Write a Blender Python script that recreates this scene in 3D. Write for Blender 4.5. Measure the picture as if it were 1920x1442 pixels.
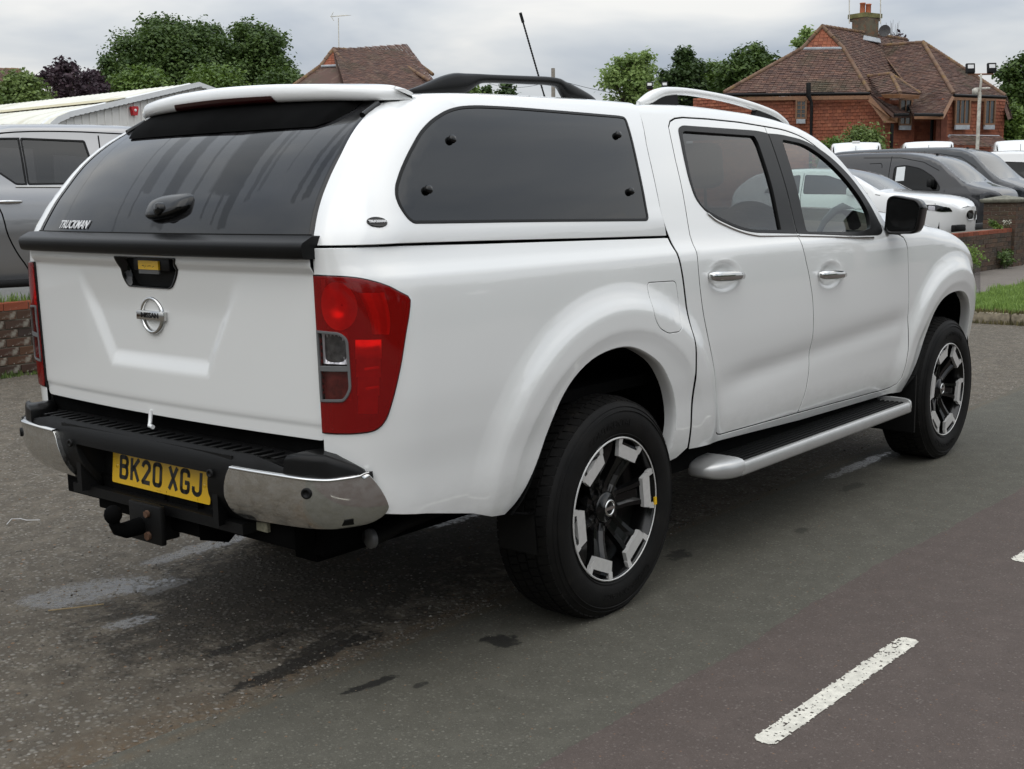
import bpy, bmesh, math, random
import numpy as np
from mathutils import Vector, Matrix
from mathutils.geometry import delaunay_2d_cdt
for _o in list(bpy.data.objects): bpy.data.objects.remove(_o)
random.seed(7); RNG = np.random.default_rng(11)
SC = bpy.context.scene
COL = SC.collection
# ------------------------------------------------------------------ camera
CAM_LOC = (-3.3767, -3.2386, 1.4599)
_yaw, _pitch, _roll = 0.690128, 0.155579, -0.014013
_f = Vector((math.cos(_yaw)*math.cos(_pitch), math.sin(_yaw)*math.cos(_pitch), -math.sin(_pitch)))
_r = _f.cross(Vector((0, 0, 1))).normalized(); _u = _r.cross(_f)
_r2 = _r*math.cos(_roll)+_u*math.sin(_roll); _u2 = -_r*math.sin(_roll)+_u*math.cos(_roll)
cam_d = bpy.data.cameras.new('camera'); cam = bpy.data.objects.new('camera', cam_d); COL.objects.link(cam)
cam.matrix_world = Matrix(((_r2.x, _u2.x, -_f.x, CAM_LOC[0]), (_r2.y, _u2.y, -_f.y, CAM_LOC[1]), (_r2.z, _u2.z, -_f.z, CAM_LOC[2]), (0, 0, 0, 1)))
cam_d.sensor_width = 36.0; cam_d.lens = 2283.6/1920*36.0; cam_d.clip_end = 2000; cam_d.clip_start = 0.05
SC.camera = cam
# ------------------------------------------------------------------ sky: overcast, cloud layer over a Nishita sky
world = bpy.data.worlds.new('World'); SC.world = world; world.use_nodes = True
wn = world.node_tree.nodes; wl = world.node_tree.links; wn.clear()
SUN_EL, SUN_AZ = math.radians(48), math.radians(200)
sky = wn.new('ShaderNodeTexSky'); sky.sky_type = 'NISHITA'; sky.sun_disc = False
sky.sun_elevation = SUN_EL; sky.sun_rotation = math.radians(90)-SUN_AZ; sky.air_density = 1.2; sky.dust_density = 2.5
tc = wn.new('ShaderNodeTexCoord'); sep = wn.new('ShaderNodeSeparateXYZ'); wl.new(tc.outputs['Generated'], sep.inputs[0])
def wmath(op, a, b=None, clamp=False):
    n = wn.new('ShaderNodeMath'); n.operation = op; n.use_clamp = clamp
    for i, v in enumerate((a, b)):
        if v is None: continue
        if isinstance(v, (int, float)): n.inputs[i].default_value = v
        else: wl.new(v, n.inputs[i])
    return n.outputs[0]
# project the view direction on a cloud ceiling so that clouds flatten towards the horizon
zc = wmath('MAXIMUM', sep.outputs[2], 0.0); zd = wmath('ADD', zc, 0.16)
cx = wmath('DIVIDE', sep.outputs[0], zd); cy = wmath('DIVIDE', sep.outputs[1], zd)
comb = wn.new('ShaderNodeCombineXYZ'); wl.new(cx, comb.inputs[0]); wl.new(cy, comb.inputs[1])
n1 = wn.new('ShaderNodeTexNoise'); n1.inputs['Scale'].default_value = 0.85; n1.inputs['Detail'].default_value = 5; n1.inputs['Roughness'].default_value = 0.50; n1.inputs['Distortion'].default_value = 0.25
wl.new(comb.outputs[0], n1.inputs['Vector'])
rp = wn.new('ShaderNodeValToRGB'); wl.new(n1.outputs['Fac'], rp.inputs['Fac'])
e = rp.color_ramp.elements
e[0].position = 0.36; e[0].color = (0.335, 0.375, 0.435, 1)
e[1].position = 0.64; e[1].color = (0.68, 0.675, 0.66, 1)
m_ = e.new(0.46); m_.color = (0.435, 0.465, 0.505, 1)
m2_ = e.new(0.54); m2_.color = (0.53, 0.55, 0.57, 1)
# CIE overcast luminance: brighter overhead
lum = wmath('ADD', wmath('MULTIPLY', zc, 2.5), 1.0)
lum10 = wmath('MULTIPLY', lum, 10.0*0.80)
vm = wn.new('ShaderNodeVectorMath'); vm.operation = 'SCALE'; wl.new(rp.outputs['Color'], vm.inputs[0]); wl.new(lum10, vm.inputs['Scale'])
mx = wn.new('ShaderNodeMixRGB'); mx.inputs['Fac'].default_value = 0.94
wl.new(sky.outputs['Color'], mx.inputs['Color1']); wl.new(vm.outputs[0], mx.inputs['Color2'])
bg = wn.new('ShaderNodeBackground'); bg.inputs['Strength'].default_value = 0.1; wl.new(mx.outputs['Color'], bg.inputs['Color'])
wo = wn.new('ShaderNodeOutputWorld'); wl.new(bg.outputs[0], wo.inputs[0])
sd = bpy.data.lights.new('sun', 'SUN'); sd.energy = 0.6; sd.angle = math.radians(70); sd.color = (1.0, 0.965, 0.91)
sun = bpy.data.objects.new('sun', sd); COL.objects.link(sun)
_sv = Vector((math.cos(SUN_AZ)*math.cos(SUN_EL), math.sin(SUN_AZ)*math.cos(SUN_EL), math.sin(SUN_EL)))
sun.rotation_euler = _sv.to_track_quat('Z', 'Y').to_euler()
SC.view_settings.view_transform = 'Standard'; SC.view_settings.look = 'None'
SC.view_settings.exposure = 0.36; SC.view_settings.gamma = 1.0; SC.view_settings.use_curve_mapping = False
SC.cycles.max_bounces = 8; SC.cycles.transparent_max_bounces = 16; SC.cycles.glossy_bounces = 4
# ------------------------------------------------------------------ object helpers
def tag(o, label=None, cat=None, group=None, kind=None):
    if label: o['label'] = label
    if cat: o['category'] = cat
    if group: o['group'] = group
    if kind: o['kind'] = kind
    return o
def thing(name, label, cat, loc=(0, 0, 0), rz=0.0, group=None):
    o = bpy.data.objects.new(name, None); COL.objects.link(o); o.empty_display_size = 0.2
    o.location = loc; o.rotation_euler = (0, 0, rz)
    return tag(o, label, cat, group)
def link(name, me, parent=None, mats=None):
    o = bpy.data.objects.new(name, me); COL.objects.link(o)
    if parent is not None: o.parent = parent
    return o
def mesh(name, V, F, mat, smooth=False, normals=None, mats=None, midx=None):
    me = bpy.data.meshes.new(name)
    if isinstance(F, np.ndarray) and F.ndim == 2:
        k = F.shape[1]; V = np.asarray(V, dtype=np.float32)
        me.vertices.add(len(V)); me.vertices.foreach_set('co', V.ravel())
        me.loops.add(F.size); me.loops.foreach_set('vertex_index', F.astype(np.int32).ravel())
        me.polygons.add(len(F)); me.polygons.foreach_set('loop_start', np.arange(0, F.size, k, dtype=np.int32))
        me.update(calc_edges=True); me.validate()
    else:
        me.from_pydata([tuple(map(float, v)) for v in V], [], [tuple(map(int, f)) for f in F]); me.update()
    for m in ([mat] if mats is None else mats): me.materials.append(m)
    if midx is not None: me.polygons.foreach_set('material_index', np.asarray(midx, dtype=np.int32))
    me.polygons.foreach_set('use_smooth', np.full(len(me.polygons), bool(smooth)))
    if normals is not None:
        me.normals_split_custom_set_from_vertices([tuple(map(float, n)) for n in normals])
    return me
def part(name, V, F, mat, parent=None, smooth=False, normals=None, label=None, mats=None, midx=None):
    o = link(name, mesh(name, V, F, mat, smooth, normals, mats, midx), parent)
    if label: o['label'] = label
    return o
class MB:
    """collects simple shapes into one mesh"""
    def __init__(s): s.V = []; s.F = []; s.S = []
    def add(s, V, F, sm=False):
        n = len(s.V); s.V += [tuple(map(float, v)) for v in V]; s.F += [tuple(i+n for i in f) for f in F]; s.S += [sm]*len(F)
    def box(s, a, b, M=None):
        (x0, y0, z0), (x1, y1, z1) = a, b
        V = [(x0,y0,z0),(x1,y0,z0),(x1,y1,z0),(x0,y1,z0),(x0,y0,z1),(x1,y0,z1),(x1,y1,z1),(x0,y1,z1)]
        if M is not None: V = [tuple(M @ Vector(v)) for v in V]
        s.add(V, [(0,3,2,1),(4,5,6,7),(0,1,5,4),(1,2,6,5),(2,3,7,6),(3,0,4,7)])
    def tube(s, pts, r, n=8, cap=True, sm=True):
        P = [Vector(p) for p in pts]; rr = r if isinstance(r, (list, tuple)) else [r]*len(P); V = []; F = []
        up = Vector((0, 0, 1)); prev = None
        for i, p in enumerate(P):
            t = (P[min(i+1, len(P)-1)]-P[max(i-1, 0)]).normalized()
            a = prev if prev is not None else (up if abs(t.dot(up)) < .9 else Vector((1, 0, 0)))
            x = (a-t*a.dot(t)).normalized(); y = t.cross(x); prev = x
            for k in range(n):
                an = 2*math.pi*k/n; V.append(p+(x*math.cos(an)+y*math.sin(an))*rr[i])
        for i in range(len(P)-1):
            for k in range(n):
                F.append((i*n+k, i*n+(k+1) % n, (i+1)*n+(k+1) % n, (i+1)*n+k))
        s.add(V, F, sm)
        if cap:
            s.add(V[:n], [tuple(reversed(range(n)))]); s.add(V[-n:], [tuple(range(n))])
    def lathe(s, prof, c=(0, 0, 0), ax='y', n=48, sm=True, a0=0., a1=2*math.pi):
        """prof: (radius, along axis)"""
        V = []; F = []; full = abs(a1-a0-2*math.pi) < 1e-6; m = n if full else n+1
        for k in range(m):
            an = a0+(a1-a0)*k/n
            for (r, h) in prof:
                if ax == 'y': V.append((c[0]+r*math.cos(an), c[1]+h, c[2]+r*math.sin(an)))
                elif ax == 'z': V.append((c[0]+r*math.cos(an), c[1]+r*math.sin(an), c[2]+h))
                else: V.append((c[0]+h, c[1]+r*math.cos(an), c[2]+r*math.sin(an)))
        L = len(prof)
        for k in range(n):
            j = (k+1) % m
            for i in range(L-1): F.append((k*L+i, j*L+i, j*L+i+1, k*L+i+1))
        s.add(V, F, sm)
    def prism(s, poly, h0, h1, ax='y', sm=False):
        """poly (a,b) extruded along ax"""
        n = len(poly)
        def w(a, b, h): return (a, h, b) if ax == 'y' else ((h, a, b) if ax == 'x' else (a, b, h))
        V = [w(a, b, h0) for a, b in poly]+[w(a, b, h1) for a, b in poly]
        s.add(V, [tuple(range(n))]); s.add(V, [tuple(range(2*n-1, n-1, -1))]); s.add(V, [(i, (i+1) % n, n+(i+1) % n, n+i) for i in range(n)], sm)
    def build(s, name, mat, parent=None, label=None, bevel=0, seg=2, recalc=True, M=None):
        me = bpy.data.meshes.new(name)
        V = s.V if M is None else [tuple(M @ Vector(v)) for v in s.V]
        me.from_pydata(V, [], s.F); me.polygons.foreach_set('use_smooth', s.S); me.materials.append(mat)
        if recalc or bevel:
            bm = bmesh.new(); bm.from_mesh(me)
            if bevel:
                bmesh.ops.remove_doubles(bm, verts=bm.verts, dist=1e-5)
                es = [e for e in bm.edges if len(e.link_faces) == 2 and e.calc_face_angle(0) > .6]
                bmesh.ops.bevel(bm, geom=es, offset=bevel, segments=seg, affect='EDGES', profile=.5, clamp_overlap=True)
                for f in bm.faces: f.smooth = True
            bmesh.ops.recalc_face_normals(bm, faces=bm.faces); bm.to_mesh(me); bm.free()
            if bevel: 
                try: me.set_sharp_from_angle(angle=.7)
                except Exception: pass
        o = link(name, me, parent)
        if label: o['label'] = label
        return o
def copy_tree(o, parent=None):
    c = o.copy(); COL.objects.link(c)
    if parent is not None: c.parent = parent
    for ch in [x for x in bpy.data.objects if x.parent == o]: copy_tree(ch, c)
    return c
# ---- polygon + surface panels
def pip(P, poly):
    x, y = P[:, 0], P[:, 1]; ins = np.zeros(len(P), bool); n = len(poly)
    for i in range(n):
        x0, y0 = poly[i]; x1, y1 = poly[(i+1) % n]
        if y0 == y1: continue
        c = ((y0 > y) != (y1 > y)) & (x < (x1-x0)*(y-y0)/(y1-y0)+x0); ins ^= c
    return ins
def pdist(P, poly):
    d = np.full(len(P), 1e9); n = len(poly)
    for i in range(n):
        a = np.array(poly[i]); b = np.array(poly[(i+1) % n]); ab = b-a; L = (ab**2).sum()
        if L < 1e-14: continue
        t = np.clip(((P-a)@ab)/L, 0, 1); d = np.minimum(d, np.hypot(*(P-a-t[:, None]*ab).T))
    return d
def crv(pts, n=6):
    """Catmull-Rom through an open chain"""
    P = [np.array(p, float) for p in pts]; P = [2*P[0]-P[1]]+P+[2*P[-1]-P[-2]]; out = []
    for i in range(1, len(P)-2):
        for k in range(n):
            t = k/n; out.append(tuple(.5*((2*P[i])+(-P[i-1]+P[i+1])*t+(2*P[i-1]-5*P[i]+4*P[i+1]-P[i+2])*t*t+(-P[i-1]+3*P[i]-3*P[i+1]+P[i+2])*t**3)))
    out.append(tuple(P[-2])); return out
def rnd(poly, r, n=5):
    """round the corners of a closed polygon; r scalar or list"""
    out = []; N = len(poly)
    for i in range(N):
        p = np.array(poly[i], float); a = np.array(poly[i-1], float); b = np.array(poly[(i+1) % N], float)
        rr = r[i] if isinstance(r, (list, tuple)) else r
        if rr <= 0: out.append(tuple(p)); continue
        da = np.linalg.norm(a-p); db = np.linalg.norm(b-p); q = min(rr, da*.45, db*.45)
        s = p+(a-p)/da*q; e_ = p+(b-p)/db*q
        for k in range(n+1):
            t = k/n; out.append(tuple((1-t)**2*s+2*t*(1-t)*p+t*t*e_))
    return out
def inset(poly, d):
    P = np.array(poly, float); n = len(P)
    ar = .5*np.sum(P[:, 0]*np.roll(P[:, 1], -1)-np.roll(P[:, 0], -1)*P[:, 1])
    s = 1 if ar > 0 else -1; out = []
    for i in range(n):
        a = P[i]-P[i-1]; b = P[(i+1) % n]-P[i]
        a /= max(np.linalg.norm(a), 1e-9); b /= max(np.linalg.norm(b), 1e-9)
        na = np.array([-a[1], a[0]])*s; nb = np.array([-b[1], b[0]])*s; m = na+nb; L = np.linalg.norm(m)
        m = m/L if L > 1e-6 else na; out.append(tuple(P[i]+m*d/max(.5, m@na)))
    return out
def resample(poly, st):
    out = []; n = len(poly)
    for i in range(n):
        a = np.array(poly[i]); b = np.array(poly[(i+1) % n]); L = np.linalg.norm(b-a)
        if L < 1e-6: continue
        k = max(1, int(math.ceil(L/st)))
        for j in range(k): out.append(a+(b-a)*j/k)
    # drop points that are too close
    res = [out[0]]
    for p in out[1:]:
        if np.linalg.norm(p-res[-1]) > st*.12: res.append(p)
    if np.linalg.norm(res[0]-res[-1]) < st*.12: res.pop()
    return np.array(res)
def fnormal(f, A, B, flip=False):
    h = 2e-4
    du = f(A+h, B)-f(A-h, B); dv = f(A, B+h)-f(A, B-h); n = np.cross(du, dv)
    n /= np.maximum(np.linalg.norm(n, axis=-1, keepdims=True), 1e-12)
    return -n if flip else n
def panel(name, f, outline, mat, parent, holes=(), st=.03, lip=.014, ch=.0018, flip=False, mirror=False, label=None, off=0.0, refine=None, dark=None):
    """a sheet cut from the surface f(a,b), with rounded turned-in edges"""
    if dark is None: dark = lip > 0 and mat in PAINTS
    loops = [resample(outline, st)]+[resample(h_, st) for h_ in holes]
    lo = loops[0].min(0); hi = loops[0].max(0)
    gx = np.arange(lo[0]+st/2, hi[0], st); gy = np.arange(lo[1]+st/2, hi[1], st)
    G = np.stack(np.meshgrid(gx, gy), -1).reshape(-1, 2)
    if refine is not None: G = np.concatenate([G, refine])
    ok = pip(G, loops[0]) & (pdist(G, loops[0]) > st*.45)
    for h_ in loops[1:]: ok &= ~pip(G, h_) & (pdist(G, h_) > st*.45)
    G = G[ok]
    pts = [Vector(p) for L in loops for p in L]; edges = []; n0 = 0
    for L in loops:
        edges += [(n0+i, n0+(i+1) % len(L)) for i in range(len(L))]; n0 += len(L)
    pts += [Vector(p) for p in G]
    r = delaunay_2d_cdt(pts, edges, [], 0, 1e-6)
    U = np.array([tuple(v) for v in r[0]]); T = np.array([t for t in r[2] if len(t) == 3], dtype=int)
    c = U[T].mean(1); keep = pip(c, loops[0])
    for h_ in loops[1:]: keep &= ~pip(c, h_)
    T = T[keep]
    ar = (U[T[:,1],0]-U[T[:,0],0])*(U[T[:,2],1]-U[T[:,0],1])-(U[T[:,1],1]-U[T[:,0],1])*(U[T[:,2],0]-U[T[:,0],0])
    T = T[np.abs(ar) > 1e-10]; ar = ar[np.abs(ar) > 1e-10]
    T[ar < 0] = T[ar < 0][:, ::-1]
    P = f(U[:, 0], U[:, 1]); N = fnormal(f, U[:, 0], U[:, 1], flip)
    if flip: T = T[:, ::-1]
    if off: P = P+N*off
    V = [P]; NN = [N]; F = [tuple(t) for t in T]; nv = len(P); nf0 = len(F); dk = []
    if lip > 0:
        for li, L in enumerate(loops):
            Pl = f(L[:, 0], L[:, 1]); Nl = fnormal(f, L[:, 0], L[:, 1], flip)
            if off: Pl = Pl+Nl*off
            tg = np.roll(Pl, -1, 0)-np.roll(Pl, 1, 0); tg /= np.maximum(np.linalg.norm(tg, axis=1, keepdims=True), 1e-9)
            o_ = np.cross(tg, Nl)
            a2 = .5*np.sum(L[:, 0]*np.roll(L[:, 1], -1)-np.roll(L[:, 0], -1)*L[:, 1])
            sgn = 1 if a2 > 0 else -1
            if flip: sgn = -sgn
            if li > 0: sgn = -sgn
            o_ = o_*sgn
            m = len(L)
            R0 = Pl; R1 = Pl+o_*ch*.7-Nl*ch*.3; R2 = Pl+o_*ch-Nl*ch; R3 = Pl+o_*ch-Nl*lip
            M1 = (o_+Nl); M1 /= np.linalg.norm(M1, axis=1, keepdims=True)
            V += [R0, R1, R2, R3]; NN += [Nl, M1, o_, o_]
            for rr in range(3):
                for i in range(m):
                    j = (i+1) % m; q = (nv+rr*m+i, nv+rr*m+j, nv+(rr+1)*m+j, nv+(rr+1)*m+i)
                    F.append(q if sgn < 0 else q[::-1]); dk.append(1 if rr == 2 else 0)
            nv += 4*m
    V = np.concatenate(V); NN = np.concatenate(NN)
    if mirror:
        V = V*np.array([1, -1, 1]); NN = NN*np.array([1, -1, 1]); F = [t[::-1] for t in F]
    if dark: return part(name, V, F, mat, parent, True, NN, label, mats=[mat, M_under], midx=[0]*nf0+dk)  # inner lip of painted panels coloured black so the gaps look shaded
    return part(name, V, F, mat, parent, True, NN, label)
def grid(name, fn, us, vs, mat, parent, flip=False, smooth=True, thick=0.0, label=None, closeu=False):
    """structured sheet fn(u,v)->xyz; optional thickness"""
    U, Vv = np.meshgrid(us, vs); P = fn(U, Vv); nu, nv = len(us), len(vs); P = P.reshape(-1, 3); F = []
    for j in range(nv-1):
        for i in range(nu-1 if not closeu else nu):
            i2 = (i+1) % nu
            q = (j*nu+i, j*nu+i2, (j+1)*nu+i2, (j+1)*nu+i); F.append(q[::-1] if flip else q)
    if thick:
        du = np.gradient(P.reshape(nv, nu, 3), axis=1); dv = np.gradient(P.reshape(nv, nu, 3), axis=0)
        n = np.cross(du, dv).reshape(-1, 3); n /= np.maximum(np.linalg.norm(n, axis=1, keepdims=True), 1e-9)
        if flip: n = -n
        K = len(P); P = np.concatenate([P, P-n*thick]); F += [tuple(i+K for i in q[::-1]) for q in F]
        bd = [i for i in range(nu)]+[j*nu+nu-1 for j in range(1, nv)]+[(nv-1)*nu+i for i in range(nu-2, -1, -1)]+[j*nu for j in range(nv-2, 0, -1)]
        for a, b in zip(bd, bd[1:]+bd[:1]): F.append((a, b, b+K, a+K)[::-1] if not flip else (a, b, b+K, a+K))
    o = part(name, P, F, mat, parent, smooth, None, label)
    if thick:
        try: o.data.set_sharp_from_angle(angle=.8)
        except Exception: pass
    return o
# ------------------------------------------------------------------ materials
MATS = {}
def nt(name):
    m = bpy.data.materials.new(name); m.use_nodes = True; m.node_tree.nodes.clear(); MATS[name] = m
    return m, m.node_tree.nodes, m.node_tree.links
def _in(L, sock, v):
    if v is None: return
    if hasattr(v, 'is_output') or isinstance(v, bpy.types.NodeSocket): L.new(v, sock)
    elif isinstance(v, (tuple, list)): sock.default_value = tuple(v)+((1,) if len(v) == 3 and len(sock.default_value) == 4 else ())
    else: sock.default_value = v
class NB:
    def __init__(s, name):
        s.m, s.N, s.L = nt(name); s.out = s.N.new('ShaderNodeOutputMaterial'); s._c = None
    def n(s, t, **k):
        x = s.N.new(t)
        for a, b in k.items(): setattr(x, a, b)
        return x
    def obj(s):
        if s._c is None: s._c = s.n('ShaderNodeTexCoord')
        return s._c.outputs['Object']
    def noise(s, scale, detail=3, rough=.55, vec=None, dist=0., out='Fac', sc3=None):
        x = s.n('ShaderNodeTexNoise'); x.inputs['Scale'].default_value = scale; x.inputs['Detail'].default_value = detail
        x.inputs['Roughness'].default_value = rough; x.inputs['Distortion'].default_value = dist
        v = vec or s.obj()
        if sc3: mp = s.n('ShaderNodeMapping'); mp.inputs['Scale'].default_value = sc3; s.L.new(v, mp.inputs[0]); v = mp.outputs[0]
        s.L.new(v, x.inputs['Vector']); return x.outputs[out]
    def voro(s, scale, feat='F1', out='Distance', vec=None, sc3=None, rnd=1.):
        x = s.n('ShaderNodeTexVoronoi', feature=feat); x.inputs['Scale'].default_value = scale; x.inputs['Randomness'].default_value = rnd
        v = vec or s.obj()
        if sc3: mp = s.n('ShaderNodeMapping'); mp.inputs['Scale'].default_value = sc3; s.L.new(v, mp.inputs[0]); v = mp.outputs[0]
        s.L.new(v, x.inputs['Vector']); return x.outputs[out]
    def ramp(s, fac, stops, interp='LINEAR'):
        x = s.n('ShaderNodeValToRGB'); x.color_ramp.interpolation = interp; e = x.color_ramp.elements
        while len(e) < len(stops): e.new(.5)
        for i, (p, c) in enumerate(stops):
            e[i].position = p; e[i].color = (c, c, c, 1) if isinstance(c, (int, float)) else tuple(c)+(1,)
        s.L.new(fac, x.inputs[0]); return x.outputs[0]
    def mix(s, fac, a, b, mode='MIX'):
        x = s.n('ShaderNodeMixRGB', blend_type=mode)
        for i, v in enumerate((fac, a, b)):
            if isinstance(v, (int, float)) and i > 0: v = (v, v, v)
            _in(s.L, x.inputs[i], v)
        return x.outputs[0]
    def math(s, op, a, b=0., clamp=False):
        x = s.n('ShaderNodeMath', operation=op); x.use_clamp = clamp; _in(s.L, x.inputs[0], a); _in(s.L, x.inputs[1], b); return x.outputs[0]
    def bump(s, h, strength=.3, dist=.01, nrm=None):
        x = s.n('ShaderNodeBump'); x.inputs['Strength'].default_value = strength; x.inputs['Distance'].default_value = dist
        s.L.new(h, x.inputs['Height'])
        if nrm is not None: s.L.new(nrm, x.inputs['Normal'])
        return x.outputs[0]
    def sep(s, v=None):
        x = s.n('ShaderNodeSeparateXYZ'); s.L.new(v or s.obj(), x.inputs[0]); return x.outputs
    def attr(s, name, out='Fac'):
        x = s.n('ShaderNodeAttribute'); x.attribute_name = name; return x.outputs[out]
    def rand(s):
        return s.n('ShaderNodeObjectInfo').outputs['Random']
    def pr(s, col, rough=.5, metal=0., bump=None, coat=0., spec=.5, **k):
        x = s.n('ShaderNodeBsdfPrincipled')
        _in(s.L, x.inputs['Base Color'], col if not isinstance(col, (int, float)) else (col, col, col))
        _in(s.L, x.inputs['Roughness'], rough); _in(s.L, x.inputs['Metallic'], metal); x.inputs['Coat Weight'].default_value = coat
        x.inputs['Coat Roughness'].default_value = k.get('coat_rough', .02); x.inputs['Coat IOR'].default_value = k.get('coat_ior', 1.5); _in(s.L, x.inputs['Specular IOR Level'], spec)
        if bump is not None: s.L.new(bump, x.inputs['Normal'])
        if 'emit' in k: x.inputs['Emission Color'].default_value = tuple(k['emit'])+(1,); x.inputs['Emission Strength'].default_value = k.get('es', 1)
        if 'sub' in k: x.inputs['Subsurface Weight'].default_value = k['sub']
        return x.outputs[0]
    def done(s, sh): s.L.new(sh, s.out.inputs[0]); return s.m
def simple(name, col, rough=.5, metal=0., coat=0., var=.12, nscale=8., bump=0., bscale=200., spec=.5):
    b = NB(name); c = (col, col, col) if isinstance(col, (int, float)) else col
    d = tuple(x*(1-var) for x in c); l = tuple(min(1, x*(1+var)) for x in c)
    cc = b.ramp(b.noise(nscale, 4), [(.3, d), (.7, l)])
    bm = b.bump(b.noise(bscale, 2), bump, .002) if bump else None
    return b.done(b.pr(cc, rough, metal, bm, coat, spec))
def paint(name, col, coat=1., rough=.30, metal=0., dirt=0., dirtcol=(.16, .14, .11), flake=0.):
    b = NB(name); c = b.mix(b.noise(1.3, 2), tuple(x*.97 for x in col), tuple(min(1, x*1.02) for x in col))
    if flake: c = b.mix(b.math('MULTIPLY', b.voro(900, out='Color'), flake), c, tuple(x*1.6 for x in col))
    if dirt:
        z = b.sep()[2]; g = b.n('ShaderNodeMapRange'); b.L.new(z, g.inputs[0]); g.inputs[1].default_value = .68; g.inputs[2].default_value = .42
        sp = b.ramp(b.noise(14, 6, .7, sc3=(1, 1, 2.2)), [(.35, .25), (.7, 1.)])
        fac = b.math('MULTIPLY', b.math('MULTIPLY', g.outputs[0], sp), dirt, True)
        c = b.mix(fac, c, dirtcol)
    bm = b.bump(b.noise(1.1, 2), .04, .02)
    return b.done(b.pr(c, rough, metal, bm, coat, .5, coat_ior=1.68))
def glass(name, tint, ior=1.5, rough=0.0, streak=False, base=None, boost=1.0):
    b = NB(name); bm = b.bump(b.noise(1.7, 2), .03, .02)
    lw = b.n('ShaderNodeLayerWeight'); lw.inputs['Blend'].default_value = .5; b.L.new(bm, lw.inputs['Normal'])
    f0 = ((ior-1)/(ior+1))**2; frs = b.math('ADD', b.math('MULTIPLY', b.math('POWER', lw.outputs['Facing'], 5.), 1-f0), f0)
    tr = b.n('ShaderNodeBsdfTransparent'); tr.inputs[0].default_value = tuple(tint)+(1,)
    gl = b.n('ShaderNodeBsdfGlossy'); gl.inputs['Roughness'].default_value = rough; gl.inputs[0].default_value = (.97, .985, 1, 1); b.L.new(bm, gl.inputs['Normal'])
    mx_ = b.n('ShaderNodeMixShader')
    fac = b.math('MULTIPLY', frs, boost, True)
    b.L.new(fac, mx_.inputs[0]); b.L.new(tr.outputs[0], mx_.inputs[1]); b.L.new(gl.outputs[0], mx_.inputs[2])
    sh = mx_.outputs[0]
    # dust film, run marks
    if streak:
        df = b.n('ShaderNodeBsdfDiffuse'); df.inputs[0].default_value = (.27, .27, .285, 1)
        m2 = b.n('ShaderNodeMixShader'); q = b.sep()
        ny_ = b.math('MULTIPLY', b.math('SUBTRACT', b.noise(9, 4, .6, sc3=(1, 1, .6)), .5), .030)
        nf = b.math('MULTIPLY', b.math('SUBTRACT', b.noise(55, 3, .6), .5), .010)
        yy = b.math('ADD', b.math('ADD', q[1], ny_), nf); zz = b.math('ADD', q[2], b.math('MULTIPLY', b.math('SUBTRACT', b.noise(22, 3), .5), .05)); mk = None
        for (y0, hw, z0, k) in ((.20, .005, 1.30, .7), (.53, .004, 1.35, .6), (.11, .030, 1.475, .8), (.135, .005, 1.40, .8), (-.03, .034, 1.37, 1.), (-.145, .007, 1.42, .8), (-.275, .056, 1.470, 1.), (-.235, .005, 1.39, .9), (-.290, .006, 1.38, .9), (-.338, .017, 1.37, 1.), (-.402, .010, 1.455, .7), (-.43, .006, 1.48, .6), (-.50, .003, 1.53, .5), (-.583, .008, 1.44, .9), (-.622, .012, 1.455, 1.)):
            d = b.math('ABSOLUTE', b.math('SUBTRACT', yy, y0)); e_ = b.n('ShaderNodeMapRange'); b.L.new(d, e_.inputs[0]); e_.inputs[1].default_value = hw*1.15; e_.inputs[2].default_value = hw*.85; 
            f_ = b.n('ShaderNodeMapRange'); b.L.new(zz, f_.inputs[0]); f_.inputs[1].default_value = z0-.004; f_.inputs[2].default_value = z0+.004
            v = b.math('MULTIPLY', b.math('MULTIPLY', e_.outputs[0], f_.outputs[0]), k); mk = v if mk is None else b.math('MAXIMUM', mk, v)
        b.L.new(b.math('MULTIPLY', fac, b.math('SUBTRACT', 1., b.math('MULTIPLY', mk, .30)), True), mx_.inputs[0])
        film = b.math('MULTIPLY', b.math('ADD', b.math('MULTIPLY', b.noise(3.5, 3), .05), .03), b.math('SUBTRACT', 1., b.math('MULTIPLY', mk, .62)))
        gz = b.n('ShaderNodeMapRange'); b.L.new(q[2], gz.inputs[0]); gz.inputs[1].default_value = 1.36; gz.inputs[2].default_value = 1.46; gz.inputs[3].default_value = .25; gz.inputs[4].default_value = 1.
        b.L.new(b.math('MULTIPLY', film, gz.outputs[0]), m2.inputs[0]); b.L.new(sh, m2.inputs[1]); b.L.new(df.outputs[0], m2.inputs[2]); sh = m2.outputs[0]
    return b.done(sh)
M_white = paint('white_paint', (.76, .765, .75), dirt=.30)
M_white2 = paint('white_canopy_paint', (.77, .775, .765))
PAINTS = [M_white, M_white2]
M_black = simple('black_plastic', .0055, .5, bump=.25, bscale=420, spec=.18)
M_blackm = simple('satin_black_plastic', .0055, .36, bump=.1, bscale=500, spec=.2)
M_gloss = simple('gloss_black', .004, .10, coat=.0, var=.05, spec=.4)
M_under = simple('underbody_black', .003, .9, var=.4, spec=.05)
M_liner = simple('wheel_arch_liner', .003, .9, var=.3, spec=.1)
M_rubber = None
def _tyre():
    b = NB('tyre_rubber'); c = b.ramp(b.noise(9, 5, .65), [(.3, (.0045, .0045, .0045)), (.62, (.009, .0085, .008)), (.82, (.024, .021, .017))])
    return b.done(b.pr(c, .6, 0, b.bump(b.noise(160, 3), .25, .002), spec=.16))
M_rubber = _tyre()
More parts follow.
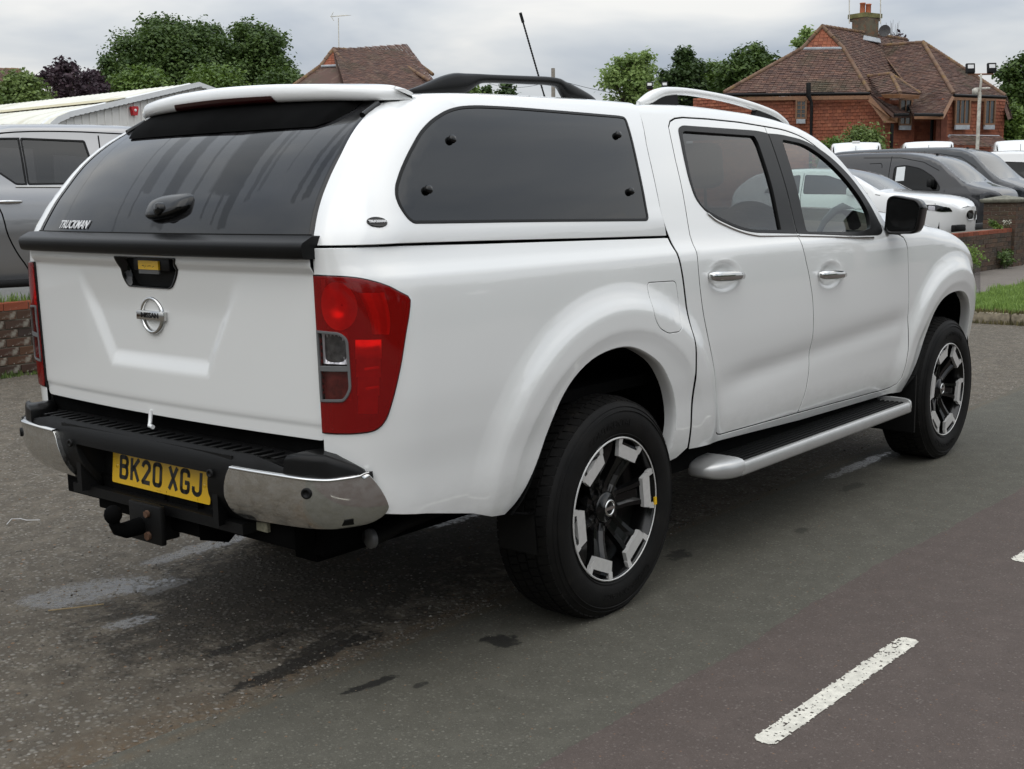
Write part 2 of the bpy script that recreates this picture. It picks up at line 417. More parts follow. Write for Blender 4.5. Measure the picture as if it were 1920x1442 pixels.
def _chrome(name='chrome', dirt=0.):
    b = NB(name); c = (.62, .62, .61); r = b.ramp(b.noise(18, 5, .6), [(.3, .03), (.7, .10)])
    if dirt:
        d = b.ramp(b.noise(26, 6, .7, sc3=(1, 1, 1.5)), [(.40, 0.), (.75, dirt)])
        c = b.mix(d, (.66, .655, .63), (.20, .18, .15)); r = b.math('ADD', r, b.math('MULTIPLY', d, .35))
        m = b.math('SUBTRACT', 1.0, b.math('MULTIPLY', d, .8)); return b.done(b.pr(c, r, m))
    return b.done(b.pr(c, r, 1.))
M_chrome = _chrome(); M_chromed = _chrome('chrome_road_grime', .28)
M_silver = simple('silver_plastic', (.50, .50, .49), .32, .6, var=.05)
M_mach = simple('machined_alloy', (.62, .61, .59), .34, .35, var=.06, nscale=60)
M_rimblk = simple('gloss_black_alloy', .004, .16, coat=.0, var=.1, spec=.4)
M_steel = simple('dull_steel', (.12, .12, .12), .45, .9, var=.2)
M_rust = simple('rusty_steel', (.09, .045, .025), .8, .2, var=.5, nscale=40)
M_glass_t = glass('tinted_glass', (.02, .02, .024), 1.60, boost=1.15)
M_glass_r = glass('tinted_rear_glass', (.010, .010, .012), 1.60, streak=True, boost=1.0)
M_glass_p = glass('privacy_glass', (.17, .17, .175), 1.58, boost=1.15)
M_glass_c = glass('clear_green_glass', (.70, .78, .75), 1.5, boost=1.3)
M_seat = simple('seat_fabric', .035, .9, bump=.3, bscale=90)
M_seatg = simple('grey_trim', .11, .8)
M_dash = simple('dash_plastic', .055, .6, bump=.2, bscale=300)
def _lens(name, col, rough=.06, em=0):
    b = NB(name); n_ = b.noise(5, 3); w = b.n('ShaderNodeTexWave', wave_type='BANDS', bands_direction='Z'); w.inputs['Scale'].default_value = 34; b.L.new(b.obj(), w.inputs[0])
    c = b.ramp(n_, [(.35, tuple(x*.55 for x in col)), (.65, tuple(min(1, x*1.25) for x in col))])
    return b.done(b.pr(c, rough, 0, b.bump(w.outputs['Fac'], .12, .004), 1., .6))
def _redlens():
    """clear red cover: coloured transmission over a reflector, glossy skin"""
    b = NB('red_lens'); tr = b.n('ShaderNodeBsdfTransparent'); tr.inputs[0].default_value = (.97, .075, .06, 1)
    df = b.n('ShaderNodeBsdfPrincipled'); df.inputs['Base Color'].default_value = (.80, .008, .008, 1); df.inputs['Roughness'].default_value = .25
    m1 = b.n('ShaderNodeMixShader'); m1.inputs[0].default_value = .22; b.L.new(tr.outputs[0], m1.inputs[1]); b.L.new(df.outputs[0], m1.inputs[2])
    fr = b.n('ShaderNodeFresnel'); fr.inputs['IOR'].default_value = 1.5; gl = b.n('ShaderNodeBsdfGlossy'); gl.inputs['Roughness'].default_value = .03
    m2 = b.n('ShaderNodeMixShader'); b.L.new(fr.outputs[0], m2.inputs[0]); b.L.new(m1.outputs[0], m2.inputs[1]); b.L.new(gl.outputs[0], m2.inputs[2])
    return b.done(m2.outputs[0])
M_redl = _redlens()
M_reddark = _lens('dark_red_plastic', (.36, .05, .045))
M_refl = simple('lamp_reflector', (.80, .78, .78), .22, .6, var=.15, nscale=30)
M_clearl = glass('clear_lens', (.80, .80, .82), 1.5)
M_yellow = simple('plate_yellow', (.72, .43, .008), .35, var=.04, coat=.3)
M_text = simple('print_black', .012, .5, var=.1)
M_textw = simple('print_white', .62, .5, var=.05)
M_paper = simple('paper_white', (.70, .72, .72), .8, var=.04)
M_brake = simple('brake_light_red', (.030, .004, .004), .2)
# masonry, tiles
def _tint(name, cols, rough=.85, bscale=120, bstr=.4, spots=None, byrand=True):
    """colour picked per piece: object random (single bricks) or the 'tint' attribute (joined tiles)"""
    b = NB(name); f = b.rand() if byrand else b.attr('tint')
    k = len(cols); c = b.ramp(f, [(i/(k-1), cols[i]) for i in range(k)])
    c = b.mix(b.ramp(b.noise(bscale*.22, 5, .65), [(.35, .0), (.75, .55)]), c, b.mix(.5, c, (.06, .05, .04)), 'MIX')
    if spots:
        for (sc, lo, hi, colr, amt) in spots: c = b.mix(b.math('MULTIPLY', b.ramp(b.noise(sc, 5, .6), [(lo, 0.), (hi, 1.)]), amt), c, colr)
    return b.done(b.pr(c, rough, 0, b.bump(b.noise(bscale, 4, .6), bstr, .004), spec=.25))
M_brickL = _tint('old_brick', [(.050, .026, .020), (.075, .042, .027), (.040, .028, .024), (.10, .050, .028), (.06, .030, .022)], spots=[(9, .55, .68, (.40, .39, .33), .45), (30, .66, .7, (.55, .55, .5), .7)])
M_brickT = _tint('red_coping_brick', [(.22, .055, .028), (.26, .07, .035), (.17, .05, .028)], spots=[(30, .66, .7, (.45, .43, .38), .5)])
M_brickR = _tint('mossy_brown_brick', [(.060, .040, .030), (.085, .055, .038), (.045, .034, .028), (.11, .062, .038), (.075, .042, .032)], spots=[(5, .52, .66, (.09, .085, .04), .6), (22, .66, .72, (.45, .45, .40), .8)])
M_mortar = simple('mortar', (.105, .092, .07), .95, var=.25, nscale=30, bump=.5, bscale=150)
M_cap = simple('pier_cap_stone', (.17, .165, .13), .95, var=.4, nscale=14, bump=.6, bscale=80)
M_tileR = _tint('clay_roof_tile', [(.105, .062, .050), (.15, .085, .066), (.085, .055, .050), (.19, .105, .078), (.125, .085, .070)], bscale=8, byrand=False, spots=[(.7, .52, .68, (.055, .06, .035), .6), (2.2, .56, .7, (.28, .22, .16), .3)])
M_tileH = _tint('ridge_tile', [(.15, .085, .058), (.20, .13, .09), (.12, .07, .05)], bscale=8, byrand=False, spots=[(3, .5, .66, (.25, .16, .04), .5)])
M_tileW = _tint('hung_wall_tile', [(.25, .078, .043), (.30, .100, .054), (.205, .068, .041), (.33, .120, .066)], bscale=8, byrand=False, spots=[(.5, .5, .75, (.17, .060, .040), .4)])
M_wall = simple('house_brick_red', (.17, .058, .036), .9, var=.25, nscale=5)
M_fascia = simple('stained_timber', (.16, .072, .028), .6, var=.2)
M_frame = simple('brown_window_frame', (.17, .085, .04), .5, var=.15)
M_lead = simple('lead_flashing', (.30, .32, .34), .6, var=.2)
M_pot = simple('chimney_pot_clay', (.42, .13, .06), .85, var=.15)
M_glassd = simple('dark_window_glass', (.028, .034, .036), .06, coat=.5, var=.3, nscale=2)
M_curt = simple('window_blind', (.38, .36, .32), .8, var=.1)
def _metalwall():
    b = NB('cream_cladding'); c = b.ramp(b.noise(1.2, 5, .6, sc3=(1, 1, .35)), [(.3, (.60, .585, .55)), (.7, (.72, .71, .68))])
    return b.done(b.pr(c, .5, 0, None, .1))
M_clad = _metalwall()
def _metalroof():
    b = NB('cream_roof_sheet'); c = b.ramp(b.noise(.9, 6, .65, sc3=(.5, 2.5, 1)), [(.35, (.55, .53, .43)), (.5, (.66, .65, .57)), (.75, (.72, .71, .66))])
    return b.done(b.pr(c, .55, 0))
M_croof = _metalroof()
M_alarm = simple('alarm_red', (.42, .015, .02), .3)
M_greyp = paint('grey_metal_paint', (.31, .31, .315), metal=.8, rough=.32)
M_dkvan = paint('dark_grey_metal_paint', (.020, .020, .023), coat=.7, metal=.25, rough=.40)
M_dkvan2 = paint('slate_grey_paint', (.017, .021, .026), coat=.7, metal=.2, rough=.40)
M_wcar = paint('white_car_paint', (.74, .74, .73))
M_vanglass = glass('pale_windscreen', (.50, .58, .57), 1.55, boost=1.15)
M_carglass = glass('side_car_glass', (.05, .055, .055), 1.5, boost=.8)
M_wood = simple('telegraph_pole_wood', (.26, .235, .20), .9, var=.2)
M_galv = simple('galvanised_pole', (.50, .48, .42), .6, .3, var=.25, nscale=12)
M_bark = simple('bark', (.07, .055, .04), .95, var=.35, nscale=10, bump=.6, bscale=30)
def leafmat(name, dark, light, tr=.25):
    b = NB(name); f = b.attr('tint'); c = b.ramp(f, [(0., dark), (.55, tuple((a+d)/2 for a, d in zip(dark, light))), (1., light)])
    p = b.n('ShaderNodeBsdfPrincipled'); b.L.new(c, p.inputs['Base Color']); p.inputs['Roughness'].default_value = .55; p.inputs['Specular IOR Level'].default_value = .35
    t = b.n('ShaderNodeBsdfTranslucent'); b.L.new(b.mix(.5, c, light), t.inputs[0])
    m = b.n('ShaderNodeMixShader'); m.inputs[0].default_value = tr; b.L.new(p.outputs[0], m.inputs[1]); b.L.new(t.outputs[0], m.inputs[2])
    return b.done(m.outputs[0])
M_oak = leafmat('oak_leaves', (.028, .060, .014), (.105, .165, .036))
M_oakd = leafmat('dark_leaves', (.022, .046, .014), (.075, .125, .030))
M_ash = leafmat('ash_leaves', (.11, .18, .045), (.30, .40, .13), .4)
M_mid = leafmat('yellow_green_leaves', (.045, .090, .016), (.155, .235, .045))
M_purple = leafmat('purple_leaves', (.026, .018, .024), (.085, .052, .065))
M_shrub = leafmat('shrub_leaves', (.06, .10, .025), (.19, .26, .07))
M_grass = leafmat('grass_blades', (.09, .16, .030), (.28, .40, .10), .4)
# ------------------------------------------------------------------ surfaces of the pickup (x forward, y left, z up; right side is -y)
def PC(pts):
    P = np.array(pts, float); x = P[:, 0]; y = P[:, 1]; h = np.diff(x); d = np.diff(y)/h
    m = np.zeros(len(x)); m[0] = d[0]; m[-1] = d[-1]
    for i in range(1, len(x)-1):
        if d[i-1]*d[i] > 0:
            w1 = 2*h[i]+h[i-1]; w2 = h[i]+2*h[i-1]; m[i] = (w1+w2)/(w1/d[i-1]+w2/d[i])
    def f(t):
        t = np.clip(np.asarray(t, float), x[0], x[-1]); i = np.clip(np.searchsorted(x, t, side='right')-1, 0, len(x)-2)
        u = (t-x[i])/h[i]
        return ((2*u**3-3*u**2+1)*y[i]+(u**3-2*u**2+u)*h[i]*m[i]+(-2*u**3+3*u**2)*y[i+1]+(u**3-u**2)*h[i]*m[i+1])
    return f
def sst(a, b, x):
    t = np.clip((np.asarray(x, float)-a)/(b-a), 0, 1); return t*t*(3-2*t)
INS = PC([(.30,.14),(.40,.085),(.46,.055),(.52,.034),(.60,.022),(.68,.018),(.80,.006),(.92,0),(1.08,.003),(1.19,.008),(1.235,.015),(1.27,.035),(1.30,.048),(1.36,.068),(1.45,.098),(1.60,.160),(1.70,.207),(1.76,.24),(1.82,.28)])
WX = PC([(-1,.915),(-.6,.922),(.5,.925),(2.4,.925),(3.1,.925),(3.4,.905),(3.6,.865),(3.75,.80),(3.88,.68),(3.96,.5),(4.0,.2)])
CABTOP = PC([(.3,1.776),(.5,1.782),(.855,1.797),(1.31,1.786),(1.696,1.7494),(1.8625,1.7065),(2.013,1.6291),(2.1145,1.5411),(2.2428,1.4131),(2.3307,1.3103),(2.42,1.262),(2.55,1.252),(2.72,1.239),(2.915,1.211),(3.132,1.184),(3.4,1.13),(3.7,1.03),(4.0,.85)])
RC = (-.935, .23, .20, .34)
_HP = PC([(.38,.011),(.455,.0185),(.492,.0262),(.504,.0288),(.52,.0292),(.552,.0292),(.566,.0282),(.585,.0228),(.61,.0125),(.635,.0050),(.665,.0006),(.70,0)])
def arcpts(x0, zc, st=.011):
    P = []
    for r in list(np.arange(.44, .68, .009)):
        for a in np.arange(-.5, math.pi+.5, st/r): P.append((x0+r*math.cos(a)/.88, zc+r*math.sin(a)/(1 if math.sin(a) > 0 else .45)))
    return np.array(P)
def arcb(x, z, x0, zc, A, r0=.545, r1=.66):
    dx = (x-x0)*.88; dz = np.maximum(z-zc, 0)+.45*np.minimum(z-zc, 0); r = np.hypot(dx, dz)
    return _HP(r+A)*(.5+.5*sst(.42, .78, z))
def cap(v, v0, y0f, r):
    """round over towards the roof above v0: returns (inset, z)"""
    h = 1e-3; a0 = np.arctan((y0f(v0+h)-y0f(v0-h))/(2*h)); ph = np.minimum(a0+np.maximum(v-v0, 0)/r, math.radians(87))
    ex = np.maximum(v-v0, 0)
    ins = np.where(v > v0, y0f(v0)+r*(np.cos(a0)-np.cos(ph)), y0f(v)); z = np.where(v > v0, v0+r*(np.sin(ph)-np.sin(a0)), v)
    return ins, z
def side(s, v):
    s = np.asarray(s, float); v = np.asarray(v, float)
    xc, a, b, L = RC
    th = np.where(s > xc, 1.0, 1-(xc-s)/L)*np.pi/2
    w = WX(s)
    front = sst(2.3, 2.5, s); rr = .07+.03*front
    ins, z = cap(v, CABTOP(s)-.036, INS, rr)
    fl = arcb(s, v, 0.0, .50, 0.0)+arcb(s, v, 3.15, .47, .008)
    dr = sst(.6, 1.0, s)*(1-sst(2.35, 2.6, s)); zl = .72+.05*(s-.7)
    ins = ins+dr*.012*np.exp(-((v-zl)/.05)**2)
    ym = w-ins+fl
    y = np.where(s > xc, ym, (w-b)+(b+fl)*np.sin(th)-ins*np.sin(th))
    x = np.where(s > xc, s, xc-a*np.cos(th)+.012*np.cos(th)*(1.3-v)/.5)
    return np.stack([x, -y, z+0*x], -1)
XR = PC([(1.28,-1.172),(1.34,-1.152),(1.38,-1.134),(1.45,-1.095),(1.50,-1.058),(1.55,-1.017),(1.60,-.969),(1.65,-.908),(1.70,-.826),(1.74,-.74),(1.78,-.62),(1.82,-.45)])
CBZ = PC([(1.28,.168),(1.38,.160),(1.45,.149),(1.50,.139),(1.60,.118),(1.65,.118),(1.70,.119),(1.80,.11)])
CINS = PC([(1.28,.053),(1.34,.057),(1.42,.083),(1.55,.135),(1.68,.193),(1.73,.221),(1.80,.265)])
CANTOP = PC([(-1.2,1.745),(-.79,1.757),(-.4,1.775),(0,1.785),(.3,1.789),(.55,1.788)])
CA, CL = .19, .27
def cano(s, v):
    s = np.asarray(s, float); v = np.asarray(v, float)
    ins, z = cap(v, CANTOP(s)-.034, CINS, .07)
    xc = XR(np.minimum(v, 1.78))+CA; w = .925-ins
    cb = CBZ(np.minimum(v, 1.78))
    th = np.where(s > xc, 1.0, np.clip(1-(xc-s)/CL, 0, 1))*np.pi/2
    y = np.where(s > xc, w, (w-cb)+cb*np.sin(th)); x = np.where(s > xc, s, xc-CA*np.cos(th))
    return np.stack([x, -y, z+0*x], -1)
def glassr(y, z):
    y = np.asarray(y, float); z = np.asarray(z, float)
    return np.stack([XR(z)-.045*(1-(y/.7)**2)+0*y, y+0*z, z+0*y], -1)
def tgate(y, z):
    y = np.asarray(y, float); z = np.asarray(z, float)
    x = -1.160-.035*(1-(y/.73)**2)+.012*(1.3-z)/.5
    hw = .25+(z-.96)*.60
    d = np.minimum(hw-np.abs(y-.0), z-.955)
    rec = sst(-.030, .030, d)*.015*(1-sst(1.10, 1.25, z))
    lip = sst(1.245, 1.272, z)*.016
    return np.stack([x+rec-lip+.004*sst(.84,.82,z), y+0*x, z+0*x], -1)
_B = [(0,-1.283,0),(.3,-1.281,.3),(.5,-1.274,.5),(.62,-1.262,.62),(.72,-1.243,.717),(.80,-1.208,.788),(.88,-1.148,.840),(.96,-1.072,.874),(1.05,-.985,.893),(1.2,-.835,.905)]
BPX = PC([(a, b) for a, b, c in _B]); BPY = PC([(a, c) for a, b, c in _B])
BZ = PC([(.48,.095),(.52,.067),(.545,.050),(.58,.024),(.62,.006),(.66,0),(.705,.0015),(.73,.014),(.76,.03)])
def bump_s(s, z, sg=1):
    s = np.asarray(s, float); z = np.asarray(z, float); e_ = 1e-3; a = np.abs(s)
    x = BPX(a); y = BPY(a); tx = BPX(a+e_)-BPX(np.maximum(a-e_, 0)); ty = BPY(a+e_)-BPY(np.maximum(a-e_, 0)); n = np.hypot(tx, ty)+1e-12
    o = BZ(z); return np.stack([x+ty/n*o, -(np.sign(s)+(s == 0))*(y-tx/n*o*(-1)*(-1)), z+0*x], -1)
# ------------------------------------------------------------------ the pickup
T = thing('pickup_truck', 'large white double cab pickup truck with a hardtop over its bed, parked in the foreground', 'pickup truck', (0, 0, 0))
def both(name, f, outline, mat, parent, **k):
    """right-hand part and its mirror image on the left"""
    a = panel(name, f, outline, mat, parent, **k)
    b = panel(name, f, outline, mat, parent if not isinstance(parent, tuple) else parent[1], mirror=True, **k); return a, b
# outlines (s along the side, z)
seam = [(.484,.511),(.475,.6076),(.461,.7264),(.447,.8568),(.428,1.0048),(.402,1.1536),(.380,1.2407),(.3677,1.2933)]
arch = [(-.5779,.4816),(-.5255,.5159),(-.4806,.5661),(-.4306,.6463),(-.3951,.7213),(-.3471,.8071),(-.279,.8759),(-.1823,.9247),(-.0702,.9458),(.0369,.9434),(.132,.9149),(.2341,.8621),(.3113,.7866),(.3627,.707),(.3821,.6374),(.3783,.5624),(.3591,.4732)]
light = crv([(-1.266,1.2465),(-1.2063,1.2451),(-1.1571,1.2428),(-1.1127,1.2371),(-1.0715,1.2258),(-1.0387,1.2129)], 3)+[(-1.0102,1.1961),(-.9892,1.185),(-.9835,1.1751),(-.9855,1.160)]+crv([(-.992,1.1289),(-1.005,1.0786),(-1.02,1.0121),(-1.0398,.9399),(-1.0546,.8935),(-1.0687,.8556),(-1.0908,.8306),(-1.122,.8207),(-1.1876,.8161),(-1.266,.8139)], 3)
bed = [(-1.266,.60),(-1.0588,.5813),(-.9233,.5598),(-.72,.5155)]+[(-.64,.489)]+crv(arch, 3)+[(.4298,.4809)]+crv(seam, 3)+[(-.119,1.3025),(-.6458,1.3125),(-.9678,1.3203),(-1.266,1.3193)]
lg = [(a+(.004 if a > -1.26 else 0), b+(.004 if b > 1 and a < -1.0 else (-.004 if b < .83 else 0))) for a, b in light]
bed_out = bed+lg                                 # the lamp opening is open towards the tailgate
fuel = rnd([(.174,1.148),(.360,1.142),(.376,1.07),(.352,.978),(.335,.966),(.262,.966),(.206,.99),(.174,1.03)], .018)
both('bed_side', side, bed_out, M_white, T, holes=[inset(fuel, -.0036)], st=.017, refine=arcpts(0., .50))
panel('fuel_flap', side, inset(fuel, .0022), M_white, T, st=.022, lip=.01)
panel('inner_panel', side, inset([(.15,.94),(.40,.94),(.40,1.17),(.15,1.17)], 0), M_under, T, st=.05, lip=0, off=-.012)
panel('inner_panel', side, [(-1.262,.62),(-.66,.56),(-.60,1.0),(.35,1.0),(.36,1.29),(-1.262,1.31)], M_under, T, st=.06, lip=0, off=-.035)
# wheel arch lips and liners
def arch_lip(pts, parent, mirror=False):
    A = np.array(crv(pts, 3)); P = side(A[:, 0], A[:, 1]); N = fnormal(side, A[:, 0], A[:, 1])
    c = P.mean(0); V = []; F = []; k = len(P)
    cen = np.array([pts[0][0]*.5+pts[-1][0]*.5, 0, .5])
    for i, p in enumerate(P):
        d = np.array([cen[0]-p[0], 0, cen[2]-p[2]]); d /= np.linalg.norm(d)+1e-9
        inw = np.array([0, 1, 0.])
        V += [p, p+d*.004+inw*.004, p+d*.006+inw*.02, p+d*.004+inw*.05]
    for i in range(k-1):
        for j in range(3): F.append((i*4+j, (i+1)*4+j, (i+1)*4+j+1, i*4+j+1))
    if mirror: V = [np.array(v)*np.array([1, -1, 1]) for v in V]
    part('arch_lip', V, F, M_white, parent, True)
def liner(x0, r, zc, parent, sg):
    V = []; F = []; n = 24; ys = [-.865, -.60, -.45]
    for y in ys:
        for i in range(n+1):
            an = math.radians(0+180*i/n); V.append((x0+r*math.cos(an), y*sg*-1*-1, zc+r*math.sin(an)))
    for j in range(2):
        for i in range(n): F.append((j*(n+1)+i, j*(n+1)+i+1, (j+1)*(n+1)+i+1, (j+1)*(n+1)+i))
    F.append(tuple(range(2*(n+1), 3*(n+1))))
    part('wheel_arch_liner', V, F, M_liner, parent, True)
farch = [(2.6045,.4359),(2.6292,.4903),(2.6729,.5541),(2.7244,.635),(2.7667,.7177),(2.8207,.8095),(2.8991,.8711),(3.0061,.9038),(3.1339,.9145),(3.26,.904),(3.37,.865),(3.455,.80),(3.515,.71),(3.55,.60),(3.553,.446)]
for sg in (1, -1):
    arch_lip(arch, T, sg < 0); arch_lip(farch, T, sg < 0); liner(0.0, .50, .47, T, sg); liner(3.10, .50, .45, T, sg)
# cab sides with one opening per door
bs = crv([(1.412,1.728),(1.409,1.6855),(1.388,1.48),(1.366,1.277),(1.385,1.1874),(1.428,1.0847),(1.455,1.0),(1.468,.9061),(1.478,.7638),(1.474,.688),(1.452,.5942),(1.412,.5031)], 4)
rd_left = crv([(.5260,1.2982),(.520,1.1719),(.545,1.0257),(.588,.90),(.640,.7623),(.678,.5942)], 4)
rdoor = [(1.412,1.728)]+[(1.20,1.7385),(.95,1.7425),(.76,1.741),(.700,1.735),(.655,1.722),(.628,1.70),(.612,1.66),(.585,1.5754),(.552,1.4256)]+rd_left+[(.682,.556),(.692,.536),(.712,.524),(.745,.518)]+[(1.412,.5031)]
rdoor_full = [p for p in rdoor]+[p for p in reversed(bs[1:-1])]
fd_front = [(2.385,.4765),(2.44,.480),(2.485,.492),(2.512,.5214),(2.5235,.581),(2.537,.6627),(2.537,.76),(2.531,.8488),(2.515,1.032),(2.502,1.1634),(2.487,1.195),(2.4582,1.2217),(2.40,1.2395)]
ftop = crv([(2.275,1.262),(2.2354,1.3113),(2.1345,1.4316),(2.0146,1.5488),(1.8786,1.627),(1.7453,1.6855),(1.5915,1.7159),(1.412,1.728)], 4)
fdoor_full = bs[:-1]+[(1.412,.5031)]+fd_front+ftop[:-1]
door_union = rdoor[:-1]+[(1.412,.5031)]+fd_front+ftop[:-1]
cab_rear = [(.502,.503),(.490,.6076),(.476,.7264),(.462,.8568),(.443,1.0048),(.417,1.1536),(.395,1.2407),(.384,1.31),(.374,1.37),(.382,1.4324),(.404,1.5328),(.428,1.6289),(.461,1.71),(.488,1.84)]
# top edge: beyond the silhouette, on the flat of the roof
def vtop(s, ph=84):
    v0 = CABTOP(s)-.036; a0 = np.arctan((INS(v0+1e-3)-INS(v0-1e-3))/2e-3); r_ = .07+.03*sst(2.3, 2.5, s)
    return v0+r_*(math.radians(ph)-a0)
xs_top = [3.9,3.7,3.5,3.3,3.1,2.95,2.8,2.65,2.55,2.45,2.38,2.31,2.24,2.17,2.10,2.0,1.9,1.8,1.7,1.55,1.4,1.2,1.0,.8,.6]
cabside = [(.502,.503),(1.4685,.4636),(2.2893,.4462),(2.4704,.4454),(2.5904,.4359)]+crv(farch, 3)[1:]+[(3.62,.44),(3.75,.44),(3.86,.50),(3.93,.62),(3.95,.8)]+[(x, float(vtop(x))) for x in xs_top]+[(.50, float(vtop(.5)))]+crv(cab_rear, 2)[::-1][1:-1]
# separate seam between fender and bonnet is the join at the top edge
both('cab_side', side, cabside, M_white, T, holes=[inset(door_union, -.0042)], st=.02, refine=arcpts(3.15, .47))
panel('inner_panel', side, [(.44,.53),(2.55,.50),(2.62,.9),(2.5,1.16),(2.40,1.225),(.44,1.26)], M_under, T, st=.08, lip=0, off=-.028)
panel('inner_panel', side, [(.50,1.25),(.60,1.25),(.60,1.72),(1.40,1.715),(1.38,1.27),(1.44,1.27),(1.47,1.69),(1.75,1.665),(2.0,1.53),(2.24,1.26),(2.30,1.26),(2.05,1.56),(1.75,1.70),(1.45,1.745),(.52,1.755)], M_under, T, st=.05, lip=0, off=-.02)
# doors
rtrim = rnd([(.6874,1.6948),(.7274,1.7085),(1.3136,1.7060),(1.4068,1.6985),(1.4055,1.68),(1.3950,1.58),(1.3848,1.48),(1.3745,1.38),(1.3630,1.2765),(1.0058,1.2925),(.8922,1.3103),(.7499,1.3516),(.6695,1.391),(.6296,1.4342),(.6275,1.5057),(.6519,1.5999)], [.02,.03,.03,.0,.0,.0,.0,.0,.0,.08,.05,.05,.05,.05,.05,.05])
rglass = rnd([(.7036,1.6872),(1.2799,1.6832),(1.2874,1.65),(1.2727,1.50),(1.2394,1.2933),(.9992,1.3023),(.8786,1.3243),(.7492,1.3643),(.6666,1.3984),(.6422,1.4322),(.6367,1.4898),(.6689,1.599)], [.03,.02,.01,.05,.01,.07,.05,.05,.05,.04,.05,.05])
ftrim = rnd([(1.4130,1.697),(1.52,1.696),(1.7369,1.6767),(1.9192,1.6153),(2.0654,1.5221),(2.1915,1.3861),(2.2368,1.3123),(2.25,1.265),(2.19,1.2426),(1.9527,1.2466),(1.3700,1.2765),(1.3812,1.38),(1.3915,1.48),(1.4020,1.58),(1.4120,1.68)], [0,.05,.1,.1,.1,.1,.05,.02,.05,.1,0,0,0,0,0])
fglass = rnd([(1.5132,1.6746),(1.7217,1.6588),(1.8746,1.60),(2.0043,1.5136),(2.1158,1.4046),(2.1514,1.3413),(2.13,1.2764),(1.9906,1.2608),(1.4583,1.2801)], [.02,.1,.1,.1,.08,.03,.03,.1,.02])
def handle(door, x, z, mirror):
    sg = -1 if mirror else 1
    def fy(a, b): return float(-side(a, b)[1])
    L = .122; mb = MB()
    # recess cup ring
    V = []; F = []; n = 40
    # bar
    yy = fy(x, z)+.028
    prof = [(-L, -.012, .007, .011), (-L*.93, .004, .013, .017), (-L*.6, .010, .013, .020), (0, .012, .012, .020), (L*.6, .009, .011, .018), (L*.93, .002, .010, .014), (L, -.014, .006, .009)]
    k = 12
    for (dx, dy, t, hh) in prof:
        for i in range(k):
            an = 2*math.pi*i/k; V.append((x+dx, -(yy+dy-.012+t*math.cos(an)), z-dx*.045+hh*math.sin(an)))
    for j in range(len(prof)-1):
        for i in range(k): F.append((j*k+i, j*k+(i+1) % k, (j+1)*k+(i+1) % k, (j+1)*k+i))
    F += [tuple(range(k)), tuple(range(len(prof)*k-1, (len(prof)-1)*k-1, -1))]
    if mirror: V = [(a, -b, c) for a, b, c in V]
    me = MB(); me.add(V, F, True)
    # standoffs
    h = me.build('door_handle', M_chrome, door)
    return h
def hrecess(x, z, a=.128, b=.062, dp=.016):
    def g(s, v):
        r = np.sqrt(((s-x)/a)**2+((v-z+.0)/b)**2); P = side(s, v)
        d = dp*(1-sst(.30, .98, r))-.0006*np.exp(-((r-1.0)/.06)**2)
        P = P+np.stack([0*d, d, 0*d], -1); return P
    return g
def door(name, outl, trim, gl, gmat, hx, hz, mirror):
    g = hrecess(hx, hz)
    an = np.linspace(0, 2*np.pi, 48, endpoint=False)
    ref = np.concatenate([np.stack([hx+.128*r_*np.cos(an), hz+.062*r_*np.sin(an)], 1) for r_ in (.35, .5, .65, .8, .9, .96, 1.0, 1.04, 1.1)])
    d = panel(name, g, inset(outl, .0042), M_white, T, holes=[trim], st=.026, mirror=mirror, refine=ref)
    tr = panel('window_trim', side, inset(trim, .001), M_blackm, d, holes=[gl], st=.03, lip=.02, off=.003, mirror=mirror)
    panel('window_glass', side, inset(gl, -.004), gmat, d, st=.04, lip=0, off=-.007, mirror=mirror)
    handle(d, hx, hz, mirror)
    return d
for mir in (False, True):
    dR = door('rear_door', rdoor_full, rtrim, rglass, M_glass_p, .706, 1.140, mir)
    dF = door('front_door', fdoor_full, ftrim, fglass, M_glass_c, 1.625, 1.090, mir)
    # bright strips under the windows
    for dd, pts in ((dR, [(.690,1.372),(.7499,1.3416),(.8922,1.3013),(1.0058,1.2815),(1.10,1.276),(1.3630,1.2675)]), (dF, [(1.3720,1.2660),(1.75,1.249),(1.9527,1.237),(2.10,1.232)])):
        A = np.array(crv(pts, 4)); P = side(A[:, 0], A[:, 1]); N = fnormal(side, A[:, 0], A[:, 1])
        V = []; F = []
        for p, n_ in zip(P, N):
            u = np.array([0, -n_[2], n_[1]]); u = u/np.linalg.norm(u)*np.sign(u[2]+1e-9)
            V += [p+n_*.001-u*.005, p+n_*.006-u*.003, p+n_*.006+u*.004, p+n_*.001+u*.006]
        for i in range(len(P)-1):
            for j in range(3): F.append((i*4+j, (i+1)*4+j, (i+1)*4+j+1, i*4+j+1))
        if mir: V = [v*np.array([1, -1, 1]) for v in V]
        part('chrome_strip', V, F, M_chrome, dd, True)
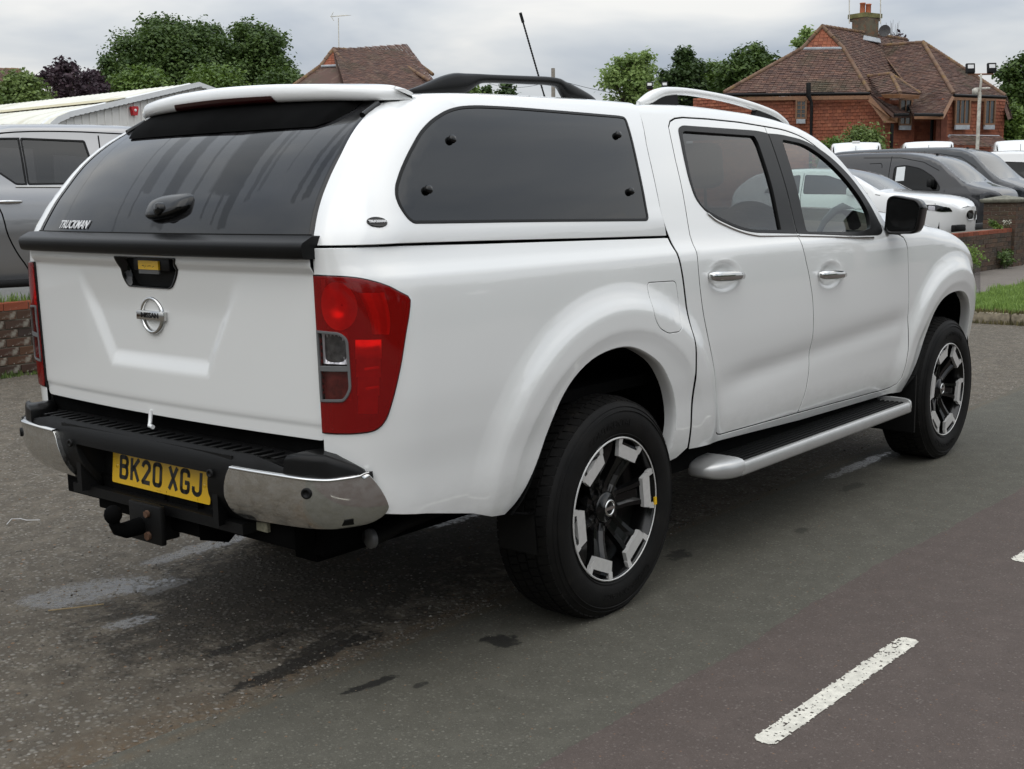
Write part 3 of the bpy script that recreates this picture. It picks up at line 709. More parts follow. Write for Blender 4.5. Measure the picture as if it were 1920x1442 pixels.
# roof of the cab, windscreen, bonnet
def edge_pt(s, ph=84):
    v = vtop(s, ph); return side(s, v)
def roofsurf(u, t):
    """u along x, t from right edge (-1) to left edge (1)"""
    E_ = edge_pt(u); ye = -E_[..., 1]; ze = E_[..., 2]
    crown = .022+0*u
    return np.stack([E_[..., 0], t*ye, ze+crown*(1-np.abs(t)**2.2)], -1)
grid('roof', roofsurf, np.linspace(.488, 1.93, 40), np.linspace(-1, 1, 25), M_white, T)
def wscreen(u, t):
    s = 1.93+u*(2.37-1.93); E_ = edge_pt(s); ye = -E_[..., 1]-.0; b = (1-t**2)
    return np.stack([E_[..., 0]+b*(.05+.10*u), t*ye, E_[..., 2]+b*.022], -1)
wg = grid('windscreen', wscreen, np.linspace(0, 1, 14), np.linspace(-1, 1, 21), M_glass_c, T)
def bonnet(u, t):
    s = 2.40+u*(3.9-2.40); E_ = edge_pt(s); ye = -E_[..., 1]; b = (1-np.abs(t)**2.5)
    return np.stack([E_[..., 0]+b*.10*u**3, t*ye, E_[..., 2]+.045*sst(1, .82, np.abs(t))*(1-.5*u)+.03*b], -1)
grid('bonnet', bonnet, np.linspace(0, 1, 30), np.linspace(-1, 1, 33), M_white, T)
mb = MB(); mb.box((2.30, -.80, 1.10), (2.46, .80, 1.24)); mb.build('cowl', M_black, T, bevel=.02)
# nose
mb = MB(); mb.prism([(3.80,.42),(3.92,.52),(3.96,.80),(3.94,.93),(3.84,.96)], -.50, .50); mb.build('front_bumper', M_white, T, bevel=.03)
mb = MB(); mb.prism([(3.86,.70),(3.93,.74),(3.92,.90),(3.84,.92)], -.33, .33); mb.build('radiator_grille', M_chrome, T, bevel=.02)
for s_ in (1, -1):
    mb = MB(); mb.prism([(3.70,.88),(3.92,.86),(3.90,.98),(3.72,1.02)], s_*.56, s_*.80); mb.build('headlight', M_clearl, T, bevel=.02)
# underbody, floor, firewall, inner dark volumes
mb = MB(); mb.box((-1.08, -.62, .42), (3.7, .62, .58)); mb.box((-1.10, -.60, .50), (.35, .60, .76)); mb.box((.50, -.80, .46), (2.55, .80, .54)); mb.box((-1.0, -.5, .36), (3.6, -.40, .50)); mb.box((-1.0, .40, .36), (3.6, .5, .50))
mb.box((.455, -.78, .5), (.50, .78, 1.22)); mb.box((2.42, -.72, .5), (2.50, .72, 1.05)); mb.box((2.55, -.42, .40), (3.75, .42, .95))
mb.box((-.58,-.80,.76),(.36,.80,.80)); mb.box((-1.12,-.66,.76),(-.58,.66,.80))
mb.box((.47,-.83,.40),(2.58,-.74,.50)); mb.box((.47,.74,.40),(2.58,.83,.50))
mb.build('underbody', M_under, T)
mb = MB(); mb.tube([(3.15, -.72, .37), (3.15, .72, .37)], .04, 12); mb.build('axle', M_under, T); mb = MB(); mb.tube([(0, -.72, .37), (0, .72, .37)], .05, 12); mb.lathe([(.0, -.16), (.13, -.12), (.16, 0), (.13, .12), (0, .16)], (0, 0, .37), 'y', 20)
mb.build('axle', M_under, T)
# ------------------------------------------------------------------ hardtop
CAN = bpy.data.objects.new('hardtop', None); COL.objects.link(CAN); CAN.parent = T; CAN['label'] = 'white hardtop over the bed with dark windows and black roof rails'
def cvtop(s, ph=84):
    v0 = CANTOP(s)-.034; a0 = np.arctan((CINS(v0+1e-3)-CINS(v0-1e-3))/2e-3); return v0+.07*(math.radians(ph)-a0)
c_rear = [(float(XR(z))+CA-CL+.004, z) for z in (1.329,1.36,1.40,1.45,1.50,1.55,1.60,1.65,1.69,1.7375)]
def rear_s(z):
    A = np.array(c_rear); return np.interp(z, A[:, 1], A[:, 0])
cwin = rnd([(.2663,1.3587),(.3537,1.7256),(.3134,1.7289),(-.0021,1.7317),(-.2844,1.7335),(-.461,1.7305),(-.5476,1.7232),(-.6178,1.7078),(-.6941,1.6785),(-.7623,1.6403),(-.839,1.5779),(-.8923,1.5274),(-.9294,1.4845),(-.9432,1.4559),(-.9439,1.4293),(-.9327,1.3987),(-.9127,1.3818),(-.80,1.3795),(-.3801,1.3725)], [.02,.03,.02]+[.08]*9+[.04,.03,.03,.03,.03,.05,.1])
cfront = crv([(.3726,1.3041),(.361,1.3696),(.369,1.4324),(.3915,1.5328),(.4149,1.6289),(.4479,1.7058),(.47,1.76)], 3)
c_out = [(c_rear[0][0],1.3295),(-.9784,1.331),(-.6456,1.325),(-.1119,1.3134)]+cfront+[(.478, float(cvtop(.478)))]+[(x, float(cvtop(x))) for x in (.3,.1,-.1,-.3,-.5,-.62)]+[(-.70, float(cvtop(-.7)))]+[c_rear[-1]]+crv(c_rear, 3)[::-1][1:-1]
cs = both('side_panel', cano, c_out, M_white2, CAN, holes=[inset(cwin, -.001)], st=.026)
for mir in (False, True):
    o = panel('window_seal', cano, inset(cwin, 0), M_blackm, CAN, holes=[inset(cwin, .0065)], st=.02, lip=.02, off=.002, mirror=mir)
    panel('side_window', cano, inset(cwin, .005), M_glass_t, CAN, st=.04, lip=0, off=-.0005, mirror=mir)
    mi = MB(); y_ = .56 if mir else -.56; mi.box((-.55, y_-.005, 1.30), (.34, y_+.005, 1.66)); mi.build('inner_lining', M_seat, CAN)
    for (a, b) in [(-.6439,1.6193),(.2481,1.6572),(-.8171,1.4724),(.2046,1.4601)]:
        P = cano(np.array([a]), np.array([b]))[0]; N = fnormal(cano, np.array([a]), np.array([b]))[0]
        m = MB(); m.lathe([(0, -.016), (.008, -.0155), (.0125, -.012), (.0135, -.006), (.012, 0)], ax='y', n=20)
        o = m.build('window_bolt', M_gloss, CAN)
        z_ = Vector(N).to_track_quat('-Y', 'Z'); o.rotation_mode = 'QUATERNION'; o.rotation_quaternion = z_; o.location = tuple(P)
        if mir: o.location.y *= -1; o.rotation_quaternion = Vector((N[0], -N[1], N[2])).to_track_quat('-Y', 'Z')
# roof of the hardtop
def croof(u, t):
    E_ = cano(u, cvtop(u)); ye = -E_[..., 1]
    return np.stack([E_[..., 0], t*ye, E_[..., 2]+.020*(1-np.abs(t)**2.2)], -1)
grid('hardtop_roof', croof, np.linspace(-.70, .478, 34), np.linspace(-1, 1, 25), M_white2, CAN)
def cfrontf(u, t):
    z = 1.33+u*.46; w = .925-CINS(np.minimum(z, 1.78)); return np.stack([.36+(z-1.33)*.24+0*t, t*(w-.06), z+0*t], -1)
grid('front_panel', cfrontf, np.linspace(0, 1, 5), np.linspace(-1, 1, 5), M_glass_t, CAN)
# rear glass door: continuous with the corner of the side panel
def rsheet(z, t, d=0.0):
    yr = .925-CINS(z)-CBZ(z)-.002; a = np.abs(t); y = t*yr
    x = XR(z)-.045*(1-a**2.6)+.004*a**8
    return np.stack([x+d, y, z+0*t], -1)
def rg(u, t): return rsheet(1.352+u*(1.757-1.352), t)
gd = grid('rear_glass_door', rg, np.linspace(0, 1, 40), np.concatenate([np.linspace(-1, -.75, 12), np.linspace(-.72, .72, 25), np.linspace(.75, 1, 12)]), M_glass_r, CAN, thick=.0)
gd['label'] = 'large dark rear glass door of the hardtop, streaked with dirt'
for sg in (-1, 1):       # dark edge strip and seal between glass and pillar
    V = []; F = []; zs = np.linspace(1.335, 1.757, 26)
    for z in zs:
        p = rsheet(np.array(z), np.array(float(sg))); q = rsheet(np.array(z), np.array(sg*.978))
        V += [q+np.array([-.0025, 0, 0]), p+np.array([-.003, sg*.001, 0]), p+np.array([.03, sg*.004, 0])]
    for i in range(25):
        for j in range(2): F.append((i*3+j, (i+1)*3+j, (i+1)*3+j+1, i*3+j+1))
    part('door_seal', V, F, M_gloss, CAN, True)
for z in (1.352,):
    V = []; ts = np.linspace(-1, 1, 41)
    for t in ts:
        p = rsheet(np.array(z), np.array(t)); V += [p+np.array([-.006, 0, .006]), p+np.array([-.007, 0, -.02]), p+np.array([.02, 0, -.02])]
    F = [(i*3+j, (i+1)*3+j, (i+1)*3+j+1, i*3+j+1) for i in range(40) for j in range(2)]
    part('door_seal', V, F, M_gloss, CAN, True)
# black plastic cross bar below the glass
def sweep(name, prof, mat, parent, ymax=.735, n=41, bow=.035, x0=-1.172, endr=.035):
    V = []; F = []; k = len(prof)
    ys = np.linspace(-1, 1, n)
    for t in ys:
        y = t*ymax; e_ = max(0, abs(y)-(ymax-endr))/endr; sh = 1-.06*e_**2
        xb = x0-bow*(1-(y/.73)**2)
        cz = sum(p[1] for p in prof)/k
        for (a, b) in prof: V.append((xb+(a*sh if a < 0 else a), y, cz+(b-cz)*(1-.03*e_**2)))
    for i in range(n-1):
        for j in range(k): F.append((i*k+j, i*k+(j+1) % k, (i+1)*k+(j+1) % k, (i+1)*k+j))
    F += [tuple(range(k))[::-1], tuple(range((n-1)*k, n*k))]
    me = mesh(name, V, F, mat, True); me.set_sharp_from_angle(angle=.75)
    o = link(name, me, parent); return o
bar = sweep('tailgate_cap_bar', [(.06,1.356),(.0,1.354),(-.030,1.340),(-.036,1.337),(-.041,1.331),(-.043,1.324),(-.038,1.300),(-.034,1.294),(-.026,1.291),(.06,1.291)], M_blackm, T, ymax=.728, endr=.012)
# lettering helper: font curve turned into a mesh laid on the surface
def text_mesh(body, size, shear=0., bold=0.0, extrude=.0012, align='CENTER'):
    cu = bpy.data.curves.new('letters', 'FONT'); cu.body = body; cu.size = size; cu.shear = shear; cu.offset = bold; cu.extrude = extrude
    cu.align_x = align; cu.align_y = 'CENTER'; cu.resolution_u = 3
    ob = bpy.data.objects.new('letters', cu); COL.objects.link(ob); dg = bpy.context.evaluated_depsgraph_get()
    me = bpy.data.meshes.new_from_object(ob.evaluated_get(dg)); bpy.data.objects.remove(ob); bpy.data.curves.remove(cu); return me
def put_text(body, size, mat, parent, mapf, name='lettering', sx=1., **k):
    """mapf(x, y, z) -> position of a letter point"""
    me = text_mesh(body, size, **k)
    co = np.zeros(len(me.vertices)*3); me.vertices.foreach_get('co', co); co = co.reshape(-1, 3); co[:, 0] *= sx
    me.vertices.foreach_set('co', np.array([mapf(*c) for c in co], dtype=np.float32).ravel()); me.materials.clear(); me.materials.append(mat); me.name = name
    me.update(); return link(name, me, parent)
def on_rear(x, y, z, y0, z0, d=.004):
    yy = y0-x; zz = z0+y; w = rsheet(np.array(zz), np.array(yy/(.925-float(CINS(zz))-float(CBZ(zz))-.002))); return (float(w[0])-d-z, yy, zz)
put_text('TRUCKMAN', .036, M_textw, CAN, lambda x, y, z: on_rear(x, y, z, .450, 1.378), 'maker_lettering', sx=1.0, shear=.35, bold=.0006)
# oval badge on the side of the hardtop
def on_can(x, y, z, s0, z0, d=.0035):
    s = np.array(s0+x); v = np.array(z0+y); P = cano(s, v); N = fnormal(cano, s, v); return tuple(P+N*(d+z))
V = []; n = 36
for k in range(n): V.append(on_can(.026*math.cos(2*math.pi*k/n), .0128*math.sin(2*math.pi*k/n), 0, -1.026, 1.3878))
for k in range(n): V.append(on_can(.0275*math.cos(2*math.pi*k/n), .0142*math.sin(2*math.pi*k/n), -.003, -1.026, 1.3878))
part('oval_badge', V, [tuple(range(n))]+[(i, n+i, n+(i+1) % n, (i+1) % n) for i in range(n)], M_gloss, CAN)
put_text('TRUCKMAN', .0083, M_textw, CAN, lambda x, y, z: on_can(x, y, z, -1.026, 1.3878, .005), 'badge_lettering', bold=.0006)
# glass door handle
V = []; F = []; k = 20
rings = [(0.0, 1.0, 1.0), (.018, 1.0, .95), (.032, .90, .8), (.040, .72, .55), (.042, .4, .25)]
for (d, a, b) in rings:
    for i in range(k):
        an = 2*math.pi*i/k; cx_, sx_ = math.cos(an), math.sin(an)
        yy = -.066+ -.098*a*np.sign(cx_)*abs(cx_)**.75; zz = 1.434+.031*b*np.sign(sx_)*abs(sx_)**.8*(1.0 if sx_ > 0 else (1.15-.35*cx_))+(.010*a if sx_ > 0 else 0)-(yy+.068)*.06
        V.append((float(glassr(np.array(yy), np.array(zz))[0])+.008-d, yy, zz))
for j in range(len(rings)-1):
    for i in range(k): F.append((j*k+i, j*k+(i+1) % k, (j+1)*k+(i+1) % k, (j+1)*k+i))
F.append(tuple(range((len(rings)-1)*k, len(rings)*k)))
part('glass_door_handle', V, F, M_gloss, CAN, True)
m = MB(); m.lathe([(0, -.052), (.016, -.050), (.020, -.044), (.020, -.02)], (0, 0, 0), 'x', 18)
xb = float(glassr(np.array(-.06), np.array(1.43))[0]); o = m.build('lock_barrel', M_gloss, CAN, M=Matrix.Translation((xb+.003, -.062, 1.428)))
# spoiler
def sp(u, w):
    """u -1..1 across, w 0..1 round the section: roof -> rounded trailing edge -> underside -> glass"""
    a = np.abs(u); tc_ = np.clip((a-.80)/.20, 0, 1); tip = 1-np.sqrt(np.maximum(1-tc_**2.4, 0))
    y = u*.640
    xt = np.interp(a*.64, [0,.25,.4,.5,.56,.60,.625,.64], [-.905,-.890,-.866,-.838,-.805,-.773,-.738,-.68])   # trailing edge
    zt = 1.806-.034*a**2.0-.012*tip             # top of the trailing edge
    th_ = .058*(1-.35*a**2)*(1-.55*tip)         # its height
    xf = -.60-.15*a**5; zf = 1.802-.020*a**2-.014*tip
    ang = (w-.45)/.35*np.pi                     # nose
    k = np.clip(w/.45, 0, 1); R_ = th_/2
    x1 = xf+(xt+R_*.8-xf)*k; z1 = zf+(zt-zf)*k+.006*np.sin(k*np.pi)
    x2 = xt+R_*.8-R_*.8*np.sin(ang); z2 = zt-R_+R_*np.cos(ang)
    k3 = np.clip((w-.80)/.20, 0, 1); x3 = xt+R_*.8+(.10)*k3; z3 = zt-th_+.010*np.sin(k3*np.pi)-.016*k3
    x = np.where(w < .45, x1, np.where(w < .80, x2, x3)); z = np.where(w < .45, z1, np.where(w < .80, z2, z3))
    return np.stack([x, -y, z], -1)
U = np.concatenate([-1+.2*(1-np.cos(np.linspace(0, np.pi/2, 16))), np.linspace(-.77, .77, 31), 1-.2*(1-np.cos(np.linspace(np.pi/2, 0, 16)))])
W = np.concatenate([np.linspace(0, .43, 9), np.linspace(.45, .80, 16), np.linspace(.83, 1, 7)])
spo = grid('spoiler', sp, U, W, M_white2, CAN)
for sg in (-1, 1):
    ring = [sp(np.array(float(sg)), np.array(w)) for w in W]; part('spoiler_tip', ring, [tuple(range(len(ring)))], M_white2, CAN)
def bl(u, v):
    y = u*(.248+.012*v); uu = -y/.64; P = sp(uu, .655+v*.125+0*u); return P+np.stack([-.0025+0*u, 0*u, -.0015+0*u], -1)
grid('high_brake_light', bl, np.linspace(-1, 1, 20), np.linspace(0, 1, 7), M_brake, CAN)
def under(u, v):
    a_ = np.abs(u); y = u*.530; P = sp(-y/.64, .80+0*v); zl = 1.658+.020*sst(.88, 1., a_); zz = P[..., 2]+.004+(zl-P[..., 2])*v
    xg = XR(zl)-.045*(1-(a_*.530/.62)**2.6)-.003; x = (P[..., 0]+.012)*(1-v)+xg*v-.014*np.sin(v*np.pi)*sst(1., .93, a_)+.02*sst(.93, 1., a_); return np.stack([x, -y, zz], -1)
grid('spoiler_dark_zone', under, np.concatenate([np.linspace(-1, -.88, 9), np.linspace(-.84, .84, 25), np.linspace(.88, 1, 9)]), np.linspace(0, 1, 9), M_under, CAN)  # added black sheet standing in for the dark reflected zone on the glass
for sg in (-1, 1):
    m = MB(); m.tube([(-.845, sg*.598, 1.690), (-.775, sg*.590, 1.727)], .011, 10); m.box((-.85, sg*.60-.012, 1.672), (-.78, sg*.60+.012, 1.70)) if False else None; m.build('door_hinge', M_gloss, CAN)
# roof rails of the hardtop (black) and of the cab (white with black feet)
def rail(name, cl, prof_h, prof_w, y, mat, parent, inner=None):
    """cl: list of (x, ztop, zbottom, halfwidth)"""
    V = []; F = []; k = 12; n_ = len(cl)
    for (x, zt_, zb, hw) in cl:
        for i in range(k):
            an = 2*math.pi*i/k; c_, s_ = math.cos(an), math.sin(an)
            V.append((x, y+hw*np.sign(c_)*abs(c_)**.7, (zt_+zb)/2+(zt_-zb)/2*np.sign(s_)*abs(s_)**.7))
    for j in range(n_-1):
        for i in range(k): F.append((j*k+i, j*k+(i+1) % k, (j+1)*k+(i+1) % k, (j+1)*k+i))
    F += [tuple(range(k)), tuple(range(n_*k-1, (n_-1)*k-1, -1))]
    o = part(name, V, F, mat, parent, True); return o
for sg in (-1, 1):
    y = sg*.545
    A = np.array(crv([(-.60,1.781,1.765,.008),(-.54,1.798,1.765,.018),(-.45,1.830,1.765,.022),(-.385,1.845,1.768,.022),(-.33,1.8475,1.785,.020),(-.27,1.850,1.815,.017),(-.2,1.852,1.824,.016),(.0,1.860,1.831,.016),(.10,1.864,1.834,.016),(.165,1.862,1.828,.017),(.20,1.854,1.795,.019),(.235,1.847,1.780,.021),(.30,1.830,1.78,.020),(.36,1.813,1.78,.014),(.40,1.797,1.782,.006)], 4))
    rail('hardtop_roof_rail', A, 0, 0, y, M_blackm, CAN)
    y = sg*.56
    A = np.array(crv([(.655,1.806,1.790,.008),(.69,1.822,1.790,.018),(.74,1.845,1.80,.022),(.80,1.862,1.822,.022),(.87,1.871,1.836,.021),(1.0,1.874,1.845,.020),(1.2,1.869,1.840,.020),(1.4,1.858,1.828,.020),(1.6,1.839,1.808,.020),(1.75,1.818,1.786,.019),(1.83,1.797,1.765,.017),(1.89,1.776,1.745,.012),(1.925,1.752,1.73,.006)], 4))
    rail('roof_rail', A, 0, 0, y, M_white, T)
    m = MB()
    m.prism([(.70,1.78),(.93,1.79),(.92,1.838),(.86,1.838),(.79,1.825),(.73,1.80)], y-.012, y+.012); m.build('roof_rail_foot', M_blackm, T, bevel=.004); m = MB()
    m.prism([(1.57,1.775),(1.84,1.745),(1.86,1.755),(1.80,1.775),(1.72,1.794),(1.59,1.812)], y-.012, y+.012)
    m.build('roof_rail_foot', M_blackm, T, bevel=.004)
# aerial on the cab roof
m = MB(); m.lathe([(0, 0), (.026, 0), (.022, .012), (.012, .022), (.007, .030), (0, .032)], (.80, 0, 1.815), 'z', 20)
pts = [(.797, 0, 1.84), (.79, 0, 1.86)]; m.tube(pts+[(.79-.155*t, 0, 1.86+.325*t) for t in np.linspace(.05, 1, 8)], [.006, .0045]+[.0034]*7+[.0045], 8)
for t in np.linspace(.12, .86, 26):
    m.lathe([(.0032, -.003), (.0048, 0), (.0032, .003)], (.79-.155*t, 0, 1.86+.325*t), 'z', 8)
m.tube([(.79-.155*.90, 0, 1.86+.325*.90), (.79-.157, 0, 1.86+.329)], .0062, 8)
m.build('roof_aerial', M_black, T)
# ------------------------------------------------------------------ tail lights
for mir in (False, True):
    lz = panel('tail_light', side, inset(light, .001), M_redl, T, holes=[rnd([(-1.2600,1.0966),(-1.1857,1.0968),(-1.1651,1.0754),(-1.1635,.9412),(-1.1744,.9204),(-1.1865,.9068),(-1.2600,.903)], [0,.02,.02,.02,.02,.02,0])], st=.02, lip=.03, off=.006, mirror=mir)
    panel('lamp_backing', side, inset(light, -.002), M_reddark, lz, st=.03, lip=.0, off=-.040, mirror=mir)
    panel('lamp_border', side, inset(light, -.0025), M_gloss, lz, holes=[inset(light, .006)], st=.02, lip=.02, off=.003, mirror=mir)
    clr = rnd([(-1.262,1.0976),(-1.1857,1.0938),(-1.1641,1.0764),(-1.1625,.9402),(-1.1734,.9194),(-1.1855,.9058),(-1.262,.902)], [0,.02,.02,.02,.02,.02,0])
    panel('clear_lens', side, clr, M_clearl, lz, st=.02, lip=.004, off=.0085, mirror=mir)
    panel('lens_frame', side, clr, M_seatg, lz, holes=[inset(clr, .0042)], st=.02, lip=.006, off=.010, mirror=mir)
    panel('reversing_reflector', side, [(-1.262,1.000),(-1.167,1.002),(-1.167,1.095),(-1.262,1.097)], simple('dark_reflector', (.16,.155,.15), .25, .7, var=.5, nscale=60), lz, st=.02, lip=.0, off=-.010, mirror=mir)
    panel('lamp_divider', side, [(-1.262,.988),(-1.166,.990),(-1.166,1.002),(-1.262,1.000)], M_seatg, lz, st=.03, lip=.004, off=.0095, mirror=mir)
    panel('lower_reflector', side, [(-1.262,.905),(-1.167,.907),(-1.167,.990),(-1.262,.988)], simple('dim_red_reflector', (.16,.025,.02), .3, .3, var=.4, nscale=40), lz, st=.03, lip=.0, off=-.006, mirror=mir)
    # inner reflectors seen through the lens: a tall bowl, a bright sweep and stepped facets
    mr = np.array([1, -1 if mir else 1, 1])
    def onL(s_, z_, d): P = side(s_, z_); return (P+fnormal(side, s_, z_)*np.asarray(d)[..., None])*mr
    def bowl(u, v): s_ = -1.192+.060*v*np.cos(u); z_ = 1.165+.066*v*np.sin(u); return onL(s_, z_, -.036+.030*v**2.2)
    grid('bulb_bowl', bowl, np.linspace(0, 2*np.pi, 33), np.linspace(.04, 1, 9), M_refl, lz, flip=mir)
    def sweep_(u, v): s_ = -1.128+.018*u+(.075-.03*u)*v+.02*np.sin(u*2); z_ = 1.20-.115*u; return onL(s_, z_, -.034+.026*v+.010*np.sin(v*9)*.5)
    grid('inner_reflector', sweep_, np.linspace(0, 1, 9), np.linspace(0, 1, 13), M_refl, lz, flip=mir)
    def stepr(u, v):
        s_ = -1.150+.085*v*(1-.30*u); z_ = 1.070-.205*u; return onL(s_, z_, -.034+.018*(u*4 % 1.0)+.006*v)
    grid('stepped_reflector', stepr, np.array([0,.05,.245,.255,.49,.505,.74,.755,.99,1.]), np.linspace(0, 1, 6), M_refl, lz, flip=mir)
    for (a0, z0, a1, z1) in ((-1.118, 1.045, -1.078, 1.049), (-1.122, .990, -1.082, .994), (-1.122, .936, -1.086, .940)):
        panel('lens_rib', side, [(a0, z0), (a1, z1), (a1, z1+.005), (a0, z0+.005)], M_refl, lz, st=.03, lip=.004, off=-.002, mirror=mir)
    m_ = inset(light, .010)
    def revb(u, v): s_ = -1.256+.082*u; z_ = 1.006+.084*v; return onL(s_, z_, -.006-.022*np.sin(np.pi*u)**.8*np.sin(np.pi*v)**.8+.0035*np.sin(u*38)*(v > .15))
    grid('reversing_bowl', revb, np.linspace(0, 1, 45), np.linspace(0, 1, 10), M_refl, lz, flip=mir)
# ------------------------------------------------------------------ tailgate
tgo = rnd([(.718,.787),(.718,1.300),(-.718,1.300),(-.718,.787)][::-1], .018)
hnd = rnd([(.163,1.295),(-.168,1.295),(-.142,1.228),(-.104,1.190),(.128,1.190),(.145,1.214)], [.0,.0,.03,.02,.02,.03])
hnd = [(y, min(z, 1.2949)) for y, z in hnd]
hnd = rnd([(.160,1.284),(-.162,1.284),(-.140,1.226),(-.104,1.188),(.126,1.188),(.144,1.212)], [.006,.006,.03,.02,.02,.03])
G = panel('tailgate', tgate, tgo, M_white, T, holes=[hnd], st=.0115, flip=True, lip=.02)
cup = panel('tailgate_handle', tgate, hnd, M_black, G, st=.02, flip=True, lip=.0, off=-.028)
m = MB(); x_ = -1.182
m.box((-1.19, -.10, 1.24), (-1.165, .09, 1.285)); m.build('handle_flap', M_blackm, G, bevel=.006)
V = []; F = []; H = np.array(resample(hnd, .02)); k = len(H)
P0 = tgate(H[:, 0], H[:, 1])-np.array([.003, 0, 0]); c_ = P0.mean(0)
rr = [P0+np.array([.004, 0, 0]), P0, P0+(c_-P0)*.06*np.array([0, 1, 1])+np.array([0, 0, 0]), P0+(c_-P0)*.14*np.array([0, 1, 1])+np.array([.035, 0, 0])]
V = np.concatenate(rr); F = [(j*k+i, j*k+(i+1) % k, (j+1)*k+(i+1) % k, (j+1)*k+i) for j in range(3) for i in range(k)]
part('handle_surround', V, F, M_gloss, G, True)
m = MB(); m.box((-1.1965, -.052, 1.245), (-1.190, .052, 1.272)); m.build('yellow_sticker', M_yellow, G)
m = MB(); m.box((-1.1955, -.052, 1.232), (-1.190, .052, 1.2445)); m.build('grey_sticker', M_seatg, G)
put_text('~.- -~ .-', .020, M_text, G, lambda x, y, z: (-1.1972-z*.1, -x, 1.257+y), 'sticker_print')
# round badge with a bar
def tgx(y, z): return float(tgate(np.array(y), np.array(z))[0])
m = MB(); n = 48; R0, R1 = .046, .060
V = []; cy, cz, bx = .018, 1.102, None
prof = [(R0, 0.), (R0+.001, -.007), (.052, -.011), (R1-.002, -.008), (R1, 0.)]
for i in range(n):
    an = 2*math.pi*i/n
    for (r, d) in prof: V.append((tgx(cy+r*math.cos(an), cz)-.001+d, cy+r*math.cos(an), cz+r*math.sin(an)))
m.add(V, [(i*5+j, ((i+1) % n)*5+j, ((i+1) % n)*5+j+1, i*5+j+1) for i in range(n) for j in range(4)], True)
x_ = tgx(cy, cz); m2 = MB(); m2.box((x_-.014, cy-.073, cz-.0145), (x_-.001, cy+.073, cz+.0145))
bo = m.build('badge_ring', M_chrome, G); m2.build('badge_bar', M_chrome, G, bevel=.003)
put_text('NISSAN', .0225, M_gloss, G, lambda x, y, z: (x_-.0150-z*.3, cy-x, cz-.0+y), 'badge_lettering', bold=.0005, sx=1.22)
# white hook and sill below the tailgate
m = MB(); m.box((-1.13, -.72, .70), (-1.09, .72, .80)); m.build('rear_sill', M_under, T)
m = MB(); m.tube([(-1.18, .055, .80), (-1.185, .055, .765), (-1.195, .045, .752), (-1.20, .02, .752)], .007, 8); m.build('latch_hook', M_white, T)
# ------------------------------------------------------------------ rear bumper
BP = bpy.data.objects.new('rear_bumper', None); COL.objects.link(BP); BP.parent = T
face = [(-1.13,.715),(-1.13,.60),(-.95,.575),(-.5,.545),(.5,.545),(.95,.575),(1.13,.60),(1.13,.715),(.9,.712),(.64,.722),(.50,.742),(-.50,.742),(-.64,.722),(-.9,.712)]
cut = rnd([(-.40,.725),(-.335,.55),(-.30,.50),(.30,.50),(.335,.55),(.40,.725)], .0)
faceL = [(-1.13,.60),(-.95,.555),(-.40,.520),(-.320,.520),(-.322,.56),(-.352,.665),(-.345,.672),(.345,.672),(.352,.665),(.322,.56),(.320,.520),(.40,.520),(.95,.565),(1.13,.60),(1.13,.712),(.9,.712),(.66,.722),(.52,.744),(-.52,.744),(-.66,.722),(-.9,.712),(-1.13,.712)]
panel('bumper_face', bump_s, [(max(-.93, min(.93, a)), b) for a, b in faceL], M_black, BP, st=.022, lip=.02, off=-.006)
ch = rnd([(.4654,.7015),(.6472,.7005),(.7465,.6965),(.8035,.6955),(.8503,.699),(.915,.7045),(.9342,.677),(.9601,.6304),(.9742,.6009),(.9626,.5804),(.9273,.560),(.8496,.551),(.70,.548),(.5834,.546),(.4465,.543),(.4302,.5577),(.4314,.6141),(.437,.6379),(.452,.6819)], [.012,.03,.05,.03,.03,.006,.02,.04,.02,.02,.04,.05,.05,.05,.02,.02,.03,.03,.01])
def cbump(s, z):
    P = bump_s(s, z); bl_ = .006*sst(.545, .57, z)*sst(.708, .703, z); a = np.abs(s)
    e_ = 1e-3; tx = BPX(a+e_)-BPX(np.maximum(a-e_, 0)); ty = BPY(a+e_)-BPY(np.maximum(a-e_, 0)); n = np.hypot(tx, ty)
    return P-np.stack([ty/n*bl_, np.sign(s)*tx/n*bl_, 0*bl_], -1)
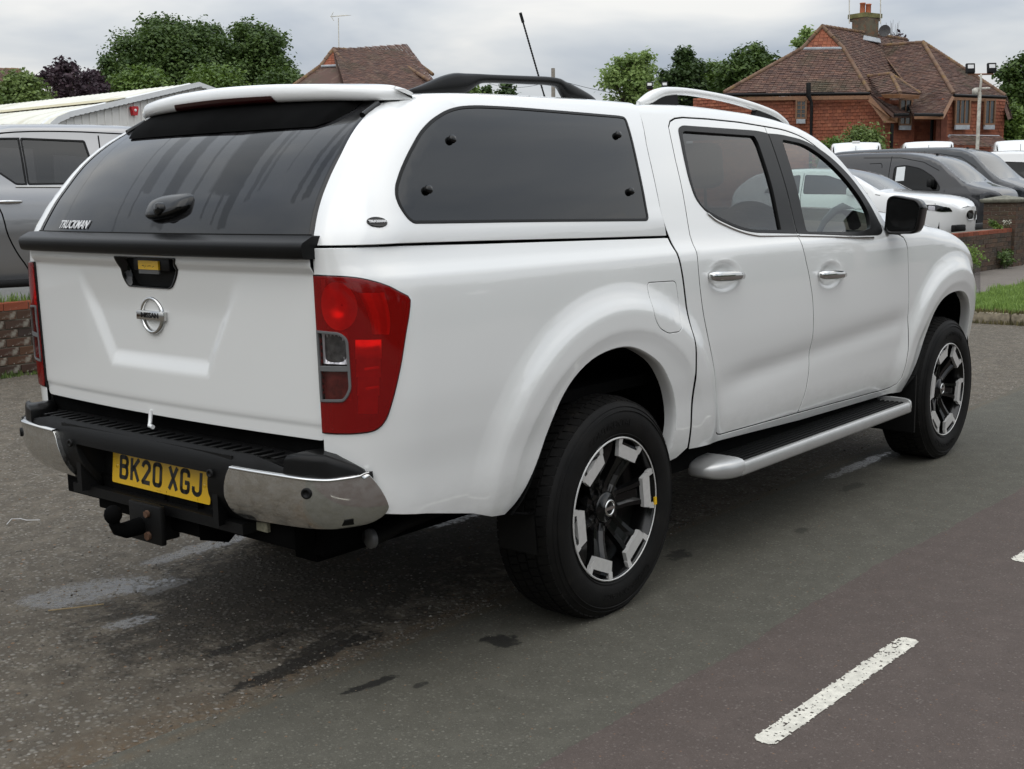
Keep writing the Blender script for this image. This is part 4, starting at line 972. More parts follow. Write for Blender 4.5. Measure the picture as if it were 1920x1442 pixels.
for sgn in (False, True):
    c = panel('chrome_corner', cbump, ch, M_chromed, BP, st=.02, lip=.02, off=.004, mirror=sgn)
    s0, z0 = .7472, .6605
    P = cbump(np.array([s0]), np.array([z0]))[0]; N = fnormal(cbump, np.array([s0]), np.array([z0]))[0]
    if sgn: P[1] *= -1; N[1] *= -1
    m = MB(); m.lathe([(.0, -.006), (.008, -.0065), (.009, -.010), (.014, -.010), (.0155, -.008), (.016, 0)], ax='y', n=24)
    o = m.build('parking_sensor', M_black, BP); o.rotation_mode = 'QUATERNION'; o.rotation_quaternion = Vector(N).to_track_quat('-Y', 'Z'); o.location = tuple(P)
    # bright rolled top edge
    A = np.array(crv([(.468,.7025),(.6472,.7015),(.7465,.6978),(.8035,.6967),(.8503,.700),(.916,.7052)], 5)); P = cbump(A[:, 0], A[:, 1]); N = fnormal(cbump, A[:, 0], A[:, 1])
    V = []; F = []
    for p, n_ in zip(P, N): V += [p+n_*.0045+np.array([0,0,-.004]), p+n_*.0075+np.array([0,0,-.001]), p+n_*.006+np.array([0,0,.0035]), p+n_*(-.012)+np.array([0,0,.006])]
    V = [v*np.array([1, -1 if sgn else 1, 1]) for v in V]
    F = [(i*4+j, (i+1)*4+j, (i+1)*4+j+1, i*4+j+1) for i in range(len(P)-1) for j in range(3)]
    part('chrome_top_edge', V, F, M_chrome, BP, True)
    # black corner pod on top
    V = []; F = []
    sg = -1 if sgn else 1
    base = [(.662,-.004),(.72,-.006),(.80,-.004),(.87,-.004),(.915,-.006),(.93,-.03),(.90,-.10),(.80,-.115),(.72,-.11),(.668,-.07)]
    for (hz_, sc_) in ((.70, 1.0), (.742, .97), (.757, .90), (.763, .70)):
        cen = np.array([.79, -.055])
        for (a, b) in base:
            q = cen+(np.array([a, b])-cen)*np.array([sc_, sc_]); P = bump_s(np.array(q[0]), np.array(.66)); N = fnormal(bump_s, np.array(q[0]), np.array(.66))
            v = P+N*q[1]; dz = -.045*max(0, (q[0]-.80)/.12)*(1 if hz_ > .72 else 0); v[2] = hz_+dz; v[1] *= sg; V.append(v)
    k = len(base)
    for j in range(3):
        for i in range(k): F.append((j*k+i, j*k+(i+1) % k, (j+1)*k+(i+1) % k, (j+1)*k+i))
    F.append(tuple(range(3*k, 4*k))); me = mesh('corner_pod', V, F, M_blackm, True); me.set_sharp_from_angle(angle=.9); link('corner_pod', me, BP)
    panel('corner_skirt', bump_s, [(.40,.535),(.80,.552),(.92,.575),(.93,.60),(.90,.61),(.46,.60)], M_black, BP, st=.05, lip=.02, off=-.008, mirror=sgn)
    panel('reflector_notch', cbump, [(.842,.564),(.875,.566),(.872,.582),(.848,.580)], M_black, BP, st=.03, lip=.004, off=.006, mirror=sgn)
# step pad with ribs
def pad(u, v):
    s = u*.80; P = bump_s(s, .745+0*s); x = P[..., 0]; x2 = -1.115; return np.stack([x+.004+(x2-x)*v, P[..., 1]*(1-0*v), .742-.010*sst(0, .25, v)+.004*sst(.5,1,v)+0*x-.02*sst(.52,.64,np.abs(s))*(1-v)], -1)
grid('step_pad', pad, np.linspace(-1, 1, 41), np.linspace(0, 1, 6), M_black, BP)
m = MB()
for i in range(27):
    y = -.60+i*.046
    if abs(y) > .62: continue
    x_ = float(bump_s(np.array(-y), np.array(.7))[0]); m.box((x_+.028, y-.008, .735), (x_+.11, y+.008, .7395))
m.build('step_rib', M_black, BP)
# plate recess
m = MB(); m.box((-1.235, -.45, .49), (-1.17, .45, .522)); m.box((-1.262, -.45, .674), (-1.19, .45, .73)); m.box((-1.185, -.44, .49), (-1.165, .44, .73)); m.build('plate_recess', M_black, BP)
for sg in (1, -1):
    m = MB(); m.prism([(sg*.350,-1.262),(sg*.375,-1.262),(sg*.355,-1.18),(sg*.33,-1.18)], .51, .69, 'z'); 
    m.V = [(b, a, c) for a, b, c in m.V]; m.build('recess_cheek', M_black, BP)
    m = MB(); m.lathe([(0, -.003), (.006, -.0035), (.0065, -.006), (.0125, -.006), (.013, 0)], (0, 0, 0), 'x', 20); m.build('parking_sensor', M_black, BP, M=Matrix.Translation((-1.2795, -sg*.372, .672)))
PL = bpy.data.objects.new('number_plate', None); COL.objects.link(PL); PL.parent = T
tilt = .11; px0, pz0 = -1.197, .600
def plq(x, y, z): return (px0+y*math.sin(tilt)-z*math.cos(tilt)*1.0, -x+.0, pz0+y*math.cos(tilt))
m = MB(); V = []
ol = rnd([(-.26,-.0555),(.26,-.0555),(.26,.0555),(-.26,.0555)], .008)
k = len(ol); V = [plq(a, b, 0) for a, b in ol]+[plq(a, b, .003) for a, b in ol]
m.add(V, [tuple(range(k, 2*k)), tuple(range(k))]+[(i, (i+1) % k, k+(i+1) % k, k+i) for i in range(k)]); m.build('plate', M_yellow, PL)
# plate characters built from strokes, 79 mm high, 50 mm wide, 14 mm stroke
def strokes(pathlist, x0, mbx, t=.0068):
    for path in pathlist:
        for (a, b) in zip(path[:-1], path[1:]):
            a = np.array(a, float); b = np.array(b, float); d = b-a; L = np.linalg.norm(d)
            if L < 1e-6: continue
            d /= L; n_ = np.array([-d[1], d[0]]); a2 = a-d*t*.45; b2 = b+d*t*.45
            q = [a2-n_*t, b2-n_*t, b2+n_*t, a2+n_*t]; V = [plq(x0+p[0], p[1], .0034) for p in q]+[plq(x0+p[0], p[1], .0040) for p in q]
            mbx.add(V, [(4,5,6,7), (0,1,5,4), (1,2,6,5), (2,3,7,6), (3,0,4,7)])
def arcp(cx_, cy_, rx, ry, a0, a1, n=8): return [(cx_+rx*math.cos(math.radians(a0+(a1-a0)*i/n)), cy_+ry*math.sin(math.radians(a0+(a1-a0)*i/n))) for i in range(n+1)]
w, h = .0182, .0327
CH = {
 'B': [[(-w,-h),(-w,h),(w-.011,h)]+arcp(w-.011,h-.0145,.011,.0145,90,-90)[1:]+[(-w,h-.029)], [(w-.011,h-.029)]+arcp(w-.011,-h+.0182,.011,.0182,90,-90)[1:]+[(-w,-h)]],
 'K': [[(-w,-h),(-w,h)], [(w,h),(-w+.004,-.002)], [(-.006,.010),(w,-h)]],
 '2': [arcp(0,h-.0175,w,.0175,170,-20)+[(-w,-h),(w,-h)]],
 '0': [[(-w,-h+.012),(-w,h-.012)]+arcp(-w+.012,h-.012,.012,.012,180,90)[1:]+arcp(w-.012,h-.012,.012,.012,90,0)+[(w,-h+.012)]+arcp(w-.012,-h+.012,.012,.012,0,-90)[1:]+arcp(-w+.012,-h+.012,.012,.012,-90,-180)],
 'X': [[(-w,-h),(w,h)], [(-w,h),(w,-h)]],
 'G': [[(w,h-.016)]+arcp(w-.012,h-.012,.012,.012,0,90)+arcp(-w+.012,h-.012,.012,.012,90,180)+[(-w,-h+.012)]+arcp(-w+.012,-h+.012,.012,.012,180,270)[1:]+arcp(w-.012,-h+.012,.012,.012,270,360)+[(w,-.004),(.003,-.004)]],
 'J': [[(w,h),(w,-h+.014)]+arcp(0,-h+.014,w,.014,0,-180)+[(-w,-h+.020)]],
}
xx = -.219+.025; mt = MB()
for c_ in 'BK20 XGJ':
    if c_ == ' ': xx += .033-.011; continue
    strokes(CH[c_], xx, mt); xx += .061
mt.build('plate_characters', M_text, PL, recalc=False)
put_text('Trade Plate Centre', .0085, M_text, PL, lambda x, y, z: plq(x, -.0485+y, .004), 'plate_small_print') if False else None
put_text('.....  .....', .010, M_text, PL, lambda x, y, z: plq(x, -.046+y, .0045), 'plate_small_print')
m = MB()
for yy in (.232, -.232): m.lathe([(0, -.006), (.006, -.005), (.008, -.003)], (px0, yy, pz0), 'x', 12)
m.build('plate_screw', M_yellow, PL)
# ------------------------------------------------------------------ tow bar, exhaust
TB = bpy.data.objects.new('tow_bar', None); COL.objects.link(TB); TB.parent = T
m = MB(); m.box((-1.17, -.60, .455), (-1.09, .60, .545)); m.build('cross_beam', M_under, TB, bevel=.006)
m = MB(); m.box((-1.20, -.02, .44), (-1.08, .36, .56)); m.prism([(-1.20,.55),(-1.20,.43),(-1.10,.40),(-1.02,.46),(-1.02,.55)], -.20, -.04); m.build('mounting_bracket', M_under, TB, bevel=.006)
m = MB(); m.box((-1.28, -.11, .405), (-1.26, .06, .53)); m.box((-1.26, -.05, .40), (-1.17, .05, .52)); m.build('tow_plate', M_black, TB, bevel=.006)
m = MB(); m.tube([(-1.275, .0, .455), (-1.33, .0, .452), (-1.36, .0, .462), (-1.372, .0, .485)], [.028, .026, .020, .016], 14); m.lathe([(0, -.028), (.018, -.024), (.026, -.010), (.0275, 0), (.024, .016), (.012, .026), (0, .029)], (-1.372, 0, .510), 'z', 20); m.build('tow_ball', M_under, TB)
m = MB(); m.box((-1.185, -.50, .495), (-1.174, -.445, .53)); m.build('type_label', simple('faded_label', (.22,.21,.15), .7, var=.3, nscale=90), TB)
m = MB(); m.tube([(-1.29, -.045, .43), (-1.27, -.045, .43)], .014, 6); m.tube([(-1.29, .045, .43), (-1.27, .045, .43)], .014, 6); m.tube([(-1.29, -.045, .50), (-1.27, -.045, .50)], .012, 6); m.build('bolt_head', M_rust, TB)
m = MB(); m.tube([(-.35, -.60, .47), (-.74, -.615, .455), (-.925, -.655, .445)], .030, 18); m.build('exhaust_pipe', M_black, T)
m = MB(); m.lathe([(0, -.004), (.029, -.004), (.0305, -.001), (.0305, .012)], (0, 0, 0), 'x', 24); m.build('exhaust_end_cap', simple('dull_cap', .14, .45, .3), T, M=Matrix.Translation((-.930, -.657, .445)) @ Matrix.Rotation(-.22, 4, 'Z'))
# ------------------------------------------------------------------ mud flaps
for sg in (-1, 1):
    m = MB()
    A = np.array(crv(arch[:6], 3))[::-1]; n_ = len(A); V = []
    for (a_, b_) in A: V += [(a_+.006, sg*.915, b_), (a_*.25+.75*(-.462), sg*(.80+.10*max(0, (b_-.55)/.25)), b_-.02)]
    V += [(-.49, sg*.937, .47), (-.475, sg*.78, .45), (-.478, sg*.940, .335), (-.478, sg*.785, .335)]
    q = len(V)//2; m.add(V, [(2*i, 2*i+2, 2*i+3, 2*i+1) for i in range(q-1)])
    V2 = [(x+.012, y*.995, z) for x, y, z in V[-10:]]; k2 = len(V2)//2; m.add(V2, [(2*i, 2*i+2, 2*i+3, 2*i+1) for i in range(k2-1)])
    m.build('rear_mud_flap', M_black, T)
    m = MB(); m.box((2.655, sg*.66, .22), (2.668, sg*.925, .52)); m.add([(2.66, sg*.925, .52), (2.74, sg*.93, .66), (2.66, sg*.70, .52), (2.74, sg*.70, .66), (2.60, sg*.885, .45), (2.60, sg*.7, .45)], [(0,1,3,2), (0,2,5,4)])
    m.build('front_mud_flap', M_black, T)
# ------------------------------------------------------------------ wheels
WY = .905
def build_wheel(name):
    Wt = bpy.data.objects.new(name, None); COL.objects.link(Wt)
    m = MB()   # axis y, outer face towards -y
    R = .386
    prof = [(.243,.02),(.246,-.100),(.252,-.112),(.262,-.119),(.285,-.127),(.310,-.130),(.335,-.127),(.352,-.120),(.366,-.111),(.376,-.101),(.3815,-.090),(.384,-.06),(.3845,.0),(.384,.06),(.3815,.090),(.376,.101),(.35,.122),(.30,.130),(.25,.112)]
    m.lathe([(r, h) for r, h in prof], (0, 0, 0), 'y', 96)
    o = m.build('tyre', M_rubber, Wt)
    for v in o.data.vertices:
        if v.co.z < -.377: v.co.z = -.377-(abs(v.co.z)-.377)*.05
    # tread blocks
    m = MB(); nb = 72
    for i in range(nb):
        a = 2*math.pi*i/nb
        for (y0, y1, da, r0, r1) in ((-.104, -.066, 0, .372, .3885), (-.058, -.022, .5, .380, .3905), (-.016, .016, .1, .380, .3908), (.022, .058, .6, .380, .3905), (.066, .104, .2, .372, .3885)):
            aa = a+da*2*math.pi/nb; hw = 2*math.pi/nb*.41
            V = []
            for r_ in (r0, r1):
                for (y, sk) in ((y0, -.25), (y1, .25)):
                    for s_ in (-1, 1):
                        rr_ = r_-(.010 if (abs(y) > .1) else 0); an = aa+s_*hw+sk*hw
                        V.append((rr_*math.cos(an), y, max(rr_*math.sin(an), -.3775)))
            m.add(V, [(4,5,7,6), (0,1,5,4), (2,6,7,3), (0,4,6,2), (1,3,7,5)])
    m.build('tread_block', M_rubber, Wt)
    # sidewall rings and raised lettering strips
    m = MB()
    for (r_, h_) in ((.262, -.1205), (.343, -.1265), (.357, -.1185)): m.lathe([(r_-.0025, h_+.001), (r_, h_-.0022), (r_+.0025, h_+.001)], (0, 0, 0), 'y', 96)
    m.build('sidewall_ring', M_rubber, Wt)
    for base in (100, 280):
        s_ = 'CONTINENTAL' if base == 100 else 'CROSSCONTACT'
        me = text_mesh(s_, .030, bold=.0004, extrude=.0006)
        for v in me.vertices:
            a = math.radians(base)-v.co.x/.305*1.25; r_ = .303+v.co.y; z = v.co.z; v.co = (r_*math.cos(a), -.1308-z, r_*math.sin(a))
        me.materials.clear(); me.materials.append(M_rubber); link('sidewall_lettering', me, Wt)
    # rim barrel and lip
    m = MB(); m.lathe([(.2495,-.112),(.2525,-.116),(.250,-.119),(.2455,-.118),(.243,-.108),(.236,-.095),(.229,-.06),(.222,.0),(.215,.09),(.228,.105)], (0, 0, 0), 'y', 96); m.build('rim_barrel', M_rimblk, Wt)
    m = MB(); m.lathe([(.2520,-.117),(.2490,-.1205),(.2462,-.1195),(.2455,-.116)], (0, 0, 0), 'y', 96); m.build('rim_lip', M_mach, Wt)
    # spokes
    def pz(r, a, y): return (r*math.cos(a), y, r*math.sin(a))
    m = MB(); mf = MB(); ms = MB()
    for k in range(6):
        mf = MB(); c_ = math.radians(7+60*k); D = math.radians
        # black spoke: hub to staple, widening, with sunken centre
        def ysp(r): return -.064-.047*sst(.06, .235, r)
        rows = []
        for r_, hwid in ((.045, 29.9), (.085, 24), (.12, 17), (.155, 14.5), (.18, 14.2), (.205, 14.6), (.232, 14.6)):
            y = float(ysp(r_)); hw = D(hwid)
            rows.append([pz(r_, c_-hw, y+.030), pz(r_, c_-hw, y), pz(r_, c_-hw*.62, y-.002), pz(r_, c_-hw*.35, y+.010), pz(r_, c_+hw*.35, y+.010), pz(r_, c_+hw*.62, y-.002), pz(r_, c_+hw, y), pz(r_, c_+hw, y+.030)])
        V = [p for r_ in rows for p in r_]; n_ = 8
        m.add(V, [(j*n_+i, j*n_+i+1, (j+1)*n_+i+1, (j+1)*n_+i) for j in range(len(rows)-1) for i in range(n_-1)])
        # machined staple: bar + two legs
        def slab(rin, rout, a0, a1, y0, y1, mm, seg=6, th=.014):
            V = []; 
            for i in range(seg+1):
                a = a0+(a1-a0)*i/seg
                V += [pz(rin, a, y0), pz(rout, a, y1), pz(rin, a, y0+th), pz(rout, a, y1+th)]
            F = []
            for i in range(seg):
                q = i*4; F += [(q, q+4, q+5, q+1), (q+1, q+5, q+7, q+3), (q, q+2, q+6, q+4)]
            F += [(0, 1, 3, 2), (seg*4, seg*4+2, seg*4+3, seg*4+1)]; mm.add(V, F)
        def chord(r_in, r_out, hw, mm):
            # straight bar like the cut face in the wheel
            a0, a1 = c_-D(hw), c_+D(hw); p = [(r_in, a0), (r_in, a1), (r_out, a1), (r_out, a0)]
            V = [pz(r, a, -.1135) for r, a in p]+[pz(r, a, -.098) for r, a in p]
            mm.add(V, [(0, 1, 2, 3), (4, 7, 6, 5), (0, 4, 5, 1), (1, 5, 6, 2), (2, 6, 7, 3), (3, 7, 4, 0)])
        chord(.184, .2295, 17.0, mf)
        slab(.221, .2518, c_-D(18.0), c_-D(13.0), -.1137, -.1178, mf, 2); slab(.221, .2518, c_+D(13.0), c_+D(18.0), -.1137, -.1178, mf, 2)
        mf.build('machined_face', M_mach, Wt)
        # hub arms between spokes: sloping facets
        ci = c_+D(30)
        V = [pz(.055, ci-D(26), -.066), pz(.055, ci+D(26), -.066), pz(.10, ci+D(16), -.060), pz(.10, ci-D(16), -.060), pz(.11, ci, -.030)]
        m.add(V, [(0, 1, 2, 3), (3, 2, 4)])
        # wheel nuts
        a = c_+D(30); m.tube([pz(.060, a, -.03), pz(.060, a, -.070)], .011, 6)
    m.lathe([(.232,-.040),(.20,-.03),(.12,-.018),(.05,-.03)], (0, 0, 0), 'y', 60)
    m.build('spoke', M_rimblk, Wt)
    m = MB(); m.lathe([(.058,-.05),(.056,-.072),(.050,-.078),(.034,-.080),(.033,-.088),(.030,-.0905),(0,-.0915)], (0, 0, 0), 'y', 40); m.build('hub_cap', M_rimblk, Wt)
    m = MB(); m.lathe([(.0295,-.0908),(.028,-.0935),(.0225,-.0935),(.0215,-.0908)], (0, 0, 0), 'y', 40); m.box((-.024, -.0945, -.0052), (.024, -.0905, .0052)); m.build('hub_badge', M_chrome, Wt)
    m = MB(); m.lathe([(0,-.01),(.15,-.01),(.165,.0),(.165,.02),(0,.02)], (0, 0, 0), 'y', 40); m.build('brake_disc', M_steel, Wt)
    return Wt
w0 = build_wheel('wheel'); w0.location = (0, -WY+.130-.018, .3785)
def wcopy(loc, rz=0., roll=0.):
    c = copy_tree(w0); c.location = loc; c.rotation_euler = (0, roll, rz); return c
wf = wcopy((3.15, -WY+.130-.018, .3785), 0, math.radians(18))
wl = wcopy((0, WY-.130+.018, .3785), math.pi, .4); wl2 = wcopy((3.15, WY-.130+.018, .3785), math.pi, .9)
for w_ in (w0, wf, wl, wl2): w_.parent = T
m = MB(); m.box((-.014, -.006, -.006), (.014, .0, .006)); o = m.build('balance_weight', M_yellow, T); o.location = (.2445, -WY-.0035, .3785-.020); o.rotation_euler = (0, math.radians(85), 0)
# ------------------------------------------------------------------ side steps
for sg in (-1, 1):
    ST = bpy.data.objects.new('side_step', None); COL.objects.link(ST); ST.parent = T
    y0, y1 = .785, .985; x0, x1 = .73, 2.42; zt = .418
    m = MB(); m.box((x0, min(sg*y0, sg*y1), zt-.030), (x1, max(sg*y0, sg*y1), zt-.006)); m.build('step_board', M_black, ST, bevel=.004)
    m = MB()
    for i in range(7):
        yy = y0+.028+i*.0235; m.box((x0+.01, sg*yy-.0055, zt-.0065), (x1-.01, sg*yy+.0055, zt+.001))
    m.build('step_rib', M_black, ST)
    prof = [(y1-.014,zt-.003),(y1-.010,zt+.0015),(y1+.006,zt-.001),(y1+.010,zt-.005),(y1+.013,zt-.043),(y1+.009,zt-.050),(y1-.02,zt-.052),(y1-.03,zt-.03)]
    m = MB(); k = len(prof); V = [(x0-.0, sg*a, b) for a, b in prof]+[(x1, sg*a, b) for a, b in prof]
    m.add(V, [(i, (i+1) % k, k+(i+1) % k, k+i) for i in range(k)]+[tuple(range(k)), tuple(range(k, 2*k))], True); o = m.build('step_edge', M_silver, ST); o.data.set_sharp_from_angle(angle=1.)
    for (xa, xb) in ((x0+.02, x0-.135), (x1-.01, x1+.075)):
        V = []; F = []; n_ = 9; k = 16
        for j in range(n_+1):
            t = j/n_; x = xa+(xb-xa)*t; sc = math.sqrt(max(0, 1-t**3.2)) if j < n_ else .15
            yo_, yi_ = .999-.055*t**2.2, .785+.02*t
            for i in range(k):
                an = 2*math.pi*i/k; c_, s_ = math.cos(an), math.sin(an)
                V.append((x, sg*((yo_+yi_)/2+(yo_-yi_)/2*(.35+.65*sc)*np.sign(c_)*abs(c_)**.45), zt-.020-.004*t+.039*(.25+.75*sc)*np.sign(s_)*abs(s_)**.5))
        for j in range(n_):
            for i in range(k): F.append((j*k+i, j*k+(i+1) % k, (j+1)*k+(i+1) % k, (j+1)*k+i))
        F.append(tuple(range(k))); F.append(tuple(range(n_*k, (n_+1)*k)))
        me = mesh('step_end_cap', V, F, M_silver, True); bm = bmesh.new(); bm.from_mesh(me); bmesh.ops.recalc_face_normals(bm, faces=bm.faces); bm.to_mesh(me); bm.free(); me.set_sharp_from_angle(angle=1.0); link('step_end_cap', me, ST)
    for x in (.85, 1.5, 2.2): m = MB(); m.box((x-.03, min(sg*.55, sg*.80), .36), (x+.03, max(sg*.55, sg*.80), .40)); m.build('step_bracket', M_under, ST)
    # door mirrors
    MR = bpy.data.objects.new('door_mirror', None); COL.objects.link(MR); MR.parent = T
    m = MB(); cy_, cz_ = .985, 1.335
    out = rnd([(-.085,-.088),(.066,-.086),(.086,.040),(.064,.068),(-.074,.094)], [.03,.035,.05,.05,.04], 5)
    k = len(out); V = []; F = []
    for (dx, sc) in ((-.045, .90), (-.052, 1.0), (-.02, 1.04), (.03, 1.02), (.07, .88), (.10, .60), (.11, .25)):
        for (a, b) in out: V.append((2.30+dx, sg*(cy_+a*sc), cz_+b*sc))
    for j in range(6):
        for i in range(k): F.append((j*k+i, j*k+(i+1) % k, (j+1)*k+(i+1) % k, (j+1)*k+i))
    F.append(tuple(range(6*k, 7*k))); m.add(V, F, True); m.build('mirror_housing', M_gloss, MR)
    m = MB(); V = [(2.30-.046, sg*(cy_+a*.88), cz_+b*.88) for a, b in out]+[(2.30-.03, sg*(cy_+a*.92), cz_+b*.92) for a, b in out]
    m.add(V, [tuple(range(k)), tuple(range(k, 2*k))]+[(i, (i+1) % k, k+(i+1) % k, k+i) for i in range(k)]); m.build('mirror_glass', M_gloss, MR)
    m = MB(); m.tube([(2.30, sg*.84, 1.262), (2.295, sg*.90, 1.262), (2.295, sg*.96, 1.265)], [.022, .020, .026], 10); m.build('mirror_arm', M_blackm, MR)
# ------------------------------------------------------------------ cabin interior
def rbox(name, a, b, mat, parent, bv=.03, M=None):
    m = MB(); m.box(a, b, M); return m.build(name, mat, parent, bevel=bv, seg=3)
for (x, ys) in ((1.74, (.37, -.37)), (.86, (.40, -.40))):
    for y in ys:
        S = bpy.data.objects.new('seat', None); COL.objects.link(S); S.parent = T
        wd = .25 if x > 1 else .34
        R_ = Matrix.Translation((x-.22, y, .92)) @ Matrix.Rotation(math.radians(-16), 4, 'Y')
        rbox('seat_back', (-.06, -wd, -.12), (.06, wd, .46), M_seat, S, .04, R_)
        rbox('seat_cushion', (x-.22, y-wd, .78), (x+.28, y+wd, .90), M_seat, S, .04)
        R2 = Matrix.Translation((x-.34, y, 1.54)) @ Matrix.Rotation(math.radians(-10), 4, 'Y')
        rbox('headrest', (-.05, -.135, -.07), (.05, .135, .13), M_seat, S, .045, R2)
        m = MB()
        for s_ in (-.05, .05): m.tube([(x-.32, y+s_, 1.34), (x-.34, y+s_, 1.50)], .007, 6)
        m.build('headrest_post', M_steel, S)
m = MB(); m.prism([(2.02,1.02),(2.10,1.20),(2.20,1.245),(2.42,1.235),(2.46,.9),(2.1,.8)], -.72, .72); m.build('dashboard', M_dash, T, bevel=.02)
m = MB(); m.tube([(2.13,-.62,1.245),(2.20,-.615,1.30),(2.32,-.61,1.35),(2.44,-.60,1.365),(2.54,-.60,1.34),(2.60,-.60,1.27)], [.012,.016,.020,.026,.030,.032], 8); m.build('dashboard_end_trim', M_blackm, T)
SW = bpy.data.objects.new('steering_wheel', None); COL.objects.link(SW); SW.parent = T
Ms = Matrix.Translation((1.98, -.37, 1.225)) @ Matrix.Rotation(math.radians(-24), 4, 'Y')
m = MB(); m.tube([tuple(Ms @ Vector((0, .185*math.cos(a), .185*math.sin(a)))) for a in np.linspace(0, 2*math.pi, 33)], .016, 10, cap=False); m.build('wheel_rim', M_blackm, SW)
m = MB()
for a in (0, 180, 270): m.tube([tuple(Ms @ Vector((.0, .04*math.cos(math.radians(a)), .04*math.sin(math.radians(a))))), tuple(Ms @ Vector((0, .18*math.cos(math.radians(a)), .18*math.sin(math.radians(a)))))], .016, 8)
m.build('wheel_spoke', M_seatg, SW); m = MB(); m.box((-.03, -.065, -.055), (.03, .065, .055), Ms); m.build('wheel_hub', M_blackm, SW, bevel=.02)
m = MB(); m.box((.50, -.62, 1.735), (1.72, .62, 1.745)); m.build('headlining', M_seatg, T)
for sg in (1, -1):
    m = MB(); m.box((.52, sg*.815-.01, .55), (2.4, sg*.815+.01, 1.22)); m.build('door_card', M_dash, T)
def rw(u, v): return np.stack([.50-.0*u+.10*(u-.5)*0+0*v, v*.60, 1.26+u*.42], -1)
grid('rear_screen', rw, np.linspace(0, 1, 3), np.linspace(-1, 1, 3), M_glass_p, T)
m = MB(); m.box((2.02, -.07, 1.60), (2.06, .07, 1.66)); m.build('rear_view_mirror', M_blackm, T, bevel=.01)
# ------------------------------------------------------------------ ground, road, pavement
def S(o, name=None): o['kind'] = 'structure'; return o
def vdist(b, cx_, cy_, rx, ry, rot=0., nz=None, amp=.35):
    """noisy ellipse distance in object space (1 at the rim)"""
    mp = b.n('ShaderNodeMapping', vector_type='TEXTURE'); mp.inputs['Location'].default_value = (cx_, cy_, 0); mp.inputs['Rotation'].default_value = (0, 0, rot); mp.inputs['Scale'].default_value = (rx, ry, 1)
    b.L.new(b.obj(), mp.inputs[0]); s = b.sep(mp.outputs[0]); l = b.math('SQRT', b.math('ADD', b.math('MULTIPLY', s[0], s[0]), b.math('MULTIPLY', s[1], s[1])))
    if nz is not None: l = b.math('ADD', l, b.math('MULTIPLY', b.math('SUBTRACT', nz, .5), amp*2))
    return l
def blob(b, spots, nz, soft=.25, amp=.6):
    m = None
    for (x, y, rx, ry, rot, a) in spots:
        d = b.ramp(vdist(b, x, y, rx, ry, rot, nz, amp), [(max(0, 1-soft)*.5, a), ((1+soft)*.5, 0.)]) if False else b.math('MULTIPLY', b.math('SUBTRACT', 1+soft, vdist(b, x, y, rx, ry, rot, nz, amp), True), a/(2*soft) if soft > 0 else 1, True)
        d = b.math('MINIMUM', d, a); m = d if m is None else b.math('MAXIMUM', m, d)
    return m
